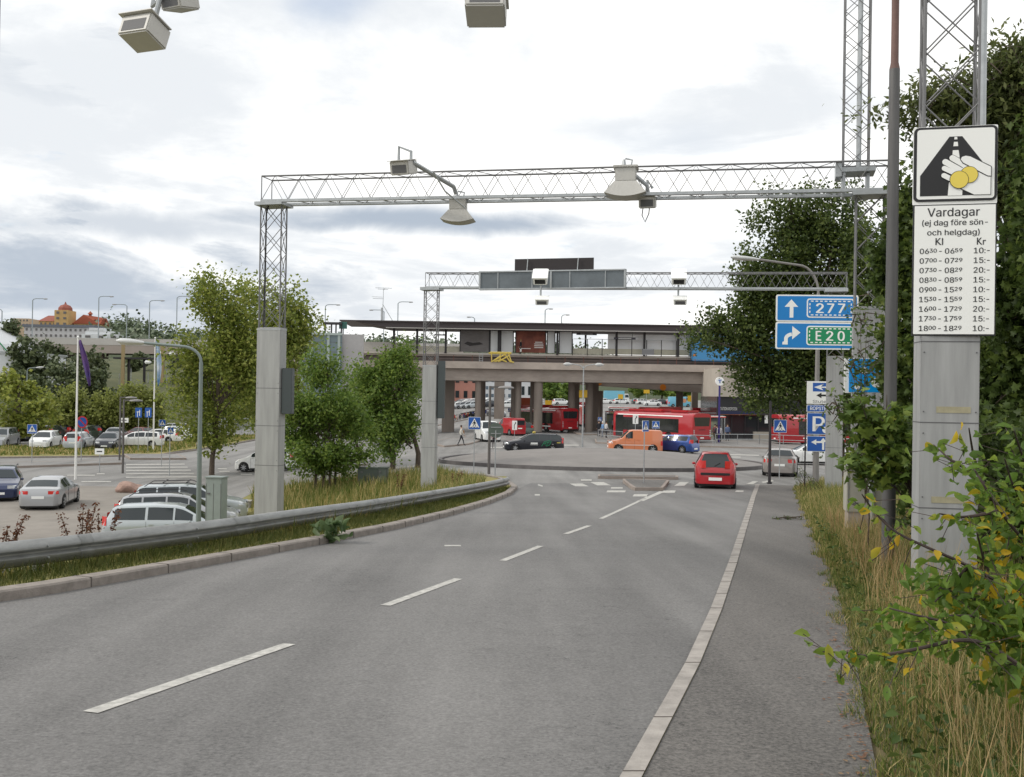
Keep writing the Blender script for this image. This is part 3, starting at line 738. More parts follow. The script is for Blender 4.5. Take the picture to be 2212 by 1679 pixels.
# ------------------------------------------------------------------ congestion tax board
S = .001595
ob = at(2058.6, 724, 11.0)
sg = thing('toll_price_sign', 'white toll price board, coins in a hand above a table of weekday times', 'sign', ob, TH + R(2))
def Z(x, y): return ((x - 510) * S, (1560 - y) * S)
def ZP(l): return [Z(x, y) for x, y in l]
def zr2(x0, y0, x1, y1, r): a, b = Z(x0, y1), Z(x1, y0); return rrect(a[0], a[1], b[0], b[1], r * S)
MB().prism(zr2(236, 108, 782, 652, 10), .01, .03).build('symbol_board', M_white, sg)
top = MB().prism(zr2(240, 112, 780, 630, 34), 0, .012).build('symbol_border', M_ink, sg)
shape('symbol_field', [zr2(260, 128, 762, 614, 20)], M_white, 1, sg)
roadp = MB(); roadp.prism(ZP([(282, 592), (282, 450), (470, 182), (552, 182), (740, 440), (740, 592)]), -.005, -.0028); roadp.build('road_symbol', M_ink, sg)
sym = MB()
for l in [[(502, 186), (519, 186), (521, 203), (501, 203)], [(499, 220), (523, 220), (526, 250), (495, 250)], [(492, 278), (529, 278), (537, 330), (489, 330)], [(470, 500), (560, 520), (556, 592), (463, 592)]]:
    sym.prism(ZP(l), -.0075, -.0053)
sym.build('stripe_symbol', M_white, sg)
hb, hw = MB(), MB()
palm = [(560, 400), (590, 352), (690, 440), (736, 468), (736, 590), (632, 590), (556, 550), (500, 500), (480, 470)]
hb.prism(ZP([(556, 396), (590, 346), (694, 436), (740, 462), (740, 592), (628, 592), (550, 554), (494, 504), (474, 468)]), -.0100, -.0078)
def cap2(x0, y0, x1, y1, r):
    a, b = Z(x0, y0), Z(x1, y1); return capsule(a[0], a[1], b[0], b[1], r * S)
fing = [(490, 332, 590, 398, 20), (444, 358, 550, 425, 20), (438, 402, 520, 445, 17), (436, 452, 490, 482, 17)]
hw.prism(ZP(palm), -.0125, -.0103)
for i, (x0, y0, x1, y1, r) in enumerate(fing):
    hb.prism(cap2(x0, y0, x1, y1, r + 3), -.0110 - i * .0004, -.0079); hw.prism(cap2(x0, y0, x1, y1, r), -.0130 - i * .0004, -.0104)
th = [(543, 345), (550, 328), (575, 320), (605, 327), (737, 402), (737, 464), (718, 462), (690, 446), (560, 368)]
hb.prism(ZP([(538, 346), (546, 324), (575, 315), (607, 322), (742, 398), (742, 470), (716, 468), (686, 451), (556, 373)]), -.0150, -.0100)
hw.prism(ZP(th), -.0165, -.0152)
hb.build('hand_outline', M_ink, sg); hw.build('hand_symbol', M_white, sg)
for i, (cx, cy, r) in enumerate([(598, 452, 59), (534, 485, 62)]):
    c_, k_ = Z(cx, cy), -.0175 - i * .003
    MB().prism(disc(c_[0], c_[1], r * S), k_ - .001, k_ + .001).build('coin_outline', M_ink, sg)
    MB().prism(disc(c_[0], c_[1], (r - 3.5) * S), k_ - .0022, k_ - .0012).build('coin_symbol', M_yellow, sg)
MB().prism(zr2(241, 651, 782, 1566, 4), .006, .03).build('table_edge', M_ink, sg)
MB().prism(zr2(250, 659, 773, 1554, 3), .0, .0055).build('table_board', M_white, sg)
tx = MB()
def T(s, x0, yb, cap, x1): a = Z(x0, yb); b = Z(x1, yb); letter(tx, s, a[0], a[1], cap * S, b[0], k=1.0); letter(tx, s, a[0] + 1.7 * S, a[1] + .6 * S, cap * S, b[0] + 1.7 * S, k=1.12)
T('Vardagar', 333, 735, 58, 670); T('(ej dag före sön-', 299, 798, 38, 722); T('och helgdag)', 333, 866, 38, 671)
T('Kl', 388, 934, 36, 436); T('Kr', 655, 936, 36, 712)
for i, (a, b, c_, d_, e_) in enumerate([('06', '30', '06', '59', '10'), ('07', '00', '07', '29', '15'), ('07', '30', '08', '29', '20'), ('08', '30', '08', '59', '15'), ('09', '00', '15', '29', '10'),
                                        ('15', '30', '15', '59', '15'), ('16', '00', '17', '29', '20'), ('17', '30', '17', '59', '15'), ('18', '00', '18', '29', '10')]):
    yb = 995 + 67.2 * i; T(a, 286, yb, 37, 345); T(b, 350, yb - 9, 27, 396); T('-', 412, yb, 40, 428); T(c_, 450, yb, 37, 510); T(d_, 515, yb - 9, 27, 562); T(e_, 636, yb, 38, 697); T(':', 704, yb, 38, 709); T('-', 720, yb, 40, 737)
tx.build('lettering', M_ink, sg)

# ------------------------------------------------------------------ street signs
def pole(parent, h, r=.03, mt=None, z0=-.2, x=0, y=.05, name='pole'):
    return MB().cyl((x, y, z0), (x, y, h), r, n=10).build(name, mt or M_galv, parent, smooth=True)
def ped_face(parent, s, z, yaw=0.0):
    f = MB().prism(rrect(-s / 2, z, s / 2, z + s, s * .05), 0, .02).build('sign_plate', M_white, parent)
    g = MB().prism(rrect(-s * .475, z + s * .025, s * .475, z + s * .975, s * .04), -.004, -.0005).build('blue_field', M_blue, f)
    MB().prism([(-s * .40, z + s * .16), (s * .40, z + s * .16), (0, z + s * .9)], -.008, -.0045).build('triangle', M_white, f)
    w = MB(); q = lambda l: [(a * s, z + b * s) for a, b in l]
    w.prism(disc(0, z + s * .70, s * .045, 12), -.012, -.0085)
    for l in ([(-.05, .64), (.06, .64), (.05, .42), (-.05, .42)], [(-.05, .44), (.0, .44), (-.10, .22), (-.15, .22)], [(0, .44), (.05, .44), (.15, .22), (.10, .22)], [(-.05, .63), (-.02, .58), (-.13, .44), (-.16, .47)], [(.05, .63), (.02, .58), (.12, .44), (.15, .47)],
              [(-.30, .17), (-.2, .17), (-.17, .21), (-.27, .21)], [(-.06, .17), (.05, .17), (.05, .21), (-.06, .21)], [(.2, .17), (.3, .17), (.27, .21), (.17, .21)]):
        w.prism(q(l), -.012, -.0086)
    w.build('walker_symbol', M_ink, f)
def crossing_sign(px, py_base, py_top, label, yaw=0.0, d=None, spx=None, two=False, z=None):
    g = gp(px, py_base) if d is None else G(*at(px, 900, d).xy)
    if z is not None: g = at(px, py_base, d)
    d = g.y; h = (py_base - py_top) * d / F
    s = .6 if spx is None else spx * d / F
    t = thing('crossing_sign', label, 'road sign', g, yaw, 'blue zebra crossing signs')
    pole(t, h - s * .1, .025, x=0, y=.06); ped_face(t, s, h - s); return t
crossing_sign(1023, 1022, 901, 'clearest zebra crossing sign, on a pole at the near left rim of the roundabout', R(-5), spx=27)
crossing_sign(1393, 1050, 909, 'narrow turned zebra crossing sign on the splitter island before the roundabout', R(48), spx=24)
crossing_sign(1684, 1034, 907, 'zebra crossing sign behind the black pole at the end of the footway', R(0), spx=28)
crossing_sign(1112, 934, 894, 'small zebra crossing sign above the red van', 0, d=100, spx=11)
crossing_sign(1417, 958, 904, 'small zebra crossing sign before the front of the long red bus', 0, d=92, spx=16)
crossing_sign(1258 + 38, 915, 878, 'tiny zebra crossing sign by the rear bus', R(20), d=118, spx=9)
crossing_sign(1107 - 6, 930, 885, 'tiny zebra crossing sign beside the bridge piers', R(20), d=130, spx=8)
crossing_sign(68, 1004, 917, 'zebra crossing sign before the white parked car at the left', R(8), spx=20)
crossing_sign(349, 1008, 907, 'turned zebra crossing sign beside the right white flagpole', R(35), spx=14)
crossing_sign(367, 1028, 924, 'nearer turned zebra crossing sign right of the right flagpole', R(50), spx=14)
# lane arrow plates
def plate_sign(px, pyb, pyt, wpx, hpx, label, d=None, mt=None, yaw=0.0, mark=None, cat='road sign', name='plate_sign', group=None, double=False):
    g = gp(px, pyb) if d is None else G(*at(px, 900, d).xy); d = g.y; zt = at(px, pyt, d).z - g.z; w, h = wpx * d / F, hpx * d / F
    t = thing(name, label, cat, g, yaw, group); pole(t, zt - h * .1, .028, y=.06)
    MB().prism(rrect(-w / 2, zt - h, w / 2, zt, min(w, h) * .08), 0, .02).build('sign_plate', mt or M_white, t)
    if mark: mark(t, w, h, zt - h)
    return t
def m_arrow(t, w, h, z):
    MB().prism([(-w * .12, z + h * .1), (0, z + h * .1), (0, z + h * .5), (w * .2, z + h * .68), (w * .27, z + h * .62), (w * .25, z + h * .88), (w * .04, z + h * .8), (w * .12, z + h * .75), (-w * .12, z + h * .55)], -.004, -.0005).build('arrow', M_ink, t)
def m_bar(t, w, h, z): MB().prism(rrect(-w * .3, z + h * .4, w * .3, z + h * .6, h * .05), -.004, -.0005).build('arrow', M_ink, t)
plate_sign(1112, 935, 909, 11, 20, 'white lane guide plate below the crossing sign beside the red van', d=99.6, mark=m_arrow)
plate_sign(1373, 960, 896, 12, 20, 'white lane guide plate before the long red bus', d=91, mark=m_arrow)
g = G(*at(1071, 900, 48).xy); t = thing('round_sign_back', 'grey-green back of a round sign before the white van', 'road sign', g, R(8)); zc9 = at(1072, 930, 48).z - g.z; pole(t, zc9, .03, y=-.05)
MB().prism(disc(.02, zc9, 16.5 * 48 / F, 20), 0, .02).build('sign_plate', mat('sign_back', (.11, .14, .12), .6), t); MB().box((.02, -.02, zc9 + .15), (.5, .03, .04)).box((.02, -.02, zc9 - .15), (.5, .03, .04)).build('clamp', M_galv, t)
plate_sign(214, 1021, 969, 20, 13, 'low white arrow plate before the parked estate car', mark=m_bar, group='white direction plates at the car park')
plate_sign(268, 963, 903, 19, 10, 'white plate on a thin pole above the dark parked car', mark=m_bar, d=84, group='white direction plates at the car park')
plate_sign(429 - 4, 965, 887, 18, 10, 'white plate on a thin pole in the tree shade at the car park', mark=m_bar, d=92, group='white direction plates at the car park')
def m_ns(t, w, h, z):
    MB().prism(disc(0, z + h / 2, w * .42), -.004, -.0005).build('blue_disc', M_blue, t)
    MB().prism(capsule(-w * .3, z + h * .7, w * .3, z + h * .3, w * .05), -.008, -.0045).build('slash', mat('sign_red', (.55, .02, .02), .4), t)
g = gp(176, 1000); t = thing('no_stopping_sign', 'round blue and red no parking sign behind the left flagpole', 'road sign', g, R(55)); d = g.y
zt = at(176, 899, d).z - g.z; pole(t, zt, .03, y=.06); w = 26 * d / F
MB().prism(disc(0, zt - w / 2, w / 2), 0, .02).build('sign_plate', mat('sign_red', (.55, .02, .02), .4), t); MB().prism(disc(0, zt - w / 2, w * .39), -.004, -.0005).build('blue_field', M_blue, t)
MB().prism(capsule(-w * .27, zt - w * .23, w * .27, zt - w * .77, w * .05), -.008, -.0045).build('slash', MATS['sign_red'], t)
for px, lb in ((299, 'blue direction plate, left of the pair beside the right flagpole'), (320, 'blue direction plate touching the right flagpole')):
    t = plate_sign(px, 960, 881, 14, 21, lb, d=85, mt=M_blue, group='pair of blue direction plates')
    MB().box((0, -.003, at(px, 890, 85).z - t.location.z), (.3, .004, .06)).box((0.1, -.003, at(px, 892, 85).z - t.location.z), (.06, .005, .5)).box((-.08, -.003, at(px, 896, 85).z - t.location.z), (.05, .0045, .4)).build('route_symbol', M_white, t)

# big direction sign in front of the far gantry's right leg
d_ = 34.6; o_ = at(1763.5, 755, d_)
ds = thing('direction_sign', 'large blue direction board reading 277 straight on and E 20 right', 'sign', o_, R(-4))
SU = d_ / F
def D(x, y): return ((x - 900) / 3.73 / 1.1573 * SU, (1027 - y) / 3.73 / 1.1573 * SU)
def DP(l): return [D(x, y) for x, y in l]
def drr(x0, y0, x1, y1, r): a, b = D(x0, y1), D(x1, y0); return rrect(a[0], a[1], b[0], b[1], r / 3.73 / 1.1573 * SU)
for nm, y0, y1 in (('upper_board', 518, 770), ('lower_board', 774, 1027)):
    b = MB().prism(drr(524, y0, 1278, y1, 18), 0, .03).build(nm, M_white, ds)
    MB().prism(drr(538, y0 + 13, 1264, y1 - 13, 12), -.006, -.0005).build('blue_field', M_lblue, b)
    MB().prism(drr(806, y0 + 34, 1240, y1 - 38, 26), -.012, -.0065).build('number_frame', M_white, b)
    MB().prism(drr(818, y0 + 46, 1228, y1 - 50, 18), -.018, -.0125).build('number_field', M_lblue if nm[0] == 'u' else M_green, b)
    dd = MB(); xa, xb, ya, yb = 834, 1212, y0 + 60, y1 - 64
    for k in range(9):
        x = xa + (xb - xa) * (k + .5) / 9
        for y in (ya, yb): dd.prism(drr(x - 12, y - 5, x + 12, y + 5, 1), -.022, -.0185)
    for k in range(3):
        y = ya + (yb - ya) * (k + .8) / 3.6
        for x in (xa, xb): dd.prism(drr(x - 5, y - 10, x + 5, y + 10, 1), -.022, -.0185)
    dd.build('dashes', M_white, b)
    tb = MB(); xs = [(890, 955, '2'), (990, 1050, '7'), (1090, 1150, '7')] if nm[0] == 'u' else [(890, 935, 'E'), (985, 1045, '2'), (1090, 1150, '0')]
    for x0, x1, c_ in xs: a = D(x0, y1 - 84); e = D(x1, 0); letter(tb, c_, a[0], a[1], 88 / 3.73 / 1.1573 * SU, e[0], 1, .019)
    # bold strokes: a second, slightly shifted pass
    for x0, x1, c_ in xs: a = D(x0 + 7, y1 - 82); e = D(x1 + 7, 0); letter(tb, c_, a[0], a[1], 88 / 3.73 / 1.1573 * SU, e[0], 1, .0205)
    tb.build('lettering', M_white, b)
MB().prism(DP([(665, 562), (727, 632), (684, 632), (684, 733), (650, 733), (650, 632), (603, 632)]), -.008, -.0065).build('arrow', M_white, ds)
arc = [(602, 985)] + [(602, 960)] + [(680 - 78 * math.cos(t), 930 - 58 * math.sin(t)) for t in np.linspace(0.1, 1.45, 7)]
inn = [(636, 985), (636, 955)] + [(680 - 44 * math.cos(t), 932 - 28 * math.sin(t)) for t in np.linspace(0.1, 1.45, 7)]
ar = MB(); A_, B_ = arc, inn
for i in range(len(A_) - 1): ar.prism(DP([A_[i], A_[i + 1], B_[i + 1], B_[i]]), -.008 - .0001 * i, -.0065)
ar.prism(DP([(586, 985), (636, 985), (636, 955), (602, 955), (588, 960)]), -.0095, -.0065)
ar.prism(DP([(676, 812), (752, 872), (676, 936)]), -.0092, -.0065); ar.build('arrow', M_white, ds)
for z in (.25, 1.5): MB().box((0.1, .08, z), (2.6, .08, .06)).build('bracket', M_galv, ds)
gC = Vector((C1.x, C1.y, 0)) - Vector((o_.x, o_.y, 0))
MB().tube([(0.5, .1, .9), (gC.x, gC.y, .9)], .04, 6).build('support_arm', M_galv, ds)

# lower sign stack on the lamp pole
dL = 39.6
LP = G(*at(1764, 900, dL).xy)
def lamp_post(base, top_z, bend, arm, label, headlen=.9, r0=.09, r1=.05, mt=None, group=None, headmat=None, concrete=False):
    """arm: horizontal vector from the pole to the lamp head, rising by bend"""
    t = thing('street_lamp', label, 'street lamp', base, 0, group); H = top_z - base.z
    a = Vector(arm); n = 7
    MB().tube([(0, 0, -.2), (0, 0, H - bend)], [r0, r1], 12).build('pole', mt or M_galv, t, smooth=True)
    pts = [(0, 0, H - bend - .02)] + [Vector((0, 0, H - bend)) + Vector((a.x, a.y, 0)) * (1 - math.cos(k / n * math.pi / 2)) * .35 + Vector((0, 0, bend * math.sin(k / n * math.pi / 2) * .85)) for k in range(1, n + 1)]
    pts.append(Vector((a.x, a.y, H)))
    MB().tube(pts, r1 * .8, 8).build('arm', mt or M_galv, t, smooth=True)
    ang = math.atan2(a.y, a.x); hd = MB().lathe([(.03, 0), (.075, .05), (.13, headlen * .5), (.12, headlen * .85), (.04, headlen)], (0, 0, 0), 'X', 12)
    o = hd.build('lamp_head', headmat or M_wlamp, t, smooth=True); o.scale = (1, 1.2, .75); o.location = (a.x, a.y, H); o.rotation_euler = (0, R(-4), ang)
    g_ = MB().lathe([(.02, .0), (.09, .06), (.1, headlen * .38), (.03, headlen * .45)], (headlen * .45, 0, -.045), 'X', 12).build('glass', mat('lamp_glass', (.6, .6, .58), .2), o, smooth=True)
    return t
lt = lamp_post(LP, at(1640, 561, dL).z, 1.3, (at(1640, 561, dL) - at(1768, 561, dL)).xy.to_3d(), 'street lamp with curved arm reaching left over the direction board', 1.15, .13, .06, mat('pole_grey', (.24, .23, .22), .6, .2))
def stack(name, y0, y1, label, mt, x0=1743, x1=1793):
    w = (x1 - x0) * dL / F; o = at((x0 + x1) / 2, y1, dL - .12); h = (y1 - y0) * dL / F
    t = thing(name, label, 'sign', o, R(-2)); MB().prism(rrect(-w / 2, 0, w / 2, h, .02), 0, .02).build('sign_plate', M_white, t)
    MB().prism(rrect(-w / 2 + .02, .02, w / 2 - .02, h - .02, .015), -.004, -.0005).build('field', mt, t)
    MB().box((0, .05, h / 2), (.2, .06, .06)).build('clamp', M_galv, t)
    return t, w, h
t, w, h = stack('ferry_sign', 824, 873, 'white board with blue emblem and black left arrow, topmost of the lamp pole stack', M_white)
MB().prism([(-w * .25, h * .55), (w * .45, h * .55), (w * .45, h * .93), (-w * .25, h * .93)], -.008, -.0045).build('blue_emblem', M_blue, t)
MB().prism([(-w * .2, h * .74), (w * .2, h * .88), (w * .1, h * .76), (w * .4, h * .78), (w * .4, h * .70), (w * .1, h * .72), (w * .2, h * .6)], -.012, -.0085).build('white_emblem', M_white, t)
MB().prism([(-w * .1, h * .38), (w * .12, h * .5), (w * .12, h * .42), (w * .4, h * .42), (w * .4, h * .34), (w * .12, h * .34), (w * .12, h * .26)], -.008, -.0045).build('arrow', M_ink, t)
b = MB(); letter(b, 'Slutet', -w * .25, h * .05, h * .12, w * .42, 1, .0047); b.build('lettering', M_ink, t)
t, w, h = stack('place_name_sign', 875, 890, 'narrow blue place-name board reading ROPSTEN on the lamp pole', M_blue)
b = MB(); letter(b, 'ROPSTEN', -w * .36, h * .25, h * .5, w * .46, 1, .0047); letter(b, 'ROPSTEN', -w * .352, h * .25, h * .5, w * .468, 1, .0055); b.build('lettering', M_white, t)
t, w, h = stack('parking_sign', 892, 939, 'blue park and ride board with a white P and a small T', M_blue)
b = MB(); letter(b, 'P', -w * .26, h * .15, h * .68, w * .22, 1, .0047); letter(b, 'P', -w * .22, h * .15, h * .68, w * .26, 1, .006); b.build('lettering', M_white, t)
MB().prism(disc(w * .3, h * .22, h * .15), -.009, -.0065).build('white_disc', M_white, t); b = MB(); letter(b, 'T', w * .24, h * .13, h * .18, w * .36, 1, .0095); b.build('metro_letter', M_ink, t)
t, w, h = stack('turn_arrow_sign', 942, 976, 'blue board with white arrows left and ahead, lowest of the stack', M_blue)
MB().prism([(w * .15, h * .12), (w * .24, h * .12), (w * .24, h * .62), (w * .34, h * .62), (w * .195, h * .88), (w * .05, h * .62), (w * .15, h * .62)], -.008, -.0045).prism([(w * .15, h * .55), (-w * .1, h * .55), (-w * .1, h * .42), (-w * .32, h * .6), (-w * .1, h * .78), (-w * .1, h * .67), (w * .15, h * .67)], -.0085, -.0046).build('arrow', M_white, t)

# other poles
g = gp(1662, 1045); t = thing('black_pole', 'plain dark steel pole at the end of the footway before the crossing sign', 'pole', g); MB().cyl((0, 0, -.2), (0, 0, (1045 - 868) * g.y / F), .07, .055, n=10).build('pole', M_dark, t, smooth=True)
b = MB(); b.cyl((0, 0, 0), (0, 0, .06), .12, n=10); b.build('foot', M_dark, t)
g = gp(1738, 1060); t = thing('thin_black_pole', 'thin dark post left of the blue sign stack', 'pole', g); MB().cyl((0, 0, -.2), (0, 0, 2.4), .03, n=8).build('pole', M_dark, t, smooth=True); MB().cyl((0, 0, 2.38), (0, 0, 2.42), .04, n=8).build('cap', M_dark, t)
# near lamp mast with rust band
dN = 13.3; g = G(*at(1918, 1245, dN).xy); t = thing('lamp_mast', 'tall brownish steel lamp mast with a swaged neck, left of the price board', 'street lamp', g)
tp = at(1932.5, 150, dN) - g; tp2 = at(1933.5, -60, dN) - g
mpole = mat('mast_weathered', (.115, .113, .113), .55, .3, var=.25, vscale=2.2, vs=(4, 4, .4))
MB().tube([(0, 0, -.2), (0, 0, .0), tp], [.092, .09, .068], 16).build('lower_shaft', mpole, t, smooth=True)
MB().tube([tp - Vector((0, 0, .001)), tp + Vector((0, 0, .09)), tp + Vector((0, 0, .7)), tp2 + Vector((0, 0, 3))], [.068, .050, .048, .045], 16).build('upper_shaft', mat('mast_rust', (.17, .10, .085), .7, var=.3, vscale=1.5), t, smooth=True)
MB().tube([tp2 + Vector((0, 0, 3)), tp2 + Vector((-.8, .3, 3.5)), tp2 + Vector((-1.8, .6, 3.6))], .04, 8).build('arm', mpole, t, smooth=True)
MB().lathe([(.03, 0), (.12, .1), (.15, .5), (.05, .8)], tuple(tp2 + Vector((-2.5, .6, 3.6))), 'X', 12).build('lamp_head', M_wlamp, t, smooth=True)
# lamp on the left behind the rail
g = G(*at(429, 1100, 30).xy); tz = at(300, 741, 30).z
lamp_post(g, tz, .55, (at(310, 745, 30) - at(433, 745, 30)).xy.to_3d() * 1.0, 'tall grey-green street lamp behind the crash barrier with its arm reaching left', .85, .085, .055, mat('pole_greengrey', (.20, .24, .235), .5, .3))
# white flagpoles with hanging flags
def flag(px, pyb, pyt, d, lb, c1, c2, fl, flb):
    g = gp(px, pyb) if d is None else G(*at(px, 900, d).xy); d = g.y; H = at(px, pyt, d).z - g.z
    t = thing('flagpole', lb, 'flagpole', g, 0, 'white flagpoles'); MB().tube([(0, 0, -.1), (0, 0, H)], [.075, .045], 12).build('pole', mat('flagpole_white', (.78, .77, .74), .4), t, smooth=True)
    MB().lathe([(.01, 0), (.07, .05), (.07, .1), (.01, .16)], (0, 0, H), 'Z', 10).build('ball', M_white, t, smooth=True)
    f = MB(); n = 14; w = 5
    vs = []
    for i in range(n + 1):
        tt = i / n
        for j in range(w + 1):
            s = j / w; x = .05 + fl[0] * tt ** 1.5 * 1.0 + s * (.12 + fl[1] * math.sin(math.pi * tt) * .8); y = .08 * math.sin(s * 9 + tt * 3); vs.append((x, y, H - .15 - fl[2] * tt + s * .08))
    f.add(vs, [(i * (w + 1) + j, i * (w + 1) + j + 1, (i + 1) * (w + 1) + j + 1, (i + 1) * (w + 1) + j) for i in range(n) for j in range(w)])
    o = f.build('flag', mat(flb, c1, .7, vscale=1.2, col2=c2), None, smooth=True, loc=g)
    o.modifiers.new('s', 'SOLIDIFY').thickness = .01
    return t, o
t, o = flag(163, 1036, 731, None, 'white flagpole with a limp purple flag, nearest the camera', (.05, .045, .20), (.12, .05, .17), (.65, .35, 2.7), 'flag_purple'); tag(o, 'limp purple and blue flag hanging on the left flagpole', 'flag')
t, o = flag(331, 975, 732, None, 'white flagpole further off, beside the pair of blue plates', (.05, .22, .42), (.6, .65, .7), (.25, .45, 4.0), 'flag_lightblue'); tag(o, 'light blue and white flag hanging close to the right flagpole', 'flag')
lamp_post(G(*at(57, 900, 104).xy), at(57, 794, 104).z, .4, (.9, 0, 0), 'pale green lamp post with a small white head at the left before the trees', .8, .09, .06, MATS['pole_greengrey'])
# double flat lamps near the crosswalk
def flat_lamp(px, pyb, pyt, lb, sx_=1, mt=None):
    g = gp(px, pyb); d = g.y; H = at(px, pyt, d).z - g.z; t = thing('path_lamp', lb, 'street lamp', g, 0, 'dark flat-headed path lamps')
    mt = mt or mat('pole_taupe', (.13, .12, .115), .5, .2); MB().cyl((0, 0, -.1), (0, 0, H), .075, .06, n=10).build('pole', mt, t, smooth=True)
    MB().box((sx_ * .25, 0, H - .05), (.6, .08, .08)).build('arm', mt, t)
    MB().lathe([(.08, .14), (.35, .1), (.42, .03), (.40, .0)], (sx_ * .78, 0, H - .12), 'Z', 18).build('lamp_head', mat('lamp_head_grey', (.2, .19, .185), .5), t, smooth=True); return t
flat_lamp(265, 1022, 863, 'nearer dark path lamp with disc head left of the far flagpole'); flat_lamp(258, 998, 857, 'rear dark path lamp close behind its twin')
flat_lamp(1056, 1024, 834, 'dark path lamp with a flat disc head before the white van')
# double-arm lamp by buses
g = G(*at(1259, 900, 88).xy); H = at(1259, 790, 88).z - g.z
t = thing('twin_lamp', 'slender twin-armed lamp standing before the red buses', 'street lamp', g); MB().cyl((0, 0, -.1), (0, 0, H), .08, .05, n=8).build('pole', M_galv, t, smooth=True)
for s in (-1, 1):
    MB().tube([(0, 0, H - .3), (s * .25, 0, H), (s * 1.1, 0, H + .15)], .04, 8).build('arm', M_galv, t, smooth=True)
    MB().lathe([(.03, 0), (.16, .2), (.16, .5), (.04, .8)], (s * 1.4 - .4, 0, H + .1), 'X', 10).build('lamp_head', M_wlamp, t, smooth=True)
# electric cabinets and stones
def cabinet(c, w, d, h, lb, mt, rz=0.0, base=None, doors=2):
    t = thing('utility_cabinet', lb, 'cabinet', c, rz)
    MB().box((0, 0, h / 2), (w, d, h)).build('body', mt, t, bevel=.012); MB().box((0, 0, h + .02), (w + .06, d + .06, .05)).build('lid', mt, t, bevel=.01)
    s = MB()
    for k in range(doors + 1): s.box((-w / 2 + .03 + (w - .06) * k / doors, -d / 2 - .002, h / 2), (.012, .01, h * .86))
    for z in (.2, .8): s.box((-w * .3, -d / 2 - .01, h * z), (.1, .03, .05))
    s.build('door_seam', M_seam, t)
    if base: MB().box((0, 0, -base / 2), (w * .92, d * .92, base)).build('base', M_concrete, t)
    return t
mcab = mat('cabinet_greygreen', (.25, .29, .28), .5, .1, var=.08)
dcb = 33.0; g = G(*at(467, 1100, dcb).xy); zt_ = at(467, 1032, dcb).z
cabinet(g, .58, .4, zt_ - g.z, 'grey-green electric cabinet behind the crash barrier beside the left lamp', mcab, R(-12))
dcb = 19.0; g = at(1871, 1105, dcb); zt_ = at(1871, 1013, dcb).z
t = cabinet(g, .78, .45, zt_ - g.z, 'beige utility cabinet with a warning sticker on a concrete plinth under the leaves', mat('cabinet_beige', (.36, .35, .30), .6, var=.1), R(-10), base=.9)
MB().box((.12, -.232, .62), (.26, .006, .34)).build('sticker', M_white, t); MB().lathe([(.075, 0), (.095, 0), (.095, .004), (.075, .004)], (.10, -.240, .70), 'Y', 20).build('prohibition_ring', mat('sign_red', (.55, .02, .02), .4), t)
b = MB(); b.box((.10, -.238, .70), (.02, .005, .12))
for k in range(3): b.box((.12, -.238, .56 - k * .03), (.18, .005, .01))
b.build('sticker_lines', M_ink, t)
for px, lb, w in ((797, 'low dark green box in the grass between the two small trees', .95), (828, 'narrow low green box right of the wider one in the grass', .35)):
    g = gp(px, 1050); cabinet(g, w, .4, .8, lb, mat('box_darkgreen', (.07, .09, .075), .6), R(-8), doors=1)
g = gp(520, 1105); cabinet(gp(522, 1100), .85, .35, .35, 'low pale concrete box in the grass right of the silver cars', mat('pale_box', (.4, .38, .34), .8), 0, doors=1)
t = thing('boulder', 'reddish boulder at the edge of the car park', 'boulder', gp(283, 1063))
bm = bmesh.new(); bmesh.ops.create_icosphere(bm, subdivisions=3, radius=.62)
for v_ in bm.verts: v_.co = v_.co * (1 + .22 * math.sin(v_.co.x * 5 + v_.co.y * 3) * math.cos(v_.co.z * 4 + 1)); v_.co.z = max(-.1, v_.co.z * .62 + .15); v_.co.x *= 1.25
me = bpy.data.meshes.new('boulder'); bm.to_mesh(me); bm.free(); me.materials.append(mat('boulder_red', (.33, .22, .18), .85, var=.3, vscale=3, bump=.5, bscale=10)); o = bpy.data.objects.new('stone', me); COL.objects.link(o); o.parent = t
# blue lit billboard behind the leaves, grey panel above
t = thing('blue_billboard', 'bright blue and white advertising board glimpsed through the leaves left of the lamp mast', 'billboard', at(1890, 850, 18.6), R(-10))
bw, bh = 1.1, .66; MB().box((0, .05, bh / 2), (bw, .08, bh)).build('frame', M_white, t)
MB().box((.03, .0, bh / 2), (bw - .1, .012, bh - .04)).build('poster', mat('poster_blue', (.0, .33, .85), .35, vscale=5, col2=(.0, .33, .85)), t)
b = MB()
for x, z, r in ((-.2, .42, .07), (.02, .2, .09), (.2, .5, .06), (-.32, .12, .05), (.3, .15, .07)): b.prism(disc(x, z, r, 14), -.012, -.007)
b.build('bubbles', M_white, t); MB().cyl((0, .15, -3.2), (0, .15, .1), .05).build('post', M_galv, t)
print('signs ok')

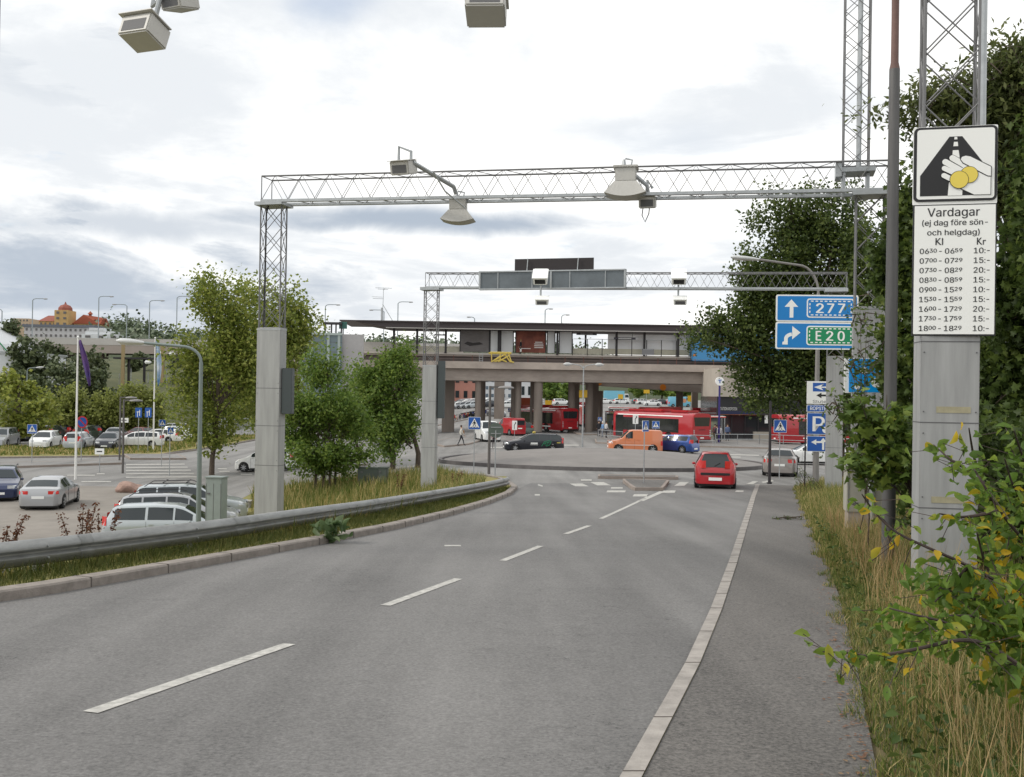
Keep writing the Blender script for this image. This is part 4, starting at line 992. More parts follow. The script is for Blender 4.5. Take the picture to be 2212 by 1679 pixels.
# ------------------------------------------------------------------ vehicles
PROF = {
 'hatch': dict(top=[(-.5, .36), (-.494, .50), (-.480, .60), (-.42, .93), (-.35, .98), (-.1, 1.0), (.06, .975), (.12, .93), (.29, .665), (.33, .64), (.44, .56), (.48, .49), (.5, .36)], ws=(.125, .285), rw=(-.484, -.416), sw=[(-.40, -.17), (-.15, .04), (.055, .19)]),
 'wagon': dict(top=[(-.5, .42), (-.492, .62), (-.48, .67), (-.435, .92), (-.39, .97), (-.05, 1.0), (.05, .975), (.10, .93), (.235, .675), (.28, .645), (.42, .57), (.475, .49), (.5, .36)], ws=(.102, .23), rw=(-.479, -.437), sw=[(-.425, -.28), (-.265, -.09), (-.075, .09), (.10, .16)]),
 'sedan': dict(top=[(-.5, .44), (-.492, .62), (-.47, .68), (-.34, .705), (-.31, .72), (-.21, .93), (-.15, .98), (0, 1.0), (.06, .975), (.1, .93), (.235, .68), (.28, .65), (.43, .57), (.48, .49), (.5, .36)], ws=(.102, .232), rw=(-.305, -.212), sw=[(-.27, -.10), (-.085, .08), (.09, .16)]),
 'coupe': dict(top=[(-.5, .44), (-.492, .60), (-.47, .68), (-.42, .705), (-.37, .73), (-.24, .91), (-.15, .98), (-.02, 1.0), (.05, .97), (.1, .92), (.25, .66), (.29, .63), (.43, .55), (.48, .47), (.5, .36)], ws=(.102, .245), rw=(-.37, -.245), sw=[(-.26, -.13), (-.11, .13)]),
 'van': dict(top=[(-.5, .3), (-.497, .6), (-.49, .93), (-.46, .985), (-.3, 1.0), (.06, .995), (.12, .96), (.27, .62), (.31, .585), (.43, .52), (.485, .42), (.5, .3)], ws=(.128, .262), rw=(-.494, -.491), sw=[(.06, .19)]),
 'panel': dict(top=[(-.5, .3), (-.497, .6), (-.49, .95), (-.46, .99), (-.3, 1.0), (.25, 1.0), (.31, .95), (.43, .58), (.46, .53), (.49, .42), (.5, .3)], ws=(.315, .425), rw=(-.494, -.491), sw=[(.25, .35)]),
 'mpv': dict(top=[(-.5, .36), (-.495, .58), (-.485, .66), (-.455, .92), (-.42, .975), (-.05, 1.0), (.06, .975), (.12, .92), (.31, .63), (.34, .605), (.44, .53), (.485, .44), (.5, .32)], ws=(.125, .30), rw=(-.484, -.458), sw=[(-.42, -.27), (-.255, -.08), (-.065, .10), (.115, .20)]),
}
def paint(name, col, metal=.3):
    return mat('paint_' + name, col, .3, metal, coat=.8)
def car(label, kind, pname, pos, head, L=4.4, W=1.76, H=1.45, cat='car', name='parked_car', group=None, far=False, rails=False, lights=False, taxi=False, lower=None, windows=True, rear_glass=True, grp=None):
    pr = PROF[kind]; tp = sorted(pr['top']); tx_ = np.array([p[0] for p in tp]) * L; tz_ = np.array([p[1] for p in tp]) * H
    paintm = MATS['paint_' + pname]
    t = thing(name, label, cat, pos, R(head), group)
    # lean with the ground
    hx, hy = math.cos(R(head)), math.sin(R(head)); sl = (gz(pos[0] + hx, pos[1] + hy) - gz(pos[0] - hx, pos[1] - hy)) / 2
    t.rotation_euler = (0, -math.atan(sl), R(head))
    rw = .315 if H < 1.7 else .34; ax = (.325 * L, -.30 * L)
    if kind in ('van', 'panel'): ax = (.32 * L, -.31 * L)
    belt = .645 * H if kind not in ('van', 'panel') else (.60 * H if kind == 'van' else .62 * H)
    top = lambda x: float(np.interp(x, tx_, tz_))
    def hw(x):
        a = abs(x) / L; return W / 2 * float(np.interp(a, [0, .3, .42, .47, .49, .5], [1, .995, .95, .88, .80, .72]))
    def sect(x):
        zt = top(x); w = hw(x); zb = min(belt + .03 * H * (-x / L + .1), zt - .03); z0 = .2
        for xa in ax:
            dx = abs(x - xa); rr = rw * 1.16
            if dx < rr: z0 = max(z0, rw + math.sqrt(rr * rr - dx * dx) * .98)
        tum = .17 * min(1, max(0, (zt - zb) / (.30 * H))) * (1.0 if kind not in ('van', 'panel') else .45)
        wt = w - tum * W * .95 - .03
        zm = max(z0 + .02, .36 * H); zm2 = max(zm + .02, min(.52 * H, zb - .02)); zb = max(zb, zm2 + .01); zt2 = max(zt, zb + .015)
        return [(w * .95, z0), (w, max(z0 + .01, z0 + .06)if z0 < .3 else z0 + .01), (w, zm), (w * 1.0, zm2), (w * .975, zb), (wt + .02, zt2 - .035 if zt2 - zb > .06 else (zb + zt2) / 2), (wt - .05, zt2), (wt * .5, zt2 + .012), (0, zt2 + .018)]
    xs = sorted(set(list(np.linspace(-.5 * L, .5 * L, 34)) + [p * L for p, _ in tp] + [xa + rw * 1.16 * math.cos(k * math.pi / 10) for xa in ax for k in range(11)] + [xa + s * rw * 1.17 for xa in ax for s in (-1, 1)]))
    if far: xs = xs[::2] + [xs[-1]]
    mb = MB(); vs = []; S_ = [sect(x) for x in xs]; ns = 9
    for x, s in zip(xs, S_):
        vs += [(x, y, z) for y, z in s] + [(x, -y, z) for y, z in s[-2::-1]]
    n = 2 * ns - 1
    fs = [(i * n + k, i * n + k + 1, (i + 1) * n + k + 1, (i + 1) * n + k) for i in range(len(xs) - 1) for k in range(n - 1)]
    fs += [(i * n, (i + 1) * n, (i + 2) * n - 1, (i + 1) * n - 1) for i in range(len(xs) - 1)] + [tuple(range(n)), tuple(range(len(xs) * n - 1, (len(xs) - 1) * n - 1, -1))]
    mb.add(vs, fs); body = mb.build('body', paintm, t, smooth=True, sharp=32)
    # lower skirt / dark underside between the wheels, set low and wide to deepen shade
    u = MB(); u.box((0, 0, .30), (L * .92, W * .84, .38)); u.build('underbody', M_black, t)
    def side_pt(x, f, sgn, off=.006):
        s = sect(x); a, b = s[4], s[5]; y = a[0] + (b[0] - a[0]) * f; z = a[1] + (b[1] - a[1]) * f
        return (x, sgn * (y + off), z + off * .3)
    def top_pt(x, s, off):
        sec = sect(x); wt = sec[6][0]; dz = (top(x + .02) - top(x - .02)) / .04; nn = math.hypot(1, dz)
        z = np.interp(abs(s), [0, .5, 1], [sec[8][1], sec[7][1], sec[6][1]]); return (x - dz / nn * off, s * wt * .98, z + off / nn)
    def top_patch(x0, x1, off, nm, mt, s0=.93, s1=.97):
        g = MB(); nx_, ns_ = 6, 8; v = []
        for i in range(nx_ + 1):
            for j in range(ns_ + 1): v.append(top_pt((x0 + (x1 - x0) * i / nx_) * L, (-1 + 2 * j / ns_) * (s0 + (s1 - s0) * i / nx_), off))
        g.add(v, [(i * (ns_ + 1) + j, i * (ns_ + 1) + j + 1, (i + 1) * (ns_ + 1) + j + 1, (i + 1) * (ns_ + 1) + j) for i in range(nx_) for j in range(ns_)])
        return g.build(nm, mt, t, smooth=True)
    top_patch(*pr['ws'], .012, 'windscreen', M_glass)
    if rear_glass:
        if kind in ('van', 'panel'):
            if kind == 'panel' or rear_glass: 
                g = MB(); g.box((-.5 * L + .0, 0, .74 * H), (.05, W * .62, .26 * H)); g.build('rear_window', M_glass, t, bevel=.01)
        else: top_patch(*pr['rw'], .012, 'rear_window', M_glass)
    for sgn in (1, -1):
        g = MB()
        for (a, b) in pr['sw']:
            v = []; k = 5
            for i in range(k + 1):
                x = (a + (b - a) * i / k) * L
                sc_ = sect(x); h_ = sc_[5][1] - sc_[4][1]
                if h_ < .08: h_ = .08
                v += [side_pt(x, .10, sgn), side_pt(x, .93, sgn)]
            g.add(v, [(2 * i, 2 * i + 2, 2 * i + 3, 2 * i + 1) for i in range(k)])
        if windows: g.build('side_window', M_glass, t, smooth=True)
    if not far:
        for sgn in (1, -1):
            g = MB()
            for xq in sorted({(pr['sw'][0][1] + pr['sw'][1][0]) / 2 if len(pr['sw']) > 1 else .03, (pr['sw'][-1][1] + .012), (pr['sw'][-2][1] + .01 if len(pr['sw']) > 2 else -.14)}):
                s_ = sect(xq * L); g.tube([(xq * L, sgn * (y + .001), z) for y, z in s_[1:5]], .006, 4)
            g.build('door_seam', M_black, t)
            g = MB()
            for xq in ((-.12, .0) if len(pr['sw']) > 1 else (-.04,)): yy_ = sect(xq * L)[3][0]; g.box((xq * L, sgn * (yy_ + .012), .58 * H), (.16, .025, .03))
            g.build('door_handle', paintm, t)
            s_ = sect(0); MB().box((0.01 * L, sgn * (s_[0][0] + .01), .23), (L * .42, .03, .09)).build('sill', M_black, t)
    # lamps
    def corner(x0, x1, z0, z1, nm, mt):
        for sgn in (1, -1):
            g = MB(); v = []; k = 4
            for i in range(k + 1):
                x = (x0 + (x1 - x0) * i / k) * L; s = sect(x)
                zz = [z0 * H, (z0 + z1) / 2 * H, z1 * H]
                for z in zz:
                    y = np.interp(z, [p[1] for p in s[:7]], [p[0] for p in s[:7]]); v.append((x, sgn * (y + .008), z))
            e = (x1 if abs(x1) > abs(x0) else x0) * L; sg = 1 if e > 0 else -1; s = sect(e); iw = .66 if nm == 'headlight' else .72
            for z in (z0 * H, (z0 + z1) / 2 * H, z1 * H):
                y = np.interp(z, [p[1] for p in s[:7]], [p[0] for p in s[:7]]); v.append((e + sg * .008, sgn * y * iw, z))
            kk = k + 1
            order = range(kk) if abs(x1) > abs(x0) else range(kk)
            f_ = [(i * 3 + j, i * 3 + j + 1, (i + 1) * 3 + j + 1, (i + 1) * 3 + j) for i in range(k + (1 if abs(x1) > abs(x0) else 0)) for j in range(2)]
            if abs(x1) < abs(x0): f_ += [(kk * 3 + j, kk * 3 + j + 1, j + 1, j) for j in range(2)]
            g.add(v, f_); g.build(nm, mt, t, smooth=True)
    corner(.43, .497, .42, .52, 'headlight', M_lens)
    tl = dict(hatch=(.56, .78), wagon=(.50, .80), sedan=(.50, .64), coupe=(.52, .64), van=(.34, .56), panel=(.30, .5), mpv=(.55, .85))[kind]
    corner(-.497, -.455, tl[0], min(tl[1], .63) if kind in ('sedan', 'coupe') else tl[1] - .02, 'tail_light', M_redl)
    if not far:
        MB().box((-.5 * L - .012, 0, (.27 if kind == 'hatch' else .42) * H), (.02, .52, .12)).build('number_plate', M_white, t)
        MB().box((.5 * L + .012, 0, .27 * H), (.02, .52, .11)).build('number_plate', M_white, t)
        MB().box((.492 * L, 0, .38 * H), (.05, W * .42, .09)).build('grille', M_black, t, bevel=.01)
        for s in (-1, 1):
            mr = MB().lathe([(.02, -.09), (.07, -.06), (.085, .0), (.07, .06), (.02, .09)], (0, 0, 0), 'Y', 10).build('mirror', paintm, t, smooth=True); mr.location = (.17 * L if kind not in ('panel',) else .33 * L, s * (W / 2 + .05), .64 * H); mr.scale = (.6, .8, .7)
        if lower: 
            MB().box((-.5 * L + .01, 0, .40 * H), (.06, W * .70, .11)).build('bumper_strip', M_black, t, bevel=.02)
        if kind in ('hatch', 'wagon', 'mpv'):
            MB().tube([top_pt((pr['rw'][0] + .004) * L, .05, .03), top_pt((pr['rw'][0] + .02) * L, -.3, .03)], .012, 5).build('wiper', M_black, t)
    if rails:
        for s in (-1, 1):
            MB().tube([(-.38 * L, s * W * .36, H * .965), (-.34 * L, s * W * .36, H + .06), (.0, s * W * .36, H + .09), (.05 * L, s * W * .36, H + .01)], .018, 6).build('roof_rail', M_dark, t, smooth=True)
        if rails == 2:
            for x in (-.22, -.02): MB().box((x * L, 0, H + .11), (.07, W * .8, .03)).build('roof_bar', M_dark, t, bevel=.01)
    for xa in ax:
        for s in (1, -1):
            wh = MB().lathe([(rw * .62, -.095), (rw * .93, -.095), (rw, -.07), (rw, .07), (rw * .93, .095), (rw * .62, .095)], (0, 0, 0), 'Y', 22 if not far else 12).build('wheel', M_rub, t, smooth=True)
            wh.location = (xa, s * (W / 2 - .10), rw)
            rm = MB().lathe([(.03, .0), (rw * .2, .0), (rw * .62, -.03), (rw * .64, -.01)], (0, 0, 0), 'Y', 20).add([], [])
            if not far:
                k = 7
                for i in range(k):
                    a = 2 * math.pi * i / k; rm.box((math.cos(a) * rw * .36, .006, math.sin(a) * rw * .36), (.05, .03, rw * .5), mx=Matrix.Rotation(-a + math.pi / 2, 3, 'Y'))
            r_ = rm.build('rim', M_rim, wh, smooth=True); r_.location = (0, s * .102, 0); r_.rotation_euler = (0, 0, 0 if s > 0 else math.pi)
    return t
for nm, c in [('silver', (.36, .37, .385)), ('white', (.74, .75, .74)), ('darkgrey', (.05, .06, .06)), ('black', (.012, .014, .022)), ('blue', (.015, .06, .26)), ('navy', (.012, .025, .085)), ('red', (.42, .006, .014)),
              ('busred', (.38, .007, .014)), ('orange', (.66, .22, .10)), ('maroon', (.12, .01, .015)), ('green', (.06, .09, .075)), ('ice', (.44, .48, .50)), ('champagne', (.30, .275, .26)), ('gunmetal', (.22, .23, .25)), ('lightblue', (.12, .38, .52))]:
    paint(nm, c, 0.0 if nm in ('white', 'red', 'busred', 'orange', 'maroon', 'lightblue') else .35)

def gpd(px, d): p = at(px, 900, d); return G(p.x, p.y)
RD = 75.0   # heading of the road in degrees from +X
car('red small hatchback driving towards the roundabout with brake lights on', 'hatch', 'red', gpd(1546, 41.5), 79, 3.45, 1.66, 1.48, name='hatchback_car', lower=True)
car('silver saloon seen from behind at the right roundabout exit', 'sedan', 'champagne', gpd(1687, 53.5), 74, 4.6, 1.78, 1.42, name='saloon_car')
car('white estate car crossing right behind the silver saloon', 'hatch', 'white', gpd(1757, 67), 176, 4.4, 1.74, 1.42, name='estate_car')
tx_c = car('black taxi estate with a green figure on its door behind the roundabout', 'wagon', 'black', gpd(1153, 79.5), 186, 4.75, 1.84, 1.47, cat='taxi', name='taxi_car', rails=True)
b = MB(); b.box((-.05, 0, 1.55), (.2, .5, .12)); b.build('roof_sign', M_yellow, tx_c, bevel=.02)
b = MB(); b.box((.05, .925, .72), (.55, .006, .12)).box((.05, .925, .6), (.6, .006, .03)); b.build('taxi_lettering', M_white, tx_c)
b = MB(); b.tube([(-.55, .93, .5), (-.75, .93, .85), (-1.15, .93, .95), (-1.3, .93, .9), (-1.2, .93, .62), (-.95, .93, .5), (-.7, .93, .68), (-1.2, .93, .86)], .022, 5); b.tube([(-.8, .93, .8), (-.95, .93, .55), (-1.1, .93, .85)], .02, 5); b.build('green_emblem', M_green, tx_c)
b = MB().box((-1.9, .926, .78), (.3, .006, .05)); b.build('stripe', M_yellow, tx_c)
v_ = car('orange delivery van behind the roundabout, left of the blue hatchback', 'van', 'orange', gpd(1372, 80.5), 180, 4.35, 1.8, 1.86, cat='van', name='delivery_van', rear_glass=False)
MB().box((-.1, .905, .66), (2.6, .012, .04)).build('side_stripe', M_white, v_)
car('bright blue hatchback beside the orange van', 'hatch', 'blue', gpd(1458, 81.5), 140, 3.95, 1.7, 1.5, name='hatchback_car')
car('white delivery van with a dark bumper left of the red van', 'van', 'white', gpd(1054, 97), -75, 4.2, 1.85, 1.95, cat='van', name='delivery_van')
car('red delivery van seen from behind below the bridge pier', 'van', 'busred', gpd(1103, 112), 120, 4.3, 1.85, 1.95, cat='van', name='delivery_van')
car('dark green car right behind the red van', 'hatch', 'green', gpd(1127, 114), 110, 4.0, 1.7, 1.45, name='dark_car', far=True)
car('dark grey car coming out from under the station bridge', 'sedan', 'gunmetal', gpd(1072, 168), -60, 4.4, 1.75, 1.45, name='oncoming_car', far=True)
# near car park, left
car('dark navy estate car cut by the left edge of the picture', 'wagon', 'navy', gpd(6, 49), -66, 4.6, 1.78, 1.48, group='cars in the near car park', rails=True)
car('silver coupe seen from behind, parked alone left of the crash barrier', 'coupe', 'silver', gpd(112, 46.0), 101, 4.25, 1.83, 1.37, group='cars in the near car park')
car('white silver hatchback nearest the crash barrier, half hidden by it', 'hatch', 'ice', gpd(372, 34.6), 12, 4.3, 1.76, 1.5, group='cars in the near car park')
car('silver estate car with roof rails between two other silver cars', 'wagon', 'silver', gpd(390, 38.0), 12, 4.5, 1.76, 1.5, group='cars in the near car park', rails=True)
car('pale silver estate with black roof bars, furthest of the three behind the barrier', 'wagon', 'ice', gpd(415, 41.6), 12, 4.6, 1.76, 1.52, group='cars in the near car park', rails=2)
# far left rows
row = [(8, 90, 'silver', 'mpv', 'silver people carrier at the far left of the rear row', -81, 1.7), (100, 88.5, 'white', 'mpv', 'white rounded car facing the camera by the zebra sign', -81, 1.55),
       (172, 88, 'ice', 'wagon', 'silver estate with tall red tail lamps behind the left flagpole', 98, 1.55), (238, 88, 'black', 'sedan', 'dark saloon facing the camera left of the path lamps', -80, 1.5),
       (58, 101, 'gunmetal', 'hatch', 'dark grey hatchback seen from behind, behind the zebra sign', 97, 1.5), (112, 101, 'darkgrey', 'mpv', 'dark car with red lamps parked behind the white one', 98, 1.6),
       (186, 100, 'green', 'wagon', 'dark green estate with a bright red lamp behind the left flagpole', 99, 1.65), (252, 101, 'silver', 'sedan', 'silver saloon behind the dark one near the path lamps', 99, 1.45),
       (345, 100, 'white', 'hatch', 'white car parked across beside the right flagpole', 175, 1.4), (372, 107, 'ice', 'sedan', 'pale car standing crosswise under the big tree', 165, 1.45),
       (305, 104, 'maroon', 'sedan', 'maroon car half hidden by the right flagpole', 150, 1.4), (-5, 100, 'white', 'hatch', 'white car just inside the left picture edge', 100, 1.45), (398, 116, 'silver', 'wagon', 'silver estate furthest back under the big tree', 10, 1.45)]
row += [(300, 92, 'white', 'hatch', 'white small car left of the right flagpole foot', -170, 1.45), (32, 99, 'navy', 'wagon', 'dark blue estate between the first two rear row cars', 98, 1.5), (410, 106, 'white', 'mpv', 'white people carrier under the olive tree crown', 170, 1.6), (150, 108, 'maroon', 'hatch', 'dark maroon hatchback between two rear row cars', 98, 1.5), (215, 108, 'darkgrey', 'hatch', 'dark grey hatchback at the back beside the path lamps', 98, 1.5)]
for px, d, c, k, lb, hd, H in row: car(lb, k, c, gpd(px, d), hd, 4.4, 1.76, H, group='cars in the far left car park', far=d > 95)
car('white and dark car emerging from behind the middle gantry pillar', 'hatch', 'white', gpd(580, 66), 172, 4.0, 1.7, 1.45, name='oncoming_car')
# cars beyond the bridge
BR = [(1334 - 28, 262, 'white', 'sedan', 'white car before the light blue truck, left', 0), (1342, 262, 'white', 'hatch', 'white car before the light blue truck, right', 5), (1372, 268, 'darkgrey', 'hatch', 'dark car left of the white estate beyond the bridge', 90),
      (1391, 262, 'white', 'wagon', 'white estate in the row beyond the bridge', 5), (1414, 268, 'maroon', 'sedan', 'maroon car in the row beyond the bridge', 8), (1430, 266, 'black', 'sedan', 'black car in the row beyond the bridge', 5),
      (1444, 266, 'red', 'hatch', 'red car left of the light blue van beyond the bridge', 90), (1409, 242, 'white', 'sedan', 'white saloon driving across below the row of cars', 178), (1213, 238, 'white', 'mpv', 'white camper-like car seen between two bridge piers', 12)]
for px, d, c, k, lb, hd in BR: car(lb, k, c, gpd(px, d), hd, 4.4, 1.75, 1.45, group='cars beyond the bridge', far=True)
ORDC = ['first', 'second', 'third', 'fourth', 'fifth', 'sixth', 'seventh']
k_ = 0
for r_ in range(4):
    for j in range(7):
        px = 988 + j * 11 + r_ * 3; d = 212 + r_ * 9; c = ('white', 'silver', 'ice', 'gunmetal', 'black', 'white', 'silver')[(j * 3 + r_ * 2) % 7]
        if 1022 < px < 1048: continue
        car('small ' + {'gunmetal': 'dark grey', 'ice': 'pale silver'}.get(c, c) + ' car, ' + ORDC[j] + ' in the ' + ('front', 'second', 'third', 'back')[r_] + ' slanting row by the pink building', 'hatch', c, gpd(px, d) + Vector((0, 0, .05)), -150, 4.2, 1.7, 1.42, group='cars in slanting rows by the pink building', far=True); k_ += 1
for j, c in enumerate(('white', 'silver', 'ice', 'white', 'silver')):
    car('small ' + {'ice': 'pale silver'}.get(c, c) + ' car, ' + ORDC[j] + ' from the front between the two middle bridge piers', 'hatch', c, gpd(1092 + j * 3.5, 208 + j * 7) + Vector((0, 0, .05)), -150, 4.2, 1.7, 1.42, group='cars between the middle piers', far=True)
# light blue van and truck
v_ = car('light blue delivery van with a picture on its side beyond the bridge', 'panel', 'lightblue', gpd(1468, 236), 0, 5.6, 2.0, 2.4, cat='van', name='delivery_van', far=True, rear_glass=False)
MB().lathe([(.02, 0), (.5, 0), (.5, .01), (.02, .01)], (.9, -1.03, 1.5), 'Y', 16).build('side_picture', mat('picture_orange', (.5, .22, .12), .5), v_)
def truck(px, d, lb, c, L, H, W=2.5, head=0):
    t = thing('box_truck', lb, 'truck', gpd(px, d), R(head))
    MB().box((-.6, 0, H / 2 + .45), (L - 1.6, W, H - .9)).build('cargo_box', mat('truck_' + c, dict(lightblue=(.18, .48, .62), orange=(.50, .10, .035))[c], .5), t, bevel=.05)
    MB().prism([(L / 2 - 1.4, .5), (L / 2, .5), (L / 2, 1.5), (L / 2 - .3, 2.6), (L / 2 - 1.4, 2.6)], -W / 2 + .05, W / 2 - .05).build('cab', MATS['paint_' + ('orange' if c == 'orange' else 'white')], t)
    MB().prism([(L / 2 - 1.2, 1.5), (L / 2 - .1, 1.5), (L / 2 - .32, 2.3), (L / 2 - 1.2, 2.3)], -W / 2 + .03, W / 2 - .03).build('cab_window', M_glass, t)
    for x in (-L / 2 + 1.2, L / 2 - 1):
        for s in (-1, 1): MB().lathe([(.2, -.12), (.48, -.12), (.48, .12), (.2, .12)], (x, s * (W / 2 - .15), .48), 'Y', 16).build('wheel', M_rub, t, smooth=True)
    MB().box((0, 0, .5), (L - .4, W * .6, .25)).build('chassis', M_black, t)
    return t
truck(1330, 288, 'light blue box truck with a white side panel beyond the bridge', 'lightblue', 7.4, 3.4)
truck(1128, 132, 'orange truck half hidden behind the bridge piers', 'orange', 6.0, 4.1, head=100)

def bus(lb, pos, head, L=12.0, W=2.55, H=3.0, pods=True):
    t = thing('city_bus', lb, 'bus', pos, R(head), 'red city buses')
    pm = MATS['paint_busred']
    sec = [(W / 2 - .04, .3), (W / 2, .5), (W / 2, 2.55), (W / 2 - .06, 2.8), (W / 2 - .22, H - .06), (W / 2 - .5, H), (0, H + .03)]
    axl = (L / 2 - 2.7, -L / 2 + 3.4); mb = MB(); vs = []; xs = sorted(set(list(np.linspace(-L / 2 + .25, L / 2 - .25, 13)) + [a + .58 * math.cos(k * math.pi / 8) for a in axl for k in range(9)] + [-L / 2, L / 2, -L / 2 + .08, L / 2 - .08]))
    for x in xs:
        e = L / 2 - abs(x); k = 1.0 if e > .2 else (.985 if e > .05 else .94)
        z0 = .3
        for a in axl:
            if abs(x - a) < .58: z0 = max(z0, .5 + math.sqrt(.58 ** 2 - (x - a) ** 2))
        s = [(y * k, max(z, z0 + .01 * i) if i < 2 else max(z * (1 if k == 1 else (.995 if z > 1 else 1)), z0)) for i, (y, z) in enumerate(sec)]; s[0] = (s[0][0], z0)
        vs += [(x, y, z) for y, z in s] + [(x, -y, z) for y, z in s[-2::-1]]
    n = 2 * len(sec) - 1
    fs = [(i * n + k, i * n + k + 1, (i + 1) * n + k + 1, (i + 1) * n + k) for i in range(len(xs) - 1) for k in range(n - 1)] + [(i * n, (i + 1) * n, (i + 2) * n - 1, (i + 1) * n - 1) for i in range(len(xs) - 1)] + [tuple(range(n)), tuple(range(len(xs) * n - 1, (len(xs) - 1) * n - 1, -1))]
    mb.add(vs, fs); mb.build('body', pm, t, smooth=True, sharp=30)
    for s in (1, -1):
        MB().box((.75, s * (W / 2 + .004), 1.72), (L - 2.4, .012, 1.35)).build('side_window', M_glassb, t)
        b = MB()
        for k in range(7): b.box((-L / 2 + 2.6 + k * 1.4, s * (W / 2 + .012), 1.72), (.04, .012, 1.35))
        b.build('window_pillar', M_black, t)
        MB().box((.3, s * (W / 2 - .012), 2.68), (L - 2.2, .05, .10), 0, Matrix.Rotation(s * R(8), 3, 'X')).build('white_stripe', M_white, t)
        MB().box((.2, s * (W / 2 + .004), .72), (L - 4.4, .012, .13)).build('lower_stripe', M_white, t)
        if s: MB().box((L / 2 - 1.1, s * (W / 2 + .016), 1.5), (1.2, .014, 2.2)).build('door', M_glassb, t)
    MB().add([(-L / 2 - .005, -.95, 1.75), (-L / 2 - .005, .95, 1.75), (-L / 2 - .005, 1.08, 2.62), (-L / 2 - .005, -1.08, 2.62)], [(0, 1, 2, 3)]).build('rear_window', M_glassb, t).modifiers.new('s', 'SOLIDIFY').thickness = .02
    MB().box((L / 2 + .0, 0, 1.75), (.04, 2.3, 1.5)).build('windscreen', M_glassb, t, bevel=.01)
    MB().box((-L / 2 - .01, 0, .62), (.03, .5, .12)).build('number_plate', M_white, t)
    b = MB(); b.box((-L / 2 - .012, 0, 1.42), (.03, .9, .1)); b.build('line_sign', mat('bus_dark_red', (.18, .01, .015), .5), t)
    for s in (-1, 1):
        b = MB()
        for k in range(4): b.box((-L / 2 - .012, s * 1.08, .75 + k * .19), (.03, .12, .12))
        b.build('tail_light', M_lens, t)
        b = MB(); b.box((-L / 2 - .012, s * 1.08, 2.75), (.03, .14, .08)); b.build('marker_light', M_redl, t)
    MB().box((-L / 2 - .01, 0, .38), (.06, W * .9, .16)).build('rear_bumper', M_black, t, bevel=.02)
    if pods:
        for x, l, h in ((L / 2 - 3.2, 2.6, .26), (.2, 2.8, .34), (-L / 2 + 2.4, 2.4, .28)):
            MB().box((x, 0, H + h / 2), (l, 1.7, h)).build('roof_pod', pm, t, bevel=.09)
    for x in axl:
        for s in (-1, 1):
            wh = MB().lathe([(.25, -.13), (.46, -.13), (.5, -.09), (.5, .09), (.46, .13), (.25, .13)], (0, 0, 0), 'Y', 24).build('wheel', M_rub, t, smooth=True); wh.location = (x, s * (W / 2 - .15), .5)
            MB().lathe([(.04, .05), (.16, .05), (.2, -.02), (.3, .0)], (0, s * .115, 0), 'Y', 18).build('rim', M_rim, wh, smooth=True)
    MB().box((0, 0, .5), (L * .93, W * .8, .4)).build('underbody', M_black, t)
    return t
c_ = gpd(1517, 97); hd = 124; e = Vector((math.cos(R(hd)), math.sin(R(hd)), 0)); p = c_ + e * 6.0; bus('long red city bus in full view behind the orange van', G(p.x, p.y), hd)
c_ = gpd(1432, 122); hd = 106; e = Vector((math.cos(R(hd)), math.sin(R(hd)), 0)); 
c_ = gpd(1232, 121); hd = 122; e = Vector((math.cos(R(hd)), math.sin(R(hd)), 0)); p = c_ + e * 6.0; bus('red city bus seen from behind, emerging right of the bridge pier', G(p.x, p.y), hd)
c_ = gpd(1276, 137); hd = 95; e = Vector((math.cos(R(hd)), math.sin(R(hd)), 0)); p = c_ + e * 6.0; bus('red city bus furthest back between the bridge piers', G(p.x, p.y), hd)
p = gpd(1450, 123); bus('red city bus of which only the roof shows above the long bus', p, 178)
p = gpd(1802, 99); bus('red city bus standing at the right behind the black pole', p, 4, pods=False)

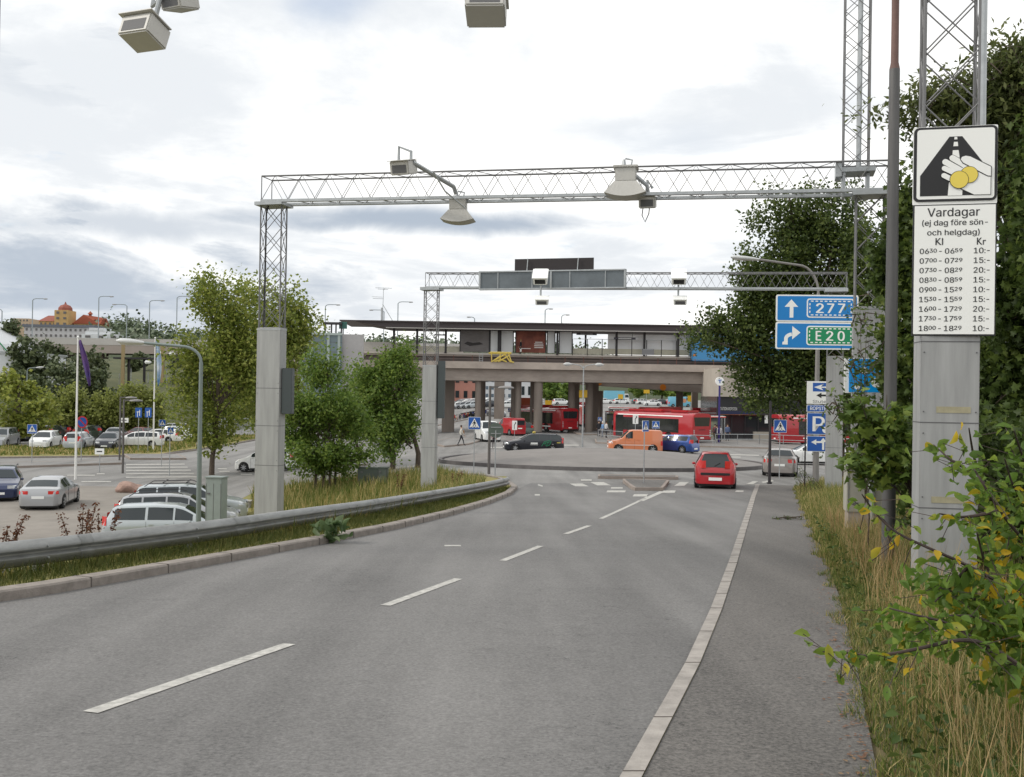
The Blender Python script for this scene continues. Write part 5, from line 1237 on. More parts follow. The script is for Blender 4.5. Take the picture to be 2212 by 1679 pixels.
# ------------------------------------------------------------------ people
CL = {}
def cloth(c):
    if c not in CL: CL[c] = mat('cloth_%d' % len(CL), c, .85)
    return CL[c]
def person(label, pos, head, h=1.75, top=(.4, .4, .4), leg=(.03, .03, .04), stride=.25, bag=None, hair=(.05, .03, .02), arm=.15):
    t = thing('person', label, 'person', pos, R(head)); s = h / 1.75
    V_ = {'pel': (0, 0, .95), 'abd': (0, 0, 1.12), 'che': (0, 0, 1.33), 'nec': (0, 0, 1.50), 'hea': (.01, 0, 1.60), 'hea2': (.02, 0, 1.72)}
    E = [('pel', 'abd'), ('abd', 'che'), ('che', 'nec'), ('nec', 'hea'), ('hea', 'hea2')]; Rr = {'pel': (.14, .17), 'abd': (.115, .145), 'che': (.13, .18), 'nec': (.055, .055), 'hea': (.085, .075), 'hea2': (.07, .065)}
    for sd, sg in (('l', 1), ('r', -1)):
        f = sg * stride
        V_[sd + 'hip'] = (0, sg * .09, .90); V_[sd + 'kne'] = (f * .5 + .03, sg * .095, .50); V_[sd + 'ank'] = (f - .02, sg * .10, .09); V_[sd + 'toe'] = (f + .13, sg * .11, .035)
        E += [('pel', sd + 'hip'), (sd + 'hip', sd + 'kne'), (sd + 'kne', sd + 'ank'), (sd + 'ank', sd + 'toe')]
        Rr.update({sd + 'hip': (.088, .088), sd + 'kne': (.058, .058), sd + 'ank': (.042, .042), sd + 'toe': (.035, .04)})
        V_[sd + 'sho'] = (0, sg * .185, 1.42); V_[sd + 'elb'] = (-f * .35 - .02, sg * .235, 1.13); V_[sd + 'wri'] = (-f * .5 + arm, sg * .23, .89); V_[sd + 'han'] = (-f * .5 + arm + .03, sg * .225, .80)
        E += [('che', sd + 'sho'), (sd + 'sho', sd + 'elb'), (sd + 'elb', sd + 'wri'), (sd + 'wri', sd + 'han')]
        Rr.update({sd + 'sho': (.06, .06), sd + 'elb': (.045, .045), sd + 'wri': (.03, .03), sd + 'han': (.04, .025)})
    names = list(V_); me = bpy.data.meshes.new('body'); me.from_pydata([Vector(V_[k]) * s for k in names], [(names.index(a), names.index(b)) for a, b in E], [])
    o = bpy.data.objects.new('body', me); COL.objects.link(o); o.parent = t
    md = o.modifiers.new('skin', 'SKIN'); md.use_smooth_shade = True; o.modifiers.new('sub', 'SUBSURF').levels = 1
    for i, k in enumerate(names): me.skin_vertices[0].data[i].radius = tuple(r * s for r in Rr[k]); me.skin_vertices[0].data[i].use_root = (k == 'pel')
    o.modifiers['sub'].render_levels = 1
    dg = bpy.context.evaluated_depsgraph_get(); dg.update(); m2 = bpy.data.meshes.new_from_object(o.evaluated_get(dg)); o.modifiers.clear(); o.data = m2
    m2.materials.clear()
    for c in (top, leg, (.5, .3, .21), (.03, .03, .03)): m2.materials.append(cloth(tuple(c)))
    for p in m2.polygons:
        c = p.center / s; p.material_index = 2 if c.z > 1.49 or (abs(c.y) > .17 and c.z < .93 and c.z > .7) else (3 if c.z < .08 else (1 if c.z < .96 else 0)); p.use_smooth = True
    MB().lathe([(.01, .125), (.06, .11), (.088, .05), (.092, 0), (.075, -.05)], (-.012, 0, 1.68 * s), 'Z', 12).build('hair', cloth(tuple(hair)), t, smooth=True)
    if bag:
        b = MB().box((0, 0, 0), (.14, .28, .36)).build('bag', cloth(tuple(bag[0])), None, bevel=.03); b.location = t.matrix_basis @ Vector(bag[1]) if False else Vector(pos) + Matrix.Rotation(R(head), 3, 'Z') @ Vector(bag[1]); b.rotation_euler = (0, 0, R(head))
        b.name = 'shoulder_bag'; tag(b, bag[2], 'bag')
    return t
person('person in a light shirt and dark trousers walking at the left of the white van', gpd(997, 88), 10, 1.78, (.55, .53, .48), (.025, .028, .035), .3, bag=((.35, .22, .14), (.18, -.12, 1.2), 'brown bag carried by the person walking left of the white van'))
person('person in dark clothes crossing beside the front of the white van', gpd(1068, 84), -90, 1.6, (.25, .08, .08), (.03, .025, .03), .18)
person('person in black among the bus stops, left of two', gpd(1294, 112), 90, 1.75, (.02, .02, .025), (.02, .02, .03), .1)
person('person in a blue jacket and white hat among the bus stops', gpd(1302, 110), 200, 1.7, (.15, .28, .50), (.25, .28, .33), .1, hair=(.7, .7, .66))
person('person in a white shirt and dark trousers by the metro sign', gpd(1555, 100), 260, 1.78, (.5, .5, .52), (.02, .02, .025), .12)
person('person in dark red standing behind the long bus', gpd(1545, 104), 250, 1.75, (.16, .05, .06), (.02, .02, .025), .08)
person('tiny person in dark clothes walking on the gravel beyond the bridge', gpd(1466, 225), 200, 1.75, (.1, .1, .12), (.3, .25, .18), .2)

for i_, (px, d, hd, c1, lb) in enumerate([(1325, 125, 120, (.3, .3, .32), 'person in a grey top waiting at the left bus shelter'), (1363, 127, 250, (.4, .1, .1), 'person in a red top waiting at the right bus shelter'), (1549, 101, 90, (.05, .05, .06), 'person in dark clothes close left of the metro sign pole'),
        (1310, 108, 30, (.5, .5, .5), 'person in a pale top right of the blue jacketed one'), (1572, 103, 270, (.1, .14, .25), 'person in dark blue before the station doors')]):
    person(lb, gpd(px, d), hd, 1.7 + .03 * i_, c1, (.03, .03, .04), .12)

# ------------------------------------------------------------------ station bridge
DV = 118.0
def vz(y, px=1200, d=DV): return at(px, y, d).z
def vx(px, d=DV): return at(px, 800, d).x
st = thing('station_bridge', 'concrete two level bridge carrying the metro platform over the bus station', 'bridge', Vector((vx(1230), DV, -3.1)))
o0 = st.location.copy(); bx0, bx1 = vx(905) - 16 - o0.x, vx(1900) - o0.x
def bb(name, xa, xb, ya, yb, za, zb, mt, parent=st, bevel=0):
    return MB().box(((xa + xb) / 2, (ya + yb) / 2, (za + zb) / 2 - o0.z), (xb - xa, yb - ya, zb - za)).build(name, mt, parent, bevel=bevel)
zPl = vz(764); 
bb('lower_beam', bx0, bx1, .3, 8.5, vz(825), vz(799), M_concrete)
bb('deck_edge', bx0, bx1, -.4, .25, vz(799), vz(784), mat('concrete_light', (.40, .345, .30), .85, var=.2, vscale=.4, bump=.2, bscale=12))
bb('deck', bx0, bx1, .25, 9, vz(799) + .01, vz(795), M_concrete)
bb('platform_slab', bx0, bx1, 4.2, 13.5, vz(770), zPl, M_concrete)
bb('platform_wall', bx0, bx1, 4.6, 5.0, vz(796), vz(770) - .01, mat('wall_brown', (.12, .098, .09), .85, var=.2, vscale=.5))
bb('platform_edge', bx0, bx1, 4.05, 4.35, vz(766.5), vz(762) + .0, mat('edge_light', (.55, .51, .46), .8))
# rusty railing posts with rail
k = MB()
for i in range(26): k.box((bx0 + 2.5 + i * 2.2, -.1, vz(779) - o0.z), (.06, .06, vz(768) - vz(785)))
k.build('railing_posts', mat('rust_post', (.17, .07, .055), .8), st)
k = MB(); 
for y in (773, 778): k.box(((bx0 + bx1) / 2, -.1, vz(y) - o0.z), (bx1 - bx0, .03, .03))
k.build('railing_rail', mat('rail_thin', (.20, .16, .15), .7), st)
# piers
def pier(px, wpx, d, zt_, nm='pier', square=False):
    p = gpd(px, d); w = wpx * d / F; zt2 = zt_ - o0.z; q = Vector((p.x, p.y, p.z - .2)) - o0
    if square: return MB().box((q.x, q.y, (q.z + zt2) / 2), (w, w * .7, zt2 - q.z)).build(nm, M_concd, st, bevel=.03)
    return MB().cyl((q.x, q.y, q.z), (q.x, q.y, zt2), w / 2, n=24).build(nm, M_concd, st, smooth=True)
zu = vz(824)
for px, w, d, sq in [(968, 26, 124, 1), (1032, 13, 119, 0), (1043, 10, 127, 0), (1078, 22, 160, 1), (1109, 12, 124, 0), (1119, 13, 120, 0), (1149, 9, 126, 0), (1162, 19, 119, 0), (1234, 15, 122, 0), (1245, 12, 128, 1), (1272, 17, 122, 0), (1285, 14, 127, 1), (1524, 17, 121, 0), (1500, 13, 140, 1)]:
    pier(px, w, d, zu + .05 + (0.6 if d > 130 else 0), square=bool(sq))
# second, sloping ramp bridge behind
ramp = thing('ramp_bridge', 'sloping concrete ramp beam passing under the station bridge', 'bridge', Vector((vx(1235, 134), 134, -3.1)))
xa, xb = 0.0, vx(1560, 134) - vx(1235, 134); za0, za1 = at(1235, 819, 134).z + 3.1, at(1235, 829, 134).z + 3.1; zb0, zb1 = at(1560, 823, 134).z + 3.1, at(1560, 851, 134).z + 3.1
MB().add([(xa, 0, za0), (xb, 0, zb0), (xb, 0, zb1), (xa, 0, za1), (xa, 5, za0), (xb, 5, zb0), (xb, 5, zb1), (xa, 5, za1)], [(0, 1, 2, 3), (7, 6, 5, 4), (0, 4, 5, 1), (1, 5, 6, 2), (2, 6, 7, 3), (3, 7, 4, 0)]).build('beam', M_concrete, ramp)
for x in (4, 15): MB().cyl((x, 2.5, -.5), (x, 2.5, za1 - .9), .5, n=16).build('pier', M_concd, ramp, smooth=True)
for px, y in ((1294, 826), (1432, 837)):
    p = at(px, y, 133.9) - ramp.location; MB().lathe([(.05, 0), (.42, 0), (.42, .08), (.05, .08)], (p.x, p.y - .1, p.z), 'Y', 16).build('orange_disc', M_amber, ramp)
# canopy
can = thing('platform_canopy', 'long flat dark brown platform roof on dark posts above the station bridge', 'roof', Vector((vx(1200, 120), 120, zPl)))
cz = can.location.z; cx0, cx1 = vx(758, 120) - can.location.x, vx(1620, 120) - can.location.x
zt0, zt1, zt2 = at(1200, 699, 120).z - cz, at(1200, 704, 120).z - cz, at(1200, 713, 120).z - cz
mb = MB(); mb.add([(cx0 - 1.3, -1, zt0 - .02), (cx1, -1, zt0 - .02), (cx1, 8, zt0), (cx0 - 1.3, 8, zt0), (cx0 - 1.3, -1, zt1 + .12), (cx1, -1, zt1 + .12), (cx1, 8, zt1), (cx0 - 1.3, 8, zt1)], [(0, 1, 2, 3), (7, 6, 5, 4), (0, 4, 5, 1), (1, 5, 6, 2), (2, 6, 7, 3), (3, 7, 4, 0)]); mb.build('roof', M_brown, can)
mb = MB(); xs0 = cx0 + 4.2
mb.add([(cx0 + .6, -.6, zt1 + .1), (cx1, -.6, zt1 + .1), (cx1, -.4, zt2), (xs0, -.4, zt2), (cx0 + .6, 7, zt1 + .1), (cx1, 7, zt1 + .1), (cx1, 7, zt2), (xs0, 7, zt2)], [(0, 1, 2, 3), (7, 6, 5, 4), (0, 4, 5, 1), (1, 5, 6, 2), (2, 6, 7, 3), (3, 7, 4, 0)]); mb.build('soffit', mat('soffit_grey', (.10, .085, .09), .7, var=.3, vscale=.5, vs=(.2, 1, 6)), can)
MB().box(((xs0 + cx1) / 2, -.5, zt2 - .06), (cx1 - xs0, .1, .10)).build('gutter', mat('gutter_white', (.5, .48, .45), .6), can)
for px in (962, 1078, 1203, 1331, 1391, 1464, 900, 850, 1264): 
    d = 122 if px != 1264 else 128; x = vx(px, d) - can.location.x
    w = 4.6 if px != 1264 else 4
    MB().box((x, d - 120, zt2 / 2), (w * d / F, .3, zt2)).build('post', M_dark, can)
def on_platform(name, label, cat, pxa, pxb, ya, yb, mt, d=122.6, group=None, part='panel', frame=None):
    xa, xb = vx(pxa, d), vx(pxb, d); za, zb = at(1200, yb, d).z, at(1200, ya, d).z
    t = thing(name, label, cat, Vector(((xa + xb) / 2, d, za)), 0, group)
    o = MB().box((0, 0, (zb - za) / 2), (xb - xa, .12, zb - za)).build(part, mt, t)
    if frame: 
        f = MB()
        for s in (-1, 1): f.box((s * (xb - xa) / 2, 0, (zb - za) / 2), (.12, .2, zb - za))
        f.box((0, 0, zb - za), (xb - xa, .2, .1)); f.build('frame', frame, t)
    return t
m_p1 = mat('poster_grey', (.14, .125, .12), .6, vscale=.5, col2=(.22, .21, .21), vs=(1, 1, 2)); m_p2 = mat('poster_red', (.10, .02, .015), .6, vscale=.7, col2=(.34, .10, .06))
m_gp = mat('frosted_panel', (.72, .74, .75), .25, var=.08, vscale=.4); m_be = mat('beige_panel', (.66, .63, .50), .5, var=.06); m_pale = mat('pale_glass', (.85, .86, .87), .2, var=.06, vscale=.3)
t = on_platform('advert_poster', 'large grey advertising poster on the platform, left of the yellow frame', 'poster', 993, 1056, 716, 763, m_p1, frame=M_dark)
MB().add([(-1.3, -.08, 1.0), (-.9, -.08, 1.25), (-.2, -.08, 1.1), (.6, -.08, 1.2), (1.1, -.08, .95), (.5, -.08, .85), (-.6, -.08, .7)], [tuple(range(7))]).build('dark_shape', mat('poster_ink', (.03, .025, .025), .6), t)
t = on_platform('advert_poster', 'large red and brown advertising poster with white lettering on the platform', 'poster', 1113, 1178, 716, 763, m_p2, frame=M_dark)
b = MB()
for i, (w, z) in enumerate([(.9, 1.3), (1.1, 1.08), (1.15, .86), (1.1, .64)]): b.box((1.0, -.07, z), (w, .02, .09))
b.box((-.7, -.07, .5), (1.4, .02, .08)); b.build('lettering', M_white, t)
for i, (a, b_, y0, y1, mt, lb) in enumerate([(1058, 1075, 716, 763, m_gp, 'frosted wind screen between the grey poster and a canopy post'), (1081, 1108, 716, 763, m_gp, 'frosted wind screen right of the canopy post beside the grey poster'),
        (1181, 1198, 716, 763, m_gp, 'narrow frosted wind screen right of the red poster'), (1207, 1235, 716, 763, m_gp, 'frosted wind screen right of the second canopy post'),
        (1312, 1500, 720, 752, m_pale, 'long pale glazed wall at the right half of the platform'), (1237, 1500, 752, 764, m_be, 'low beige parapet along the right half of the platform'), (905, 992, 752, 766, m_be, 'low beige parapet at the left end of the platform'),
        (1060, 1108, 748, 763, m_be, 'beige panel behind the screens near the yellow frame'), (770, 905, 745, 764, mat('pale_wall', (.52, .5, .46), .7), 'pale low wall left of the station behind the tree tops')]):
    on_platform('wind_screen' if 'screen' in lb else ('glazed_wall' if 'glazed' in lb else 'parapet_panel'), lb, 'screen' if 'screen' in lb else 'wall', a, b_, y0, y1, mt, 122.6 + (.5 if mt in (m_be,) else 0) + (.3 if mt is m_pale else 0), frame=M_dark if mt is m_gp else None)
f = thing('glass_fence', 'thin steel posts and rail of the glass fence along the right half of the platform', 'fence', Vector((vx(1270, 122.2), 122.0, zPl)))
k = MB()
for px in range(1146 + 90, 1500, 32): k.box((vx(px, 122) - f.location.x, 0, 1.0), (.09, .06, 2.0))
k.build('posts', M_dark, f); MB().box((vx(1370, 122) - f.location.x, 0, 2.0), (vx(1500, 122) - vx(1236, 122), .05, .05)).build('top_rail', M_galv, f)
t = on_platform('vending_cabinet', 'grey cabinet on the platform near the right end', 'cabinet', 1386, 1412, 751, 764, mat('cab_grey', (.25, .25, .26), .5), 121.8, part='body'); MB().box((0, -.07, .68), (1.3, .03, .05)).build('lid', M_galv, t)
for a, b_, y0, y1, lb, d in ((916, 934, 721, 724, 'x', 121), (937, 960, 726, 729, 'hanging dark platform name board left of the posters', 121), (1244, 1288, 719, 723, 'hanging dark platform name board between the screens and the glazed wall', 124), (1325, 1372, 727, 731, 'hanging dark platform name board before the glazed wall', 121)):
    if lb == 'x': continue
    t = on_platform('platform_sign', lb, 'sign', a, b_, y0, y1, mat('sign_dark', (.02, .015, .03), .4), d, 'platform name boards', part='sign_plate')
    h = MB()
    for s in (-.35, .35): h.box((s * (b_ - a) * d / F, 0, .55), (.04, .04, .8))
    h.build('hangers', M_dark, t)
    b = MB(); b.box((0, -.07, .1), ((b_ - a) * d / F * .6, .02, .07)); b.build('lettering', M_white, t)
person('person in black standing before the red poster on the platform', Vector((vx(1124, 121.4), 121.4, zPl)), 200, 1.75, (.02, .02, .025), (.02, .02, .025), .08, hair=(.35, .22, .1), bag=((.8, .8, .78), (.1, .28, .45), 'white carrier bag held on the platform before the red poster'))
person('person of whom only the dark head shows over the beige parapet', Vector((vx(1255, 125), 125, zPl - .55)), 200, 1.75, (.05, .05, .06), (.05, .05, .06), .05)
# train
tr = thing('metro_train', 'blue metro train end at the right of the platform, behind leaves', 'train', Vector((vx(1495, 121), 122.5, zPl - 1.0)))
MB().box((10, 0, 2.2), (20, 2.8, 3.4)).build('body', mat('train_blue', (.03, .27, .58), .35, coat=.4), tr, bevel=.12)
MB().box((10.2, -1.41, 2.9), (18, .02, 1.0)).build('window_band', M_glassb, tr); MB().box((10, -1.41, 3.6), (19.6, .02, .1)).build('roof_line', M_white, tr); MB().box((.3, -1.41, 1.2), (.3, .03, .25)).build('lamp', M_amber, tr)
# yellow steel frame
yf = thing('maintenance_rig', 'bright yellow steel maintenance frame hung over the platform edge', 'steel frame', Vector((vx(1078, 117.5), 117.4, vz(785))))
A_ = lambda px, y: ((px - 1078) * 117.5 / F, 0, (785 - y) * 117.5 / F)
k = MB()
for l in ([(1058, 764), (1104, 764)], [(1061, 764), (1062, 784), (1080, 772)], [(1062, 784), (1094, 766)], [(1080, 766), (1080, 783)], [(1068, 784), (1082, 779), (1094, 784)], [(1088, 765), (1102, 784)], [(1098, 766), (1104, 783)], [(1055, 766), (1104, 766)], [(1076, 784), (1100, 770)], [(1100, 783), (1110, 785)]):
    for y in (0, .8): k.tube([Vector(A_(*q)) + Vector((0, y, 0)) for q in l], .085, 6)
for q in ((1062, 784), (1080, 775), (1102, 784), (1061, 764), (1100, 764)): k.tube([Vector(A_(*q)), Vector(A_(*q)) + Vector((0, .8, 0))], .07, 6)
k.build('frame', mat('yellow_paint', (.60, .46, .10), .5), yf)
ld = thing('ladder', 'small pale ladder leaning below the platform edge', 'ladder', Vector((vx(1038, 118), 119, vz(784)))); k = MB()
for s in (-.2, .2): k.box((s, 0, .55), (.06, .05, 1.1))
for z in (.15, .42, .69, .96): k.box((0, 0, z), (.4, .05, .05))
k.build('rungs', M_galv, ld)
# station entrance building, metro sign
sb = thing('station_building', 'station entrance, dark glazed front under a beige concrete wall at the right', 'building', Vector((vx(1650, 108), 108, -3.1)))
zz = lambda y: at(1620, y, 108).z + 3.1
XL, XR = vx(1557, 108) - sb.location.x, vx(1960, 108) - sb.location.x
MB().box(((XL + XR) / 2, 6, (zz(858) + zz(795)) / 2), (XR - XL, 10, zz(795) - zz(858))).build('concrete_wall', mat('beige_wall', (.42, .38, .33), .85, var=.1, vscale=.4), sb)
MB().box(((XL + XR) / 2, 6.5, zz(858) / 2), (XR - XL, 9.5, zz(858))).build('glass_front', mat('shop_glass', (.03, .032, .035), .08, spec=.8), sb)
MB().box(((XL + XR) / 2, 1.5, zz(893)), (XR - XL + .1, .6, .35)).build('canopy_beam', M_dark, sb)
MB().box(((XL + XR) / 2 - 2, 1.65, (zz(857) + zz(893)) / 2), (XR - XL - 4, .25, zz(857) - zz(893))).build('upper_fascia', mat('fascia_dark', (.018, .018, .022), .4), sb)
k = MB()
for i in range(14): k.box((XL + .2 + i * 1.45, 1.68, zz(893) / 2), (.08, .14, zz(893)))
k.build('window_mullions', M_dark, sb)
MB().box((XL + 11, 1.6, .45), (14, .5, .9)).build('plinth', mat('plinth_beige', (.36, .33, .28), .85), sb)
MB().box((XL + 2.2, 1.15, zz(896)), (4.2, .06, .12)).build('orange_strip', M_amber, sb); MB().box((XL + 2.2, 1.14, zz(893)), (4.2, .1, .35)).build('blue_band', mat('band_navy', (.01, .015, .06), .4), sb)
b = MB(); x0 = vx(1568, 106.3) - sb.location.x; x1 = vx(1608, 106.3) - sb.location.x; letter(b, 'STATION ROPSTEN', x0, zz(887.5), .32, x1, 1, .0); o = b.build('lettering', mat('letter_white', (.8, .8, .78), .5), sb); o.location.y = 1.5
MB().box((XL + 5.4, 1.5, zz(905)), (.35, .05, 1.0)).build('notice', M_white, sb)
t = thing('metro_sign', 'round white metro sign with a blue T on a purple pole', 'sign', gpd(1554, 99)); d = 99; H = at(1554, 824, d).z - t.location.z; r = 9.3 * d / F
MB().cyl((0, .1, -.1), (0, .1, H), .10, n=10).build('pole', mat('pole_purple', (.03, .02, .16), .5), t, smooth=True)
MB().prism(disc(0, H, r), 0, .25).build('sign_disc', M_white, t); b = MB(); q = r * .55
b.box((0, -.02, H + q * .55), (q * 1.5, .02, q * .35)).box((0, -.02, H - q * .15), (q * .38, .021, q * 1.3)); b.build('metro_letter', M_blue, t)
# shelters
def shelter(px, d, w, lb):
    t = thing('bus_shelter', lb, 'bus shelter', gpd(px, d), 0, 'bus shelters'); MB().box((0, 0, 2.55), (w, 1.6, .16)).build('roof', M_white, t, bevel=.03); MB().box((0, -.82, 2.55), (w + .04, .03, .1)).build('red_stripe', M_redl, t)
    for x in (-w / 2 + .1, w / 2 - .1):
        for y in (-.7, .7): MB().box((x, y, 1.23), (.08, .08, 2.47)).build('post', M_galv, t)
    MB().box((0, .75, 1.3), (w - .3, .03, 2.0)).build('glass', mat('shelter_glass', (.16, .19, .19), .1), t)
    MB().box((-w / 2 + .6, -.2, 1.2), (.9, .12, 1.7)).build('poster', mat('poster_mix', (.5, .45, .12), .5, vscale=2, col2=(.1, .2, .3)), t)
shelter(1334, 128, 3.2, 'bus shelter left of the long bus, nearest of the pair'); shelter(1352, 133, 3.2, 'bus shelter directly behind the long bus, right of the pair'); shelter(1545, 104.5, 1.9, 'bus shelter beside the metro sign'); shelter(1344, 146, 4.0, 'rear bus shelter with an arched roof line above the pair')
# barrier railings
def barrier(pts, lb, h=1.05, d0=None):
    P = [gp(x, y) for x, y in pts]; t = thing('pedestrian_railing', lb, 'railing', P[0], 0, 'galvanised pedestrian railings'); k = MB()
    for z in (h, h * .55): k.tube([p - P[0] + Vector((0, 0, z)) for p in P], .03, 6)
    k.build('rails', M_galv, t, smooth=True)
    k = MB(); n = 0
    for a, b in zip(P[:-1], P[1:]):
        m_ = max(1, int((b - a).length / 2.2))
        for i in range(m_ + 1): q = a.lerp(b, i / m_) - P[0]; k.cyl((q.x, q.y, q.z - .1), (q.x, q.y, q.z + h), .03, n=6)
    k.build('posts', M_galv, t, smooth=True)
barrier([(1292, 951), (1345, 956)], 'short galvanised railing by the front of the long bus'); barrier([(1480, 964), (1540, 966)], 'bright galvanised railing before the rear of the long bus')
barrier([(1545, 962), (1640, 962), (1745, 966)], 'long galvanised railing from the metro sign to the right bus')
# yellow signs beyond, bicycles, motorbikes
for px, y0, y1, d, lb in ((1259, 843, 859, 120, 'yellow road works sign hung beside a bridge pier'), (1396, 842, 850, 220, 'yellow direction board beyond the bridge'), (1184, 865, 878, 150, 'yellow ticket machine sign seen under the bridge'), (1340, 852, 862, 200, 'small orange road sign beyond the bridge'), (1492, 855, 868, 150, 'yellow orange sign beside the light blue van')):
    g = gpd(px, d); t = thing('yellow_sign', lb, 'road sign', g); zc2 = at(px, (y0 + y1) / 2, d).z - g.z; h = (y1 - y0) * d / F
    MB().cyl((0, .1, -.1), (0, .1, zc2 + h / 2), .05, n=6).build('pole', M_galv, t); MB().box((0, 0, zc2), (h * (1.1 if d != 220 else 1.6), .05, h)).build('sign_plate', mat('roadsign_yellow', (.62, .38, .02), .5), t)
def bike(pos, rz, c, lb, motor=False):
    t = thing('motorcycle' if motor else 'bicycle', lb, 'motorcycle' if motor else 'bicycle', pos, rz, 'parked motorcycles' if motor else 'parked bicycles'); r = .33
    for x in (-.52, .52):
        w = MB()
        if motor: w.lathe([(.12, -.07), (r * .9, -.07), (r, -.03), (r, .03), (r * .9, .07), (.12, .07)], (x, 0, r), 'Y', 14)
        else: w.tube([(x + r * math.cos(a), 0, r + r * math.sin(a)) for a in np.linspace(0, 2 * math.pi, 15)], .022, 5)
        w.build('wheel', M_rub, t, smooth=True)
    f = MB(); q = .022 if not motor else .07
    for l in ([(-.52, 0, r), (-.12, 0, .32), (.38, 0, .8), (-.18, 0, .82), (-.12, 0, .32)], [(-.52, 0, r), (-.18, 0, .82)], [(.52, 0, r), (.36, 0, .95)]): f.tube(l, q, 6)
    f.build('frame', cloth(c), t, smooth=True)
    MB().box((-.2, 0, .9), (.26 if not motor else .6, .14 if not motor else .26, .06 if not motor else .12)).build('seat', M_black, t, bevel=.02)
    MB().tube([(.3, -.28, 1.02), (.38, 0, .98), (.3, .28, 1.02)], .02, 6).build('handlebar', M_black, t, smooth=True)
    if motor: MB().lathe([(.05, -.25), (.17, -.15), (.2, .05), (.08, .25)], (.12, 0, .78), 'X', 10).build('tank', cloth(c), t, smooth=True)
ORD = ['first', 'second', 'third', 'fourth', 'fifth', 'sixth', 'seventh', 'eighth', 'ninth', 'tenth', 'eleventh', 'twelfth', 'thirteenth', 'fourteenth']
BN = ['red', 'black', 'grey', 'dark blue', 'orange']
BC = [(.35, .03, .03), (.02, .02, .02), (.45, .45, .45), (.03, .05, .2), (.4, .2, .05)]
for i in range(14): bike(gp(968 + i * 4.2, 916 - i * 1.2), R(60 + (i * 37) % 50), BC[i % 5], BN[i % 5] + ' bicycle, ' + ORD[i] + ' from the left in the rack before the pink building')
for i in range(12): bike(gp(1000 + i * 5.5, 905 - i * .9), R(40 + (i * 29) % 60), BC[(i * 2) % 5], BN[(i * 2) % 5] + ' motorcycle, ' + ORD[i] + ' from the left in the row under the bridge', True)
g = gpd(976, 150); t = thing('stop_sign', 'small red and yellow round sign above the bicycles', 'road sign', g); H = at(976, 900, 150).z - g.z; MB().cyl((0, .05, 0), (0, .05, H), .05, n=6).build('pole', M_galv, t); MB().prism(disc(0, H, .5), 0, .03).build('sign_plate', MATS['sign_red'], t); MB().box((0, -.01, H), (.6, .02, .14)).build('bar', M_yellow, t)

# buildings seen under the bridge and behind
def block(name, label, pxa, pxb, y0, d, depth, wallm, winrows=0, wincols=0, roofm=None, winm=None, base=None, rh=0):
    g = gpd((pxa + pxb) / 2, d); 
    if base is not None: g.z = at(1100, base, d).z if base > 400 else base
    w = (pxb - pxa) * d / F; h = at((pxa + pxb) / 2, y0, d).z - g.z
    t = thing(name, label, 'building', g); MB().box((0, depth / 2, h / 2 - .5), (w, depth, h + 1)).build('wall', wallm, t)
    if roofm:
        if rh: MB().add([(-w / 2 - .3, -.3, h), (w / 2 + .3, -.3, h), (w / 2 + .3, depth + .3, h), (-w / 2 - .3, depth + .3, h), (-w / 2 + rh * .2, depth / 2, h + rh), (w / 2 - rh * .2, depth / 2, h + rh)], [(0, 1, 5, 4), (2, 3, 4, 5), (0, 4, 3), (1, 2, 5), (0, 3, 2, 1)]).build('roof', roofm, t)
        else: MB().box((0, depth / 2, h + .15), (w + .4, depth + .4, .3)).build('roof', roofm, t)
    for r in range(winrows):
        for c in range(wincols):
            x = -w / 2 + w * (c + .5) / wincols; z = h * (r + .6) / (winrows + .2)
            o = MB().box((x, -.02, z), (w / wincols * .45, .12, h / winrows * .42)).build('window', winm or M_glass, t)
    return t
block('office_building', 'pink building with two dark windows seen between the piers under the bridge', 978, 1032, 800, 262, 12, mat('pink_wall', (.50, .24, .19), .8, var=.06), 2, 3, M_brown)
block('office_building', 'white office block with window bands seen between the piers', 1045, 1118, 812, 300, 12, mat('white_wall', (.6, .62, .64), .7), 3, 6, M_white, mat('win_blue', (.12, .16, .2), .2))
block('office_building', 'grey white warehouse seen between the middle piers', 1122, 1150, 822, 290, 12, MATS['white_wall'], 1, 2, M_galv)
block('gable_building', 'white building with a sloped edge at the left picture border', -110, 37, 762, 150, 16, mat('white_render', (.62, .64, .66), .7, var=.05), 1, 3, M_galv)
t = bpy.data.objects['gable_building']; h = at(-30, 762, 150).z - t.location.z
MB().prism([((-110 - -36.5) * 150 / F, h - .2), ((37 - -36.5) * 150 / F * .72, h - .2), ((-2 + 36.5) * 150 / F, h + 1.4), ((-110 + 36.5) * 150 / F, h + 6)], -.1, 12).build('gable', MATS['white_render'], t)
MB().tube([((37 + 36.5) * 150 / F, -.15, h * .15), ((37 + 36.5) * 150 / F, -.15, h - .1), ((16 + 36.5) * 150 / F, -.15, h + .1), ((-2 + 36.5) * 150 / F, -.15, h + 1.5), ((-30 + 36.5) * 150 / F, -.15, h + 4.3)], .09, 5).build('green_trim', M_green, t)
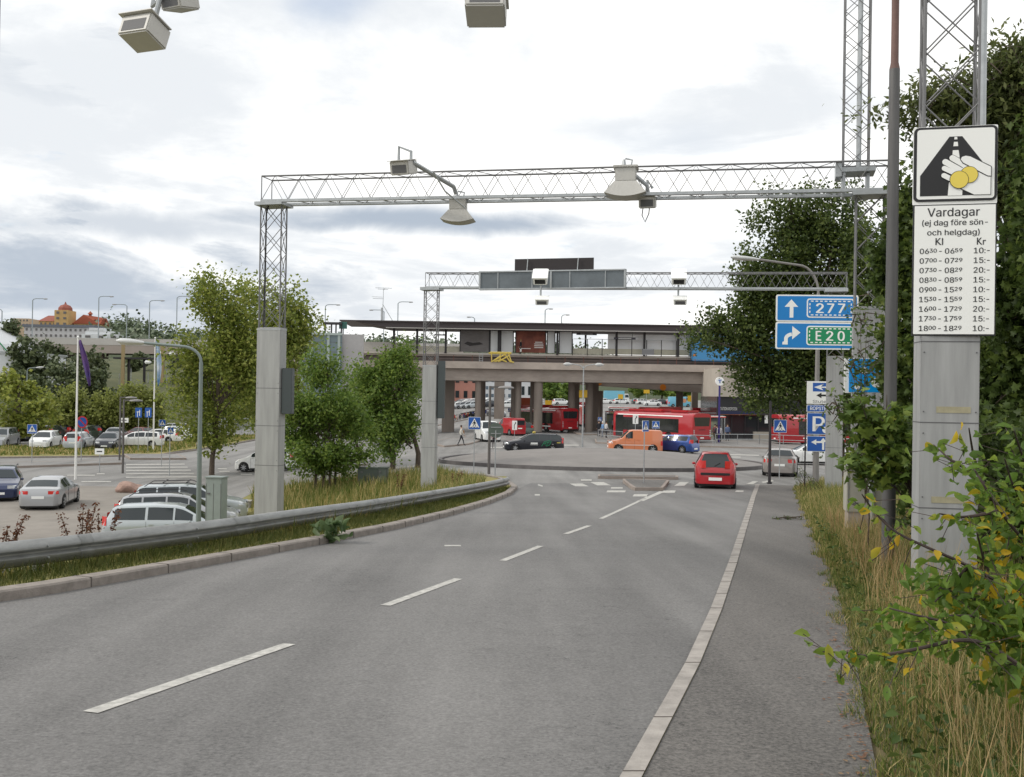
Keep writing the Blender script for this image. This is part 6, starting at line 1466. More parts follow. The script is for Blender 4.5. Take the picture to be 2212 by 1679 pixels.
# screens and boxes left of the station roof
t = thing('noise_screen', 'blue-grey panelled screen wall with steel posts left of the station roof', 'screen', Vector((vx(690, 112), 112, at(700, 830, 112).z)))
W_ = lambda px: vx(px, 112) - t.location.x; hh = at(700, 722, 112).z - t.location.z
MB().box(((W_(652) + W_(738)) / 2, 0, hh / 2 - 2), (W_(738) - W_(652), .2, hh + 4)).build('panels', mat('screen_bluegrey', (.16, .21, .225), .35, .2, var=.12, vscale=.3), t)
MB().box(((W_(732) + W_(783)) / 2, .6, hh / 2 - 2), (W_(783) - W_(732), .3, hh + 4.1)).build('grey_panel', mat('screen_grey', (.38, .37, .37), .7, var=.06), t)
k = MB()
for px in (652, 673, 709, 732): k.box((W_(px), -.15, hh / 2 - 1.9), (.28, .2, hh + 4.4))
k.box(((W_(650) + W_(738)) / 2, -.2, hh), (W_(738) - W_(650), .25, .25))
k.build('posts', mat('post_mint', (.36, .42, .40), .5, .3), t)
k = MB()
for z in (hh - .9, hh - 2, hh - 3.1, hh - 4.2): k.box(((W_(652) + W_(738)) / 2, -.105, z), (W_(738) - W_(652), .012, .05))
k.build('panel_joints', M_seam, t)
for x0, x1, y0, y1, mt, lb in ((699, 738, 697, 712, M_dark, 'dark open steel frame on top of the screen wall'), (731, 748, 695, 710, mat('board_green', (.03, .12, .10), .5), 'small green board beside the station roof tip')):
    t = thing('roof_frame' if mt is M_dark else 'green_board', lb, 'frame' if mt is M_dark else 'sign', Vector((vx((x0 + x1) / 2, 114), 114, at(715, y1, 114).z)))
    w, h = (x1 - x0) * 114 / F, (y1 - y0) * 114 / F
    if mt is M_dark:
        k = MB(); k.box((0, 0, h - .1), (w, .8, .25))
        for s in (-.45, -.1, .15, .45): k.box((s * w, 0, h / 2 - .2), (.12, .3, h + .4))
        k.build('frame', mt, t)
    else: MB().box((0, 0, h / 2), (w, .1, h)).build('sign_plate', mt, t); MB().box((0, .15, -.2), (.15, .15, h * 1.5)).build('post', M_galv, t)
# aerial
t = thing('tv_aerial', 'branched television aerial on a stayed mast above the station roof', 'aerial', Vector((vx(824, 121), 121, at(824, 700, 121).z))); k = MB(); hh = (700 - 622) * 121 / F
k.cyl((0, 0, 0), (.1, 0, hh), .05, .03, n=6); k.tube([(.1, 0, hh - .3), (.3, 0, hh)], .03, 5)
for z, a, b in ((hh, -.9, 1.1), (hh - .15, -.6, .6), (hh - 1.1, -1.3, -.05), (hh - 1.3, -1.2, .1)): k.tube([(a, 0, z), (b, .3, z)], .025, 5)
for i in range(6): k.tube([(-.8 + i * .3, -.25, hh), (-.8 + i * .3, .25, hh)], .015, 4)
k.tube([(0, 0, hh * .55), (1.5, 0, 0)], .04, 5); k.cyl((-.05, 0, 0), (-.05, 0, hh * .45), .14, n=8); k.build('mast', M_galv, t)

# ------------------------------------------------------------------ motorway lamps and far bridge
def far_lamp(px, y0, y1, d, sgn, lb, arm=30):
    g = at(px, y1, d); t = thing('motorway_lamp', lb, 'street lamp', g, 0, 'tall lamps of the far motorway bridge'); h = (y1 - y0) * d / F; s = d / F
    r = 1.1 * s
    k = MB(); k.tube([(0, 0, -3), (0, 0, h - 4 * s), (sgn * 3 * s, 0, h - s), (sgn * 8 * s, 0, h), (sgn * arm * .8 * s, 0, h)], [r, r, r * .8, r * .7, r * .7], 6); k.build('pole', mat('far_pole', (.27, .31, .33), .6), t, smooth=True)
    MB().lathe([(.02, 0), (1.4 * s, 2 * s), (1.2 * s, 8 * s), (.05, 10 * s)], (sgn * arm * .75 * s - (10 * s if sgn < 0 else 0), 0, h - .5 * s), 'X', 8).build('lamp_head', mat('far_head', (.3, .3, .3), .5), t, smooth=True)
for a in [(69, 645, 740, 250, 1, 'far lamp left of the yellow tower building'), (212, 640, 738, 250, 1, 'far lamp right of the red roofed house'), (273, 658, 735, 265, -1, 'far lamp with its arm to the left above the motorway'),
          (322, 649, 735, 250, 1, 'far lamp right of the left-armed one'), (381, 640, 735, 250, 1, 'far lamp at the left edge of the big tree crown'), (4, 668, 700, 250, -1, 'far lamp at the left picture edge'),
          (702, 658, 722, 240, 1, 'far lamp above the screen wall'), (829, 670, 712, 240, -1, 'far lamp with its arm to the left beside the aerial'), (859, 652, 712, 240, 1, 'far lamp right of the aerial'),
          (1025, 685, 712, 240, -1, 'short far lamp behind the left end of the station roof'), (1177, 667, 712, 240, 1, 'thin far lamp above the middle of the station roof'), (1213, 680, 712, 240, 1, 'thinner far lamp right of the middle of the roof')]:
    far_lamp(*a[:5], a[5], arm=30 if a[0] < 1000 else 10)
fb = thing('motorway_bridge', 'long concrete motorway bridge on piers below the far hill', 'bridge', at(200, 750, 250)); L_ = fb.location.copy()
def fbx(px): return at(px, 750, 250).x - L_.x
MB().box(((fbx(55) + fbx(1000)) / 2, 0, (750 - 756) * 250 / F), (fbx(1000) - fbx(55), 11, (765 - 748) * 250 / F)).build('deck', mat('bridge_concrete', (.34, .29, .26), .85, var=.1, vscale=.1), fb)
MB().box(((fbx(55) + fbx(1000)) / 2, -5.4, (750 - 740) * 250 / F), (fbx(1000) - fbx(55), .3, 14 * 250 / F)).build('parapet', mat('bridge_parapet', (.46, .44, .42), .8, var=.06, vscale=.2), fb)
for px in (60, 150, 222, 300, 365, 480, 600, 720, 850, 960): MB().box((fbx(px), 0, -9), (1.6, 3.5, 17)).build('pier', mat('bridge_pier', (.25, .20, .17), .85), fb)
# small rail station on the slope
rs = thing('light_rail_platform', 'small platform with a thin black roof and posts on the wooded slope', 'platform', at(335, 860, 165)); q = 165 / F
X_ = lambda px: (px - 335) * q; Zq = lambda y: (860 - y) * q
MB().box((X_(365), 3, Zq(865) - 1.5), (X_(490) - X_(250), 6, 3.6)).build('base', mat('platform_wall2', (.26, .20, .175), .85, var=.15, vscale=.6, vs=(3, 1, .2)), rs)
MB().box((X_(335), 1, Zq(775)), (X_(425) - X_(245), 3, .28)).build('roof', M_dark, rs)
for px in (272, 306, 370, 402, 418): MB().box((X_(px), 1, (Zq(775) + Zq(858)) / 2), (.35, .3, Zq(775) - Zq(858))).build('post', M_dark, rs)
for px in (267, 352): MB().box((X_(px), -.5, (Zq(742) + Zq(850)) / 2), (.5, .4, Zq(742) - Zq(850))).build('timber_mast', mat('mast_ochre', (.33, .25, .13), .8), rs)
k = MB()
for px in (258, 283, 320, 360, 345): k.cyl((X_(px), -.2, Zq(850)), (X_(px), -.2, Zq(785) - (px % 7) * .3), .07, n=6)
k.build('lamp_posts', M_galv, rs)
for px, y in ((312, 783), (364, 764), (388, 764), (340, 764)): MB().lathe([(.05, 0), (.35, .25), (.3, .9), (.05, 1.2)], (X_(px), -.3, Zq(y)), 'X', 8).build('lamp_head', M_white, rs)
print('built ok')

# ------------------------------------------------------------------ vegetation
def unit(n): v = RNG.normal(size=(n, 3)); return v / np.linalg.norm(v, axis=1, keepdims=True)
MAPLE = np.array([(0, -.5), (.12, -.22), (.45, -.3), (.36, -.05), (.55, .18), (.28, .2), (.22, .32), (0, .62), (-.22, .32), (-.28, .2), (-.55, .18), (-.36, -.05), (-.45, -.3), (-.12, -.22)])
def leaf_mesh(name, P, size, mt, parent, kind='rhomb', up=.5, aspect=.55, droop=0.0, dirs=None):
    n = len(P); N = unit(n) * (1 - up) + np.array([0, 0, up]); N /= np.linalg.norm(N, axis=1, keepdims=True)
    A = unit(n) if dirs is None else dirs + unit(n) * .55
    A[:, 2] -= droop; A -= N * (A * N).sum(1, keepdims=True); A /= np.linalg.norm(A, axis=1, keepdims=True); B = np.cross(N, A)
    sz = (size * RNG.uniform(.65, 1.3, n))[:, None]
    if kind == 'rhomb':
        t = [(-.5, 0, 0), (.05, .5 * aspect, .06), (.5, 0, 0), (.05, -.5 * aspect, .06)]
        V = np.stack([P + A * sz * a + B * sz * b + N * sz * c for a, b, c in t], 1).reshape(-1, 3); F_ = np.arange(n * 4).reshape(n, 4)
        return npmesh(name, V, F_, mt, parent)
    if kind == 'oval':
        t = [(-.5, 0, -.04), (-.25, .36 * aspect, .09), (.1, .5 * aspect, .12), (.38, .25 * aspect, .0), (.56, 0, -.16), (.38, -.25 * aspect, .0), (.1, -.5 * aspect, .12), (-.25, -.36 * aspect, .09)]
        V = np.stack([P + A * sz * a + B * sz * b + N * sz * c for a, b, c in t], 1).reshape(-1, 3)
        i = np.arange(n)[:, None] * 8; F_ = np.concatenate([i + np.array([[0, 1, 2, 3]]), i + np.array([[0, 3, 4, 5]]), i + np.array([[0, 5, 6, 7]])])
        return npmesh(name, V, F_, mt, parent)
    V = np.stack([P + A * sz * b + B * sz * a + N * sz * (-.18 * abs(a) * 2) for a, b in MAPLE], 1).reshape(-1, 3)
    k = len(MAPLE); i = np.arange(n)[:, None] * k
    F_ = np.concatenate([i + np.array([q]) for q in ([0, 1, 2, 3], [0, 3, 4, 5], [0, 5, 6, 7], [0, 7, 8, 9], [0, 9, 10, 11], [0, 11, 12, 13])])
    return npmesh(name, V, F_, mt, parent)
def ell_points(C, Rr, n, shell=.45):
    return np.array(C) + unit(n) * (RNG.uniform(0, 1, n)[:, None] ** shell) * np.array(Rr)
def tree(name, label, base, crowns, leaf, mt, ncl, per, trunk_r=.15, sigma=None, cat='tree', group=None, kind='rhomb', up=.45, limbs=10, stems=None, aspect=.6, droop=0.0, bark=None, shell=.4, twigs=0, gap=-.75):
    t = thing(name, label, cat, base, 0, group); b = Vector(base)
    tot = sum(c[1][0] * c[1][1] * c[1][2] for c in crowns) ** 1.0
    CC = []
    for (c, r) in crowns:
        k = max(3, int(ncl * (r[0] * r[1] * r[2]) ** .8 / sum((q[1][0] * q[1][1] * q[1][2]) ** .8 for q in crowns)))
        CC.append(ell_points(Vector(c) - b, r, k, shell))
    CC = np.concatenate(CC)
    rr = np.mean([c[1][0] for c in crowns]); ph = RNG.uniform(0, 6.28, (4, 3)); fq = unit(4) * RNG.uniform(2.2, 4.2, 4)[:, None] / rr
    nz_ = sum(np.sin(CC @ fq[i] + ph[i, 0]) for i in range(4)); CC = CC[nz_ > gap]
    cen = CC.mean(0); out = (RNG.uniform(0, 1, len(CC)) < .22) & (gap > -5); CC[out] = cen + (CC[out] - cen) * RNG.uniform(1.02, 1.22, out.sum())[:, None]
    sg = sigma or np.mean([c[1][0] for c in crowns]) * .16
    cs = RNG.uniform(.55, 1.45, (len(CC), 1, 1)); od = CC - np.array([CC[:, 0].mean(), CC[:, 1].mean(), CC[:, 2].min()]); od /= np.linalg.norm(od, axis=1, keepdims=True) + 1e-6
    P = (CC[:, None, :] + RNG.normal(size=(len(CC), per, 3)) * np.array([sg, sg, sg * .6]) * cs * .8 + od[:, None, :] * RNG.normal(0, 1, (len(CC), per, 1)) * sg * .9).reshape(-1, 3)
    if len(P): leaf_mesh('crown', P, leaf, mt, t, kind, up, aspect, droop)
    mb = MB(); zc = min(c[0][2] for c in crowns) - b.z; top = max(c[0][2] + c[1][2] * .7 for c in crowns) - b.z
    cx = np.mean([c[0][0] for c in crowns]) - b.x; cy = np.mean([c[0][1] for c in crowns]) - b.y
    stems = stems or [(0, 0)]
    for (ox, oy) in stems:
        pts = [Vector((ox, oy, -.2)), Vector((ox + .03, oy, max(.5, zc * .4))), Vector((cx * .4 + ox, cy * .4 + oy, max(1, zc * .8))), Vector((cx, cy, top))]
        mb.tube(pts, [trunk_r * 1.15, trunk_r, trunk_r * .8, trunk_r * .15], 8)
        idx = RNG.choice(len(CC), min(limbs, len(CC)), replace=False)
        for i in idx:
            e = Vector(CC[i]); f = float(np.clip((e.z * .55) / max(top, .1), .12, .85)); zz_ = top * f
            s_ = Vector((cx * f, cy * f, zz_)) + Vector((ox, oy, 0)) * (1 - f)
            mb.tube([s_, s_.lerp(e, .5) + Vector((0, 0, .1 * (e - s_).length)), e], [trunk_r * .38, trunk_r * .2, trunk_r * .06], 5)
    for i in range(twigs):
        e = Vector(CC[RNG.integers(len(CC))]); d = Vector(unit(1)[0]) * sg * 2.2; mb.tube([e, e + d], [.012, .004], 4)
    mb.build('trunk', bark or M_bark, t, smooth=True)
    return t
def E(px, py, rx, ry, d, rd=None):
    p = at(px, py, d); k = d / F; return (tuple(p), (rx * k, (rd or (rx + ry) / 2 * k * .8), ry * k))
LG = lambda *c: c
L_olive = leafmat('leaf_olive', [(0, (.050, .070, .012)), (.45, (.12, .15, .028)), (.8, (.20, .215, .05)), (1, (.28, .26, .075))], trans=.5)
L_ash = leafmat('leaf_ash', [(0, (.035, .070, .012)), (.5, (.085, .132, .026)), (1, (.175, .22, .048))], trans=.5)
L_dark = leafmat('leaf_dark', [(0, (.018, .030, .010)), (.5, (.046, .068, .017)), (1, (.115, .14, .037))], trans=.42)
L_maple = leafmat('leaf_maple', [(0, (.03, .05, .012)), (.5, (.07, .11, .022)), (.85, (.14, .18, .035)), (1, (.28, .25, .04))], trans=.4)
L_deep = leafmat('leaf_deep', [(0, (.022, .036, .010)), (.55, (.050, .076, .018)), (.85, (.105, .14, .03)), (1, (.19, .22, .05))], trans=.5)
L_bush = leafmat('leaf_bush', [(0, (.06, .11, .02)), (.4, (.11, .19, .03)), (.72, (.20, .27, .04)), (.78, (.46, .33, .02)), (1, (.55, .28, .02))], trans=.5)
L_yel = leafmat('leaf_yellowgreen', [(0, (.07, .09, .018)), (.5, (.14, .165, .03)), (1, (.26, .26, .06))])
L_wil = leafmat('leaf_willow', [(0, (.07, .085, .02)), (.5, (.14, .16, .04)), (1, (.22, .23, .075))], trans=.45)
L_ashr = leafmat('leaf_ash_tree', [(0, (.035, .048, .016)), (.6, (.075, .09, .03)), (1, (.15, .16, .055))], trans=.5)
L_far = leafmat('leaf_far', [(0, (.03, .042, .022)), (.5, (.055, .07, .032)), (1, (.10, .115, .05))], trans=.2)

# the two large trees behind the middle gantry leg
b = gp(457, 1026); d = b.y
tree('roadside_tree', 'tall olive green tree left of the middle gantry leg with a thin straight trunk', b, [E(488, 665, 80, 80, d), E(470, 760, 100, 90, d), E(430, 850, 65, 75, d), E(500, 850, 80, 90, d), E(450, 930, 60, 40, d), E(545, 770, 80, 100, d)], .25, L_olive, 480, 60, .16, .45, limbs=26, twigs=60)
b = G(*at(590, 900, 68).xy)
tree('roadside_tree', 'broad olive green tree rising behind the middle gantry leg', b, [E(585, 690, 70, 85, 68), E(620, 740, 65, 90, 68), E(560, 830, 80, 100, 68), E(620, 850, 50, 80, 68), E(650, 700, 28, 35, 68)], .28, L_olive, 330, 60, .2, .5, limbs=22, twigs=40)
b = gp(697, 1062); d = b.y
tree('young_tree', 'young bright green tree with several thin stems right of the middle gantry leg', b, [E(705, 980, 92, 46, d), E(700, 890, 78, 66, d), E(695, 810, 42, 46, d), E(650, 920, 40, 66, d), E(765, 950, 46, 50, d)], .165, L_ash, 430, 62, .06, .26, limbs=16, stems=[(-.35, 0), (0, .1), (.3, -.1), (.5, .2)], twigs=60)
b = G(*at(850, 900, 57).xy); d = 57
tree('young_tree', 'young green tree left of the far gantry leg with one dark trunk', b, [E(850, 930, 66, 62, d), E(850, 850, 58, 80, d), E(858, 775, 34, 42, d), E(805, 880, 40, 66, d), E(790, 800, 26, 30, d)], .20, L_ash, 420, 58, .14, .33, limbs=14, stems=[(0, 0), (1.4, .3)], twigs=40)
b = G(*at(775, 900, 61).xy)
tree('young_tree', 'young green tree filling the gap between the two clearer young trees', b, [E(770, 905, 48, 60, 61), E(765, 845, 34, 44, 61), E(745, 930, 40, 40, 61)], .2, L_ash, 200, 55, .1, .33, limbs=10, twigs=30)
# large dark lime tree in front of the station, right
b = G(*at(1812, 900, 50).xy)
tree('lime_tree', 'large dark green lime tree overhanging the station bridge at the right', b, [E(1700, 495, 88, 74, 50), E(1790, 510, 95, 115, 50), E(1690, 610, 70, 100, 50), E(1590, 740, 75, 75, 50), E(1680, 800, 110, 90, 50), E(1760, 720, 110, 130, 50), E(1650, 690, 90, 60, 50), E(1830, 840, 90, 120, 50), E(1640, 600, 75, 80, 50), E(1855, 620, 60, 150, 48), E(1540, 745, 50, 42, 50)], .18, L_dark, 1500, 62, .3, .36, kind='rhomb', limbs=40, twigs=120, aspect=.75, gap=-1.0, shell=.5)
# right wall of trees
b = Vector((8.5, 19.5, gz(8.5, 19.5)))
tree('maple_tree', 'dense dark maple filling the space between the lamp mast and the near gantry leg', b, [E(1965, 560, 60, 140, 17.5), E(1975, 770, 65, 140, 17.5), E(1935, 430, 45, 50, 17.5), E(2060, 420, 90, 120, 18), E(1990, 980, 60, 120, 17.5)], .115, L_deep, 620, 44, .12, .14, kind='maple', limbs=30, twigs=150, aspect=.8, up=.35)
b = Vector((8.9, 13.6, gz(8.9, 13.6)))
tree('maple_tree', 'tall maple with dark foliage along the right picture edge', b, [E(2250, 400, 60, 150, 14), E(2225, 620, 90, 200, 14), E(2205, 950, 110, 230, 14.5), E(2270, 200, 40, 80, 14), E(2150, 790, 50, 190, 15)], .115, L_deep, 640, 46, .16, .15, kind='maple', limbs=26, twigs=200, up=.25, gap=-.8, shell=.6)
b = Vector((9.6, 16.5, gz(9.6, 16.5)))
tree('ash_tree', 'ash tree with airy hanging leaflets against the sky behind the near lattice leg', b, [E(2140, 240, 80, 90, 15.5), E(2040, 225, 75, 40, 15.5), E(2190, 140, 45, 75, 15.5), E(1945, 258, 55, 12, 15.5), E(2150, 380, 90, 90, 15.5), E(2210, 250, 60, 120, 15.5)], .13, L_ashr, 900, 20, .11, .17, limbs=60, twigs=160, aspect=.36, droop=1.1, shell=.6, gap=-1.4)
b = Vector((5.6, 12.9, gz(5.6, 12.9)))
tree('maple_sapling', 'fresh green maple sapling reaching across the lamp mast foot', b, [E(1900, 930, 50, 45, 12.6), E(1955, 975, 50, 60, 12.6), E(1865, 890, 30, 30, 12.6), E(1880, 1000, 35, 40, 12.6), E(1900, 1050, 30, 20, 12.6)], .135, L_maple, 80, 12, .02, .13, kind='maple', limbs=30, up=.5, twigs=30, gap=-1.6)
tree('leafy_shrub', 'thin leaved shrub spraying over the blue sign stack edge', Vector((5.2, 14.5, gz(5.2, 14.5))), [E(1850, 800, 28, 60, 14.5), E(1822, 880, 30, 50, 14.5), E(1870, 690, 30, 30, 14.5), E(1880, 960, 30, 60, 14.5)], .085, L_deep, 75, 10, .012, .10, limbs=40, aspect=.45, twigs=60, cat='shrub', gap=-1.6)
for i, (px, py, d) in enumerate([(2150, 1130, 12.2), (2230, 1200, 11.0), (2180, 1020, 13.2)]):
    b = G(*at(px, 1200, d).xy); c = at(px, py, d)
    tree('leafy_shrub', ('dark shrub close behind the near gantry leg at the right', 'dark shrub at the right picture edge above the yellow leaved bush', 'taller dark shrub between the near gantry leg and the trees')[i], b, [((c.x, c.y, b.z + .7), (.9, .8, .8)), ((c.x + .2, c.y, b.z + 1.4), (.7, .7, .7))], .11, L_deep, 90, 34, .02, .16, kind='maple', limbs=14, cat='shrub')

# foreground bush: branches and leaves
bd = 5.0
bush = thing('yellowing_bush', 'green bush with yellow and brown leaves leaning in from the right in the foreground', 'bush', G(2.95, 5.2)); bl = bush.location.copy()
brs = [([(2330, 1370), (2212, 1290), (2093, 1222), (2003, 1183), (1926, 1147), (1881, 1096), (1862, 1068)], 5.0), ([(2300, 1300), (2230, 1190), (2158, 1104), (2117, 1034), (2097, 1002)], 5.3), ([(2260, 1250), (2141, 1080), (2101, 1021), (2054, 995), (2017, 961)], 5.6),
       ([(2141, 1080), (2105, 1000), (2093, 925)], 5.6), ([(2320, 1500), (2154, 1422), (2064, 1349), (1983, 1330), (1913, 1312)], 4.7), ([(2260, 1480), (2150, 1400), (2085, 1377), (1971, 1405), (1881, 1420), (1836, 1410), (1778, 1408)], 4.6),
       ([(2320, 1420), (2200, 1340), (2100, 1290), (2030, 1270)], 5.1), ([(2340, 1200), (2250, 1130), (2190, 1060), (2170, 990)], 5.4), ([(2330, 1480), (2230, 1400), (2120, 1330), (2050, 1330)], 4.9), ([(2300, 1100), (2220, 1020), (2190, 930)], 5.6), ([(2093, 1222), (2060, 1260), (2020, 1300)], 5.0), ([(2158, 1104), (2080, 1120), (2030, 1110)], 5.3), ([(2200, 1340), (2130, 1230), (2110, 1150)], 5.2)]
mb = MB(); LP_, LD_, TW_ = [], [], []
for pts, d in brs:
    P = smooth_path([at(x, y, d + .15 * math.sin(i * 1.7)) for i, (x, y) in enumerate(pts)], 2); n = len(P)
    mb.tube([p - bl for p in P], [.010 * (1 - i / n) + .0025 for i in range(n)], 6)
    for a, b_ in zip(P[:-1], P[1:]):
        L2 = (b_ - a).length; dr = (b_ - a).normalized(); k = max(1, int(L2 / .020)) if L2 > .03 else (1 if random.random() < L2 / .03 else 0)
        for j in range(k):
            s_ = random.choice((-1, 1)); side = dr.cross(Vector((0, 0, 1))).normalized() * s_
            ld = (dr * .6 + side * random.uniform(.6, 1.2) + Vector((0, 0, random.uniform(-.9, .1)))).normalized(); q = a.lerp(b_, random.random()) + ld * .045; LP_.append(q - bl); LD_.append(ld)
            if random.random() < .45:
                q2 = q + side * random.uniform(.03, .16) + Vector((random.uniform(-.06, .06), random.uniform(-.1, .1), random.uniform(-.14, .08))); LP_.append(q2 - bl); LD_.append(dr * .3 + side + Vector((0, 0, -.6))); TW_.append((q - bl, q2 - bl))
for a, b_ in TW_: mb.tube([a, b_], .0022, 4)
mb.build('branches', mat('twig_dark', (.045, .03, .025), .8), bush, smooth=True)
for px, py, rx, ry, d, n in ((2180, 1180, 80, 110, 5.6, 170), (2140, 1320, 120, 75, 5.2, 330), (2060, 1270, 90, 60, 5.2, 130), (2220, 1400, 90, 80, 5.0, 190), (1990, 1370, 80, 40, 5.0, 110), (2190, 1460, 90, 60, 5.0, 150), (2150, 1080, 60, 60, 5.6, 50)):
    c, r = E(px, py, rx, ry, d, .45)
    for q in ell_points(Vector(c) - bl, r, n, .5): LP_.append(Vector(q)); LD_.append(Vector((random.uniform(-1, .6), random.uniform(-.6, .6), random.uniform(-1, .1))))
leaf_mesh('leaves', np.array([p[:] for p in LP_]), .070, L_bush, bush, 'oval', .25, .55, .15, np.array([p.normalized()[:] for p in LD_]))

# weeds
def stalk(px, py, d, h, lb, n=3):
    g = G(*at(px, 900, d).xy); g.z = at(px, py, d).z - h * .0 ; g.z -= h
    t = thing('dock_plant', lb, 'weed', g, 0, 'brown seeded dock stalks'); mb = MB(); P = []
    for k in range(n):
        e = Vector((random.uniform(-.25, .3), random.uniform(-.1, .1), h * random.uniform(.75, 1.0))); mb.tube([(0, 0, -.3), e * .5 + Vector((.03, 0, 0)), e], [.01, .008, .004], 5)
        for i in range(90): q = e * random.uniform(.45, 1.02); P.append((q.x + random.gauss(0, .03), q.y + random.gauss(0, .03), q.z))
    mb.build('stems', mat('dock_stem', (.10, .06, .03), .8), t)
    leaf_mesh('seeds', np.array(P), .05, MATS.get('leaf_dock') or leafmat('leaf_dock', [(0, (.05, .015, .01)), (.6, (.12, .045, .025)), (1, (.2, .10, .04))]), t)
stalk(172, 1066, 14.5, 1.2, 'tallest brown dock stalk before the car park, behind the barrier', 4); stalk(215, 1095, 14.0, .9, 'slanting brown dock stalk right of the tallest one'); stalk(3, 1110, 13.0, .8, 'brown dock stalk at the left picture edge')
stalk(985, 1012, 37, 1.0, 'reddish weed stalk beside the foot of the far gantry leg'); stalk(862, 1020, 40, 1.0, 'reddish weed in the dry grass before the low green boxes')
g = gp(716, 1172); t = thing('burdock_plant', 'broad leaved burdock growing out of the kerb below the barrier', 'weed', g)
P = np.array([(math.cos(a) * r, math.sin(a) * r, .06 + .30 * h) for a, r, h in zip(RNG.uniform(0, 6.3, 46), RNG.uniform(.03, .32, 46), RNG.uniform(0, 1, 46))]); leaf_mesh('leaves', P, .20, leafmat('leaf_burdock', [(0, (.045, .085, .028)), (.6, (.10, .15, .06)), (1, (.22, .26, .15))]), t, 'oval', .35, .6, -.2, P / np.linalg.norm(P, axis=1, keepdims=True))
mb = MB()
for a in range(9): mb.tube([(0, 0, -.1), (.12 * math.cos(a), .12 * math.sin(a), .2)], .008, 5)
mb.build('stems', M_grassg, t)
g = gp(1695, 1124); t = thing('fallen_twig', 'dry leafy twig lying on the footway near its right edge', 'twig', g); mb = MB()
for a in range(9): mb.tube([(-.3, 0, .03), (random.uniform(-.1, .1), random.uniform(-.1, .1), .06), (random.uniform(0, .45), random.uniform(-.25, .25), random.uniform(.02, .12))], .008, 5)
mb.build('twigs', M_bark, t)
P = np.stack([RNG.uniform(-.3, .5, 50), RNG.uniform(-.2, .2, 50), RNG.uniform(.02, .1, 50)], 1); leaf_mesh('leaves', P, .07, L_dark, t)
# diagonal dark weed stems on the right verge
g = gp(1728, 1075); t = thing('leaning_weed', 'tall dark seeded weed leaning over the footway edge before the sign stack', 'weed', g); mb = MB(); P = []
for k in range(7):
    e = Vector((-.25 - .1 * k * .5, -.1 + random.uniform(-.2, .2), .95 + random.uniform(-.2, .25))); o_2 = Vector((.1 * k, -.15 * k, 0)); mb.tube([o_2, o_2 + e * .5 + Vector((.1, 0, .05)), o_2 + e], [.012, .01, .004], 5)
    for i in range(60): q = o_2 + e * random.uniform(.4, 1); P.append((q.x + random.gauss(0, .03), q.y + random.gauss(0, .03), q.z + random.gauss(0, .02)))
mb.build('stems', MATS['dock_stem'], t); leaf_mesh('seeds', np.array(P), .05, L_dark, t)

# grass
def blades(name, label, xy, hts, mt, w=.006, lean=.35):
    n = len(xy); Z0 = np.array([gz(x, y) for x, y in xy]); a = RNG.uniform(0, 2 * math.pi, n); ln = RNG.uniform(.1, 1, n) * lean
    D = np.stack([np.cos(a), np.sin(a)], 1); W_2 = np.stack([-np.sin(a + RNG.normal(0, .6, n)), np.cos(a)], 1); h = hts; wd = w * RNG.uniform(.6, 1.5, n) * (1 + np.array([y for x, y in xy]) * .045)
    B = np.stack([np.array(xy)[:, 0], np.array(xy)[:, 1], Z0 - .02], 1)
    def pt(f, wf, s):
        q = B.copy(); q[:, :2] += D * (h * ln * f * f)[:, None] + W_2 * (wd * wf * s)[:, None]; q[:, 2] += h * (f - .25 * ln * f * f); return q
    V = np.stack([pt(0, .5, -1), pt(0, .5, 1), pt(.5, .45, 1), pt(.5, .45, -1), pt(1, .08, 1), pt(1, .08, -1)], 1).reshape(-1, 3)
    i = np.arange(n)[:, None] * 6; F_ = np.concatenate([i + np.array([[0, 1, 2, 3]]), i + np.array([[3, 2, 4, 5]])])
    o = npmesh(name, V, F_, mt); tag(o, label, 'grass', kind='stuff'); return o
G_dry = leafmat('grass_dry', [(0, (.060, .095, .018)), (.50, (.13, .16, .032)), (.68, (.33, .26, .10)), (.9, (.50, .41, .20)), (1, (.42, .22, .10))], .7, .3)
G_green = leafmat('grass_green', [(0, (.035, .052, .008)), (.55, (.085, .105, .02)), (.85, (.18, .17, .05)), (1, (.34, .28, .12))], .7, .3, gain=1.0)
we_y = [p.y for p in WEb]; we_x = [p.x for p in WEb]
def sample_right(n, y0, y1, pw, wmax):
    y = y0 + (y1 - y0) * RNG.uniform(0, 1, n) ** pw; e = np.interp(y, we_y, we_x) - .10 * (np.sin(y * 2.1) + np.sin(y * 5.3 + 1) + .7 * np.sin(y * 11.7)) * .6; off = RNG.uniform(0, 1, n) ** 1.3 * wmax; return np.stack([e - .05 + off, y], 1), off
xy, off = sample_right(46000, 2.6, 16, 1.3, 3.0); blades('tall_grass', 'tall dry and green grass on the right verge beside the footway', xy, (.08 + .30 * np.clip(off / .9, 0, 1)) * RNG.uniform(.4, 1.3, len(xy)), G_dry, .0036, .8)
xy, off = sample_right(30000, 14, 42, 1.0, 3.2); blades('tall_grass', 'straw coloured grass further along the right verge', xy, (.15 + .4 * np.clip(off / 1.0, 0, 1)) * RNG.uniform(.5, 1.2, len(xy)), G_dry, .006, .7)
n = 34000; y = 8 + 30 * RNG.uniform(0, 1, n) ** 1.1; e = np.array([xk(q) for q in y]); off = RNG.uniform(0, 1, n) * 1.15; xy = np.stack([e - .26 - off, y], 1)
blades('verge_grass', 'short green grass between the left kerb and the crash barrier', xy, (.10 + .10 * off) * RNG.uniform(.6, 1.5, n), G_green, .006, .6)
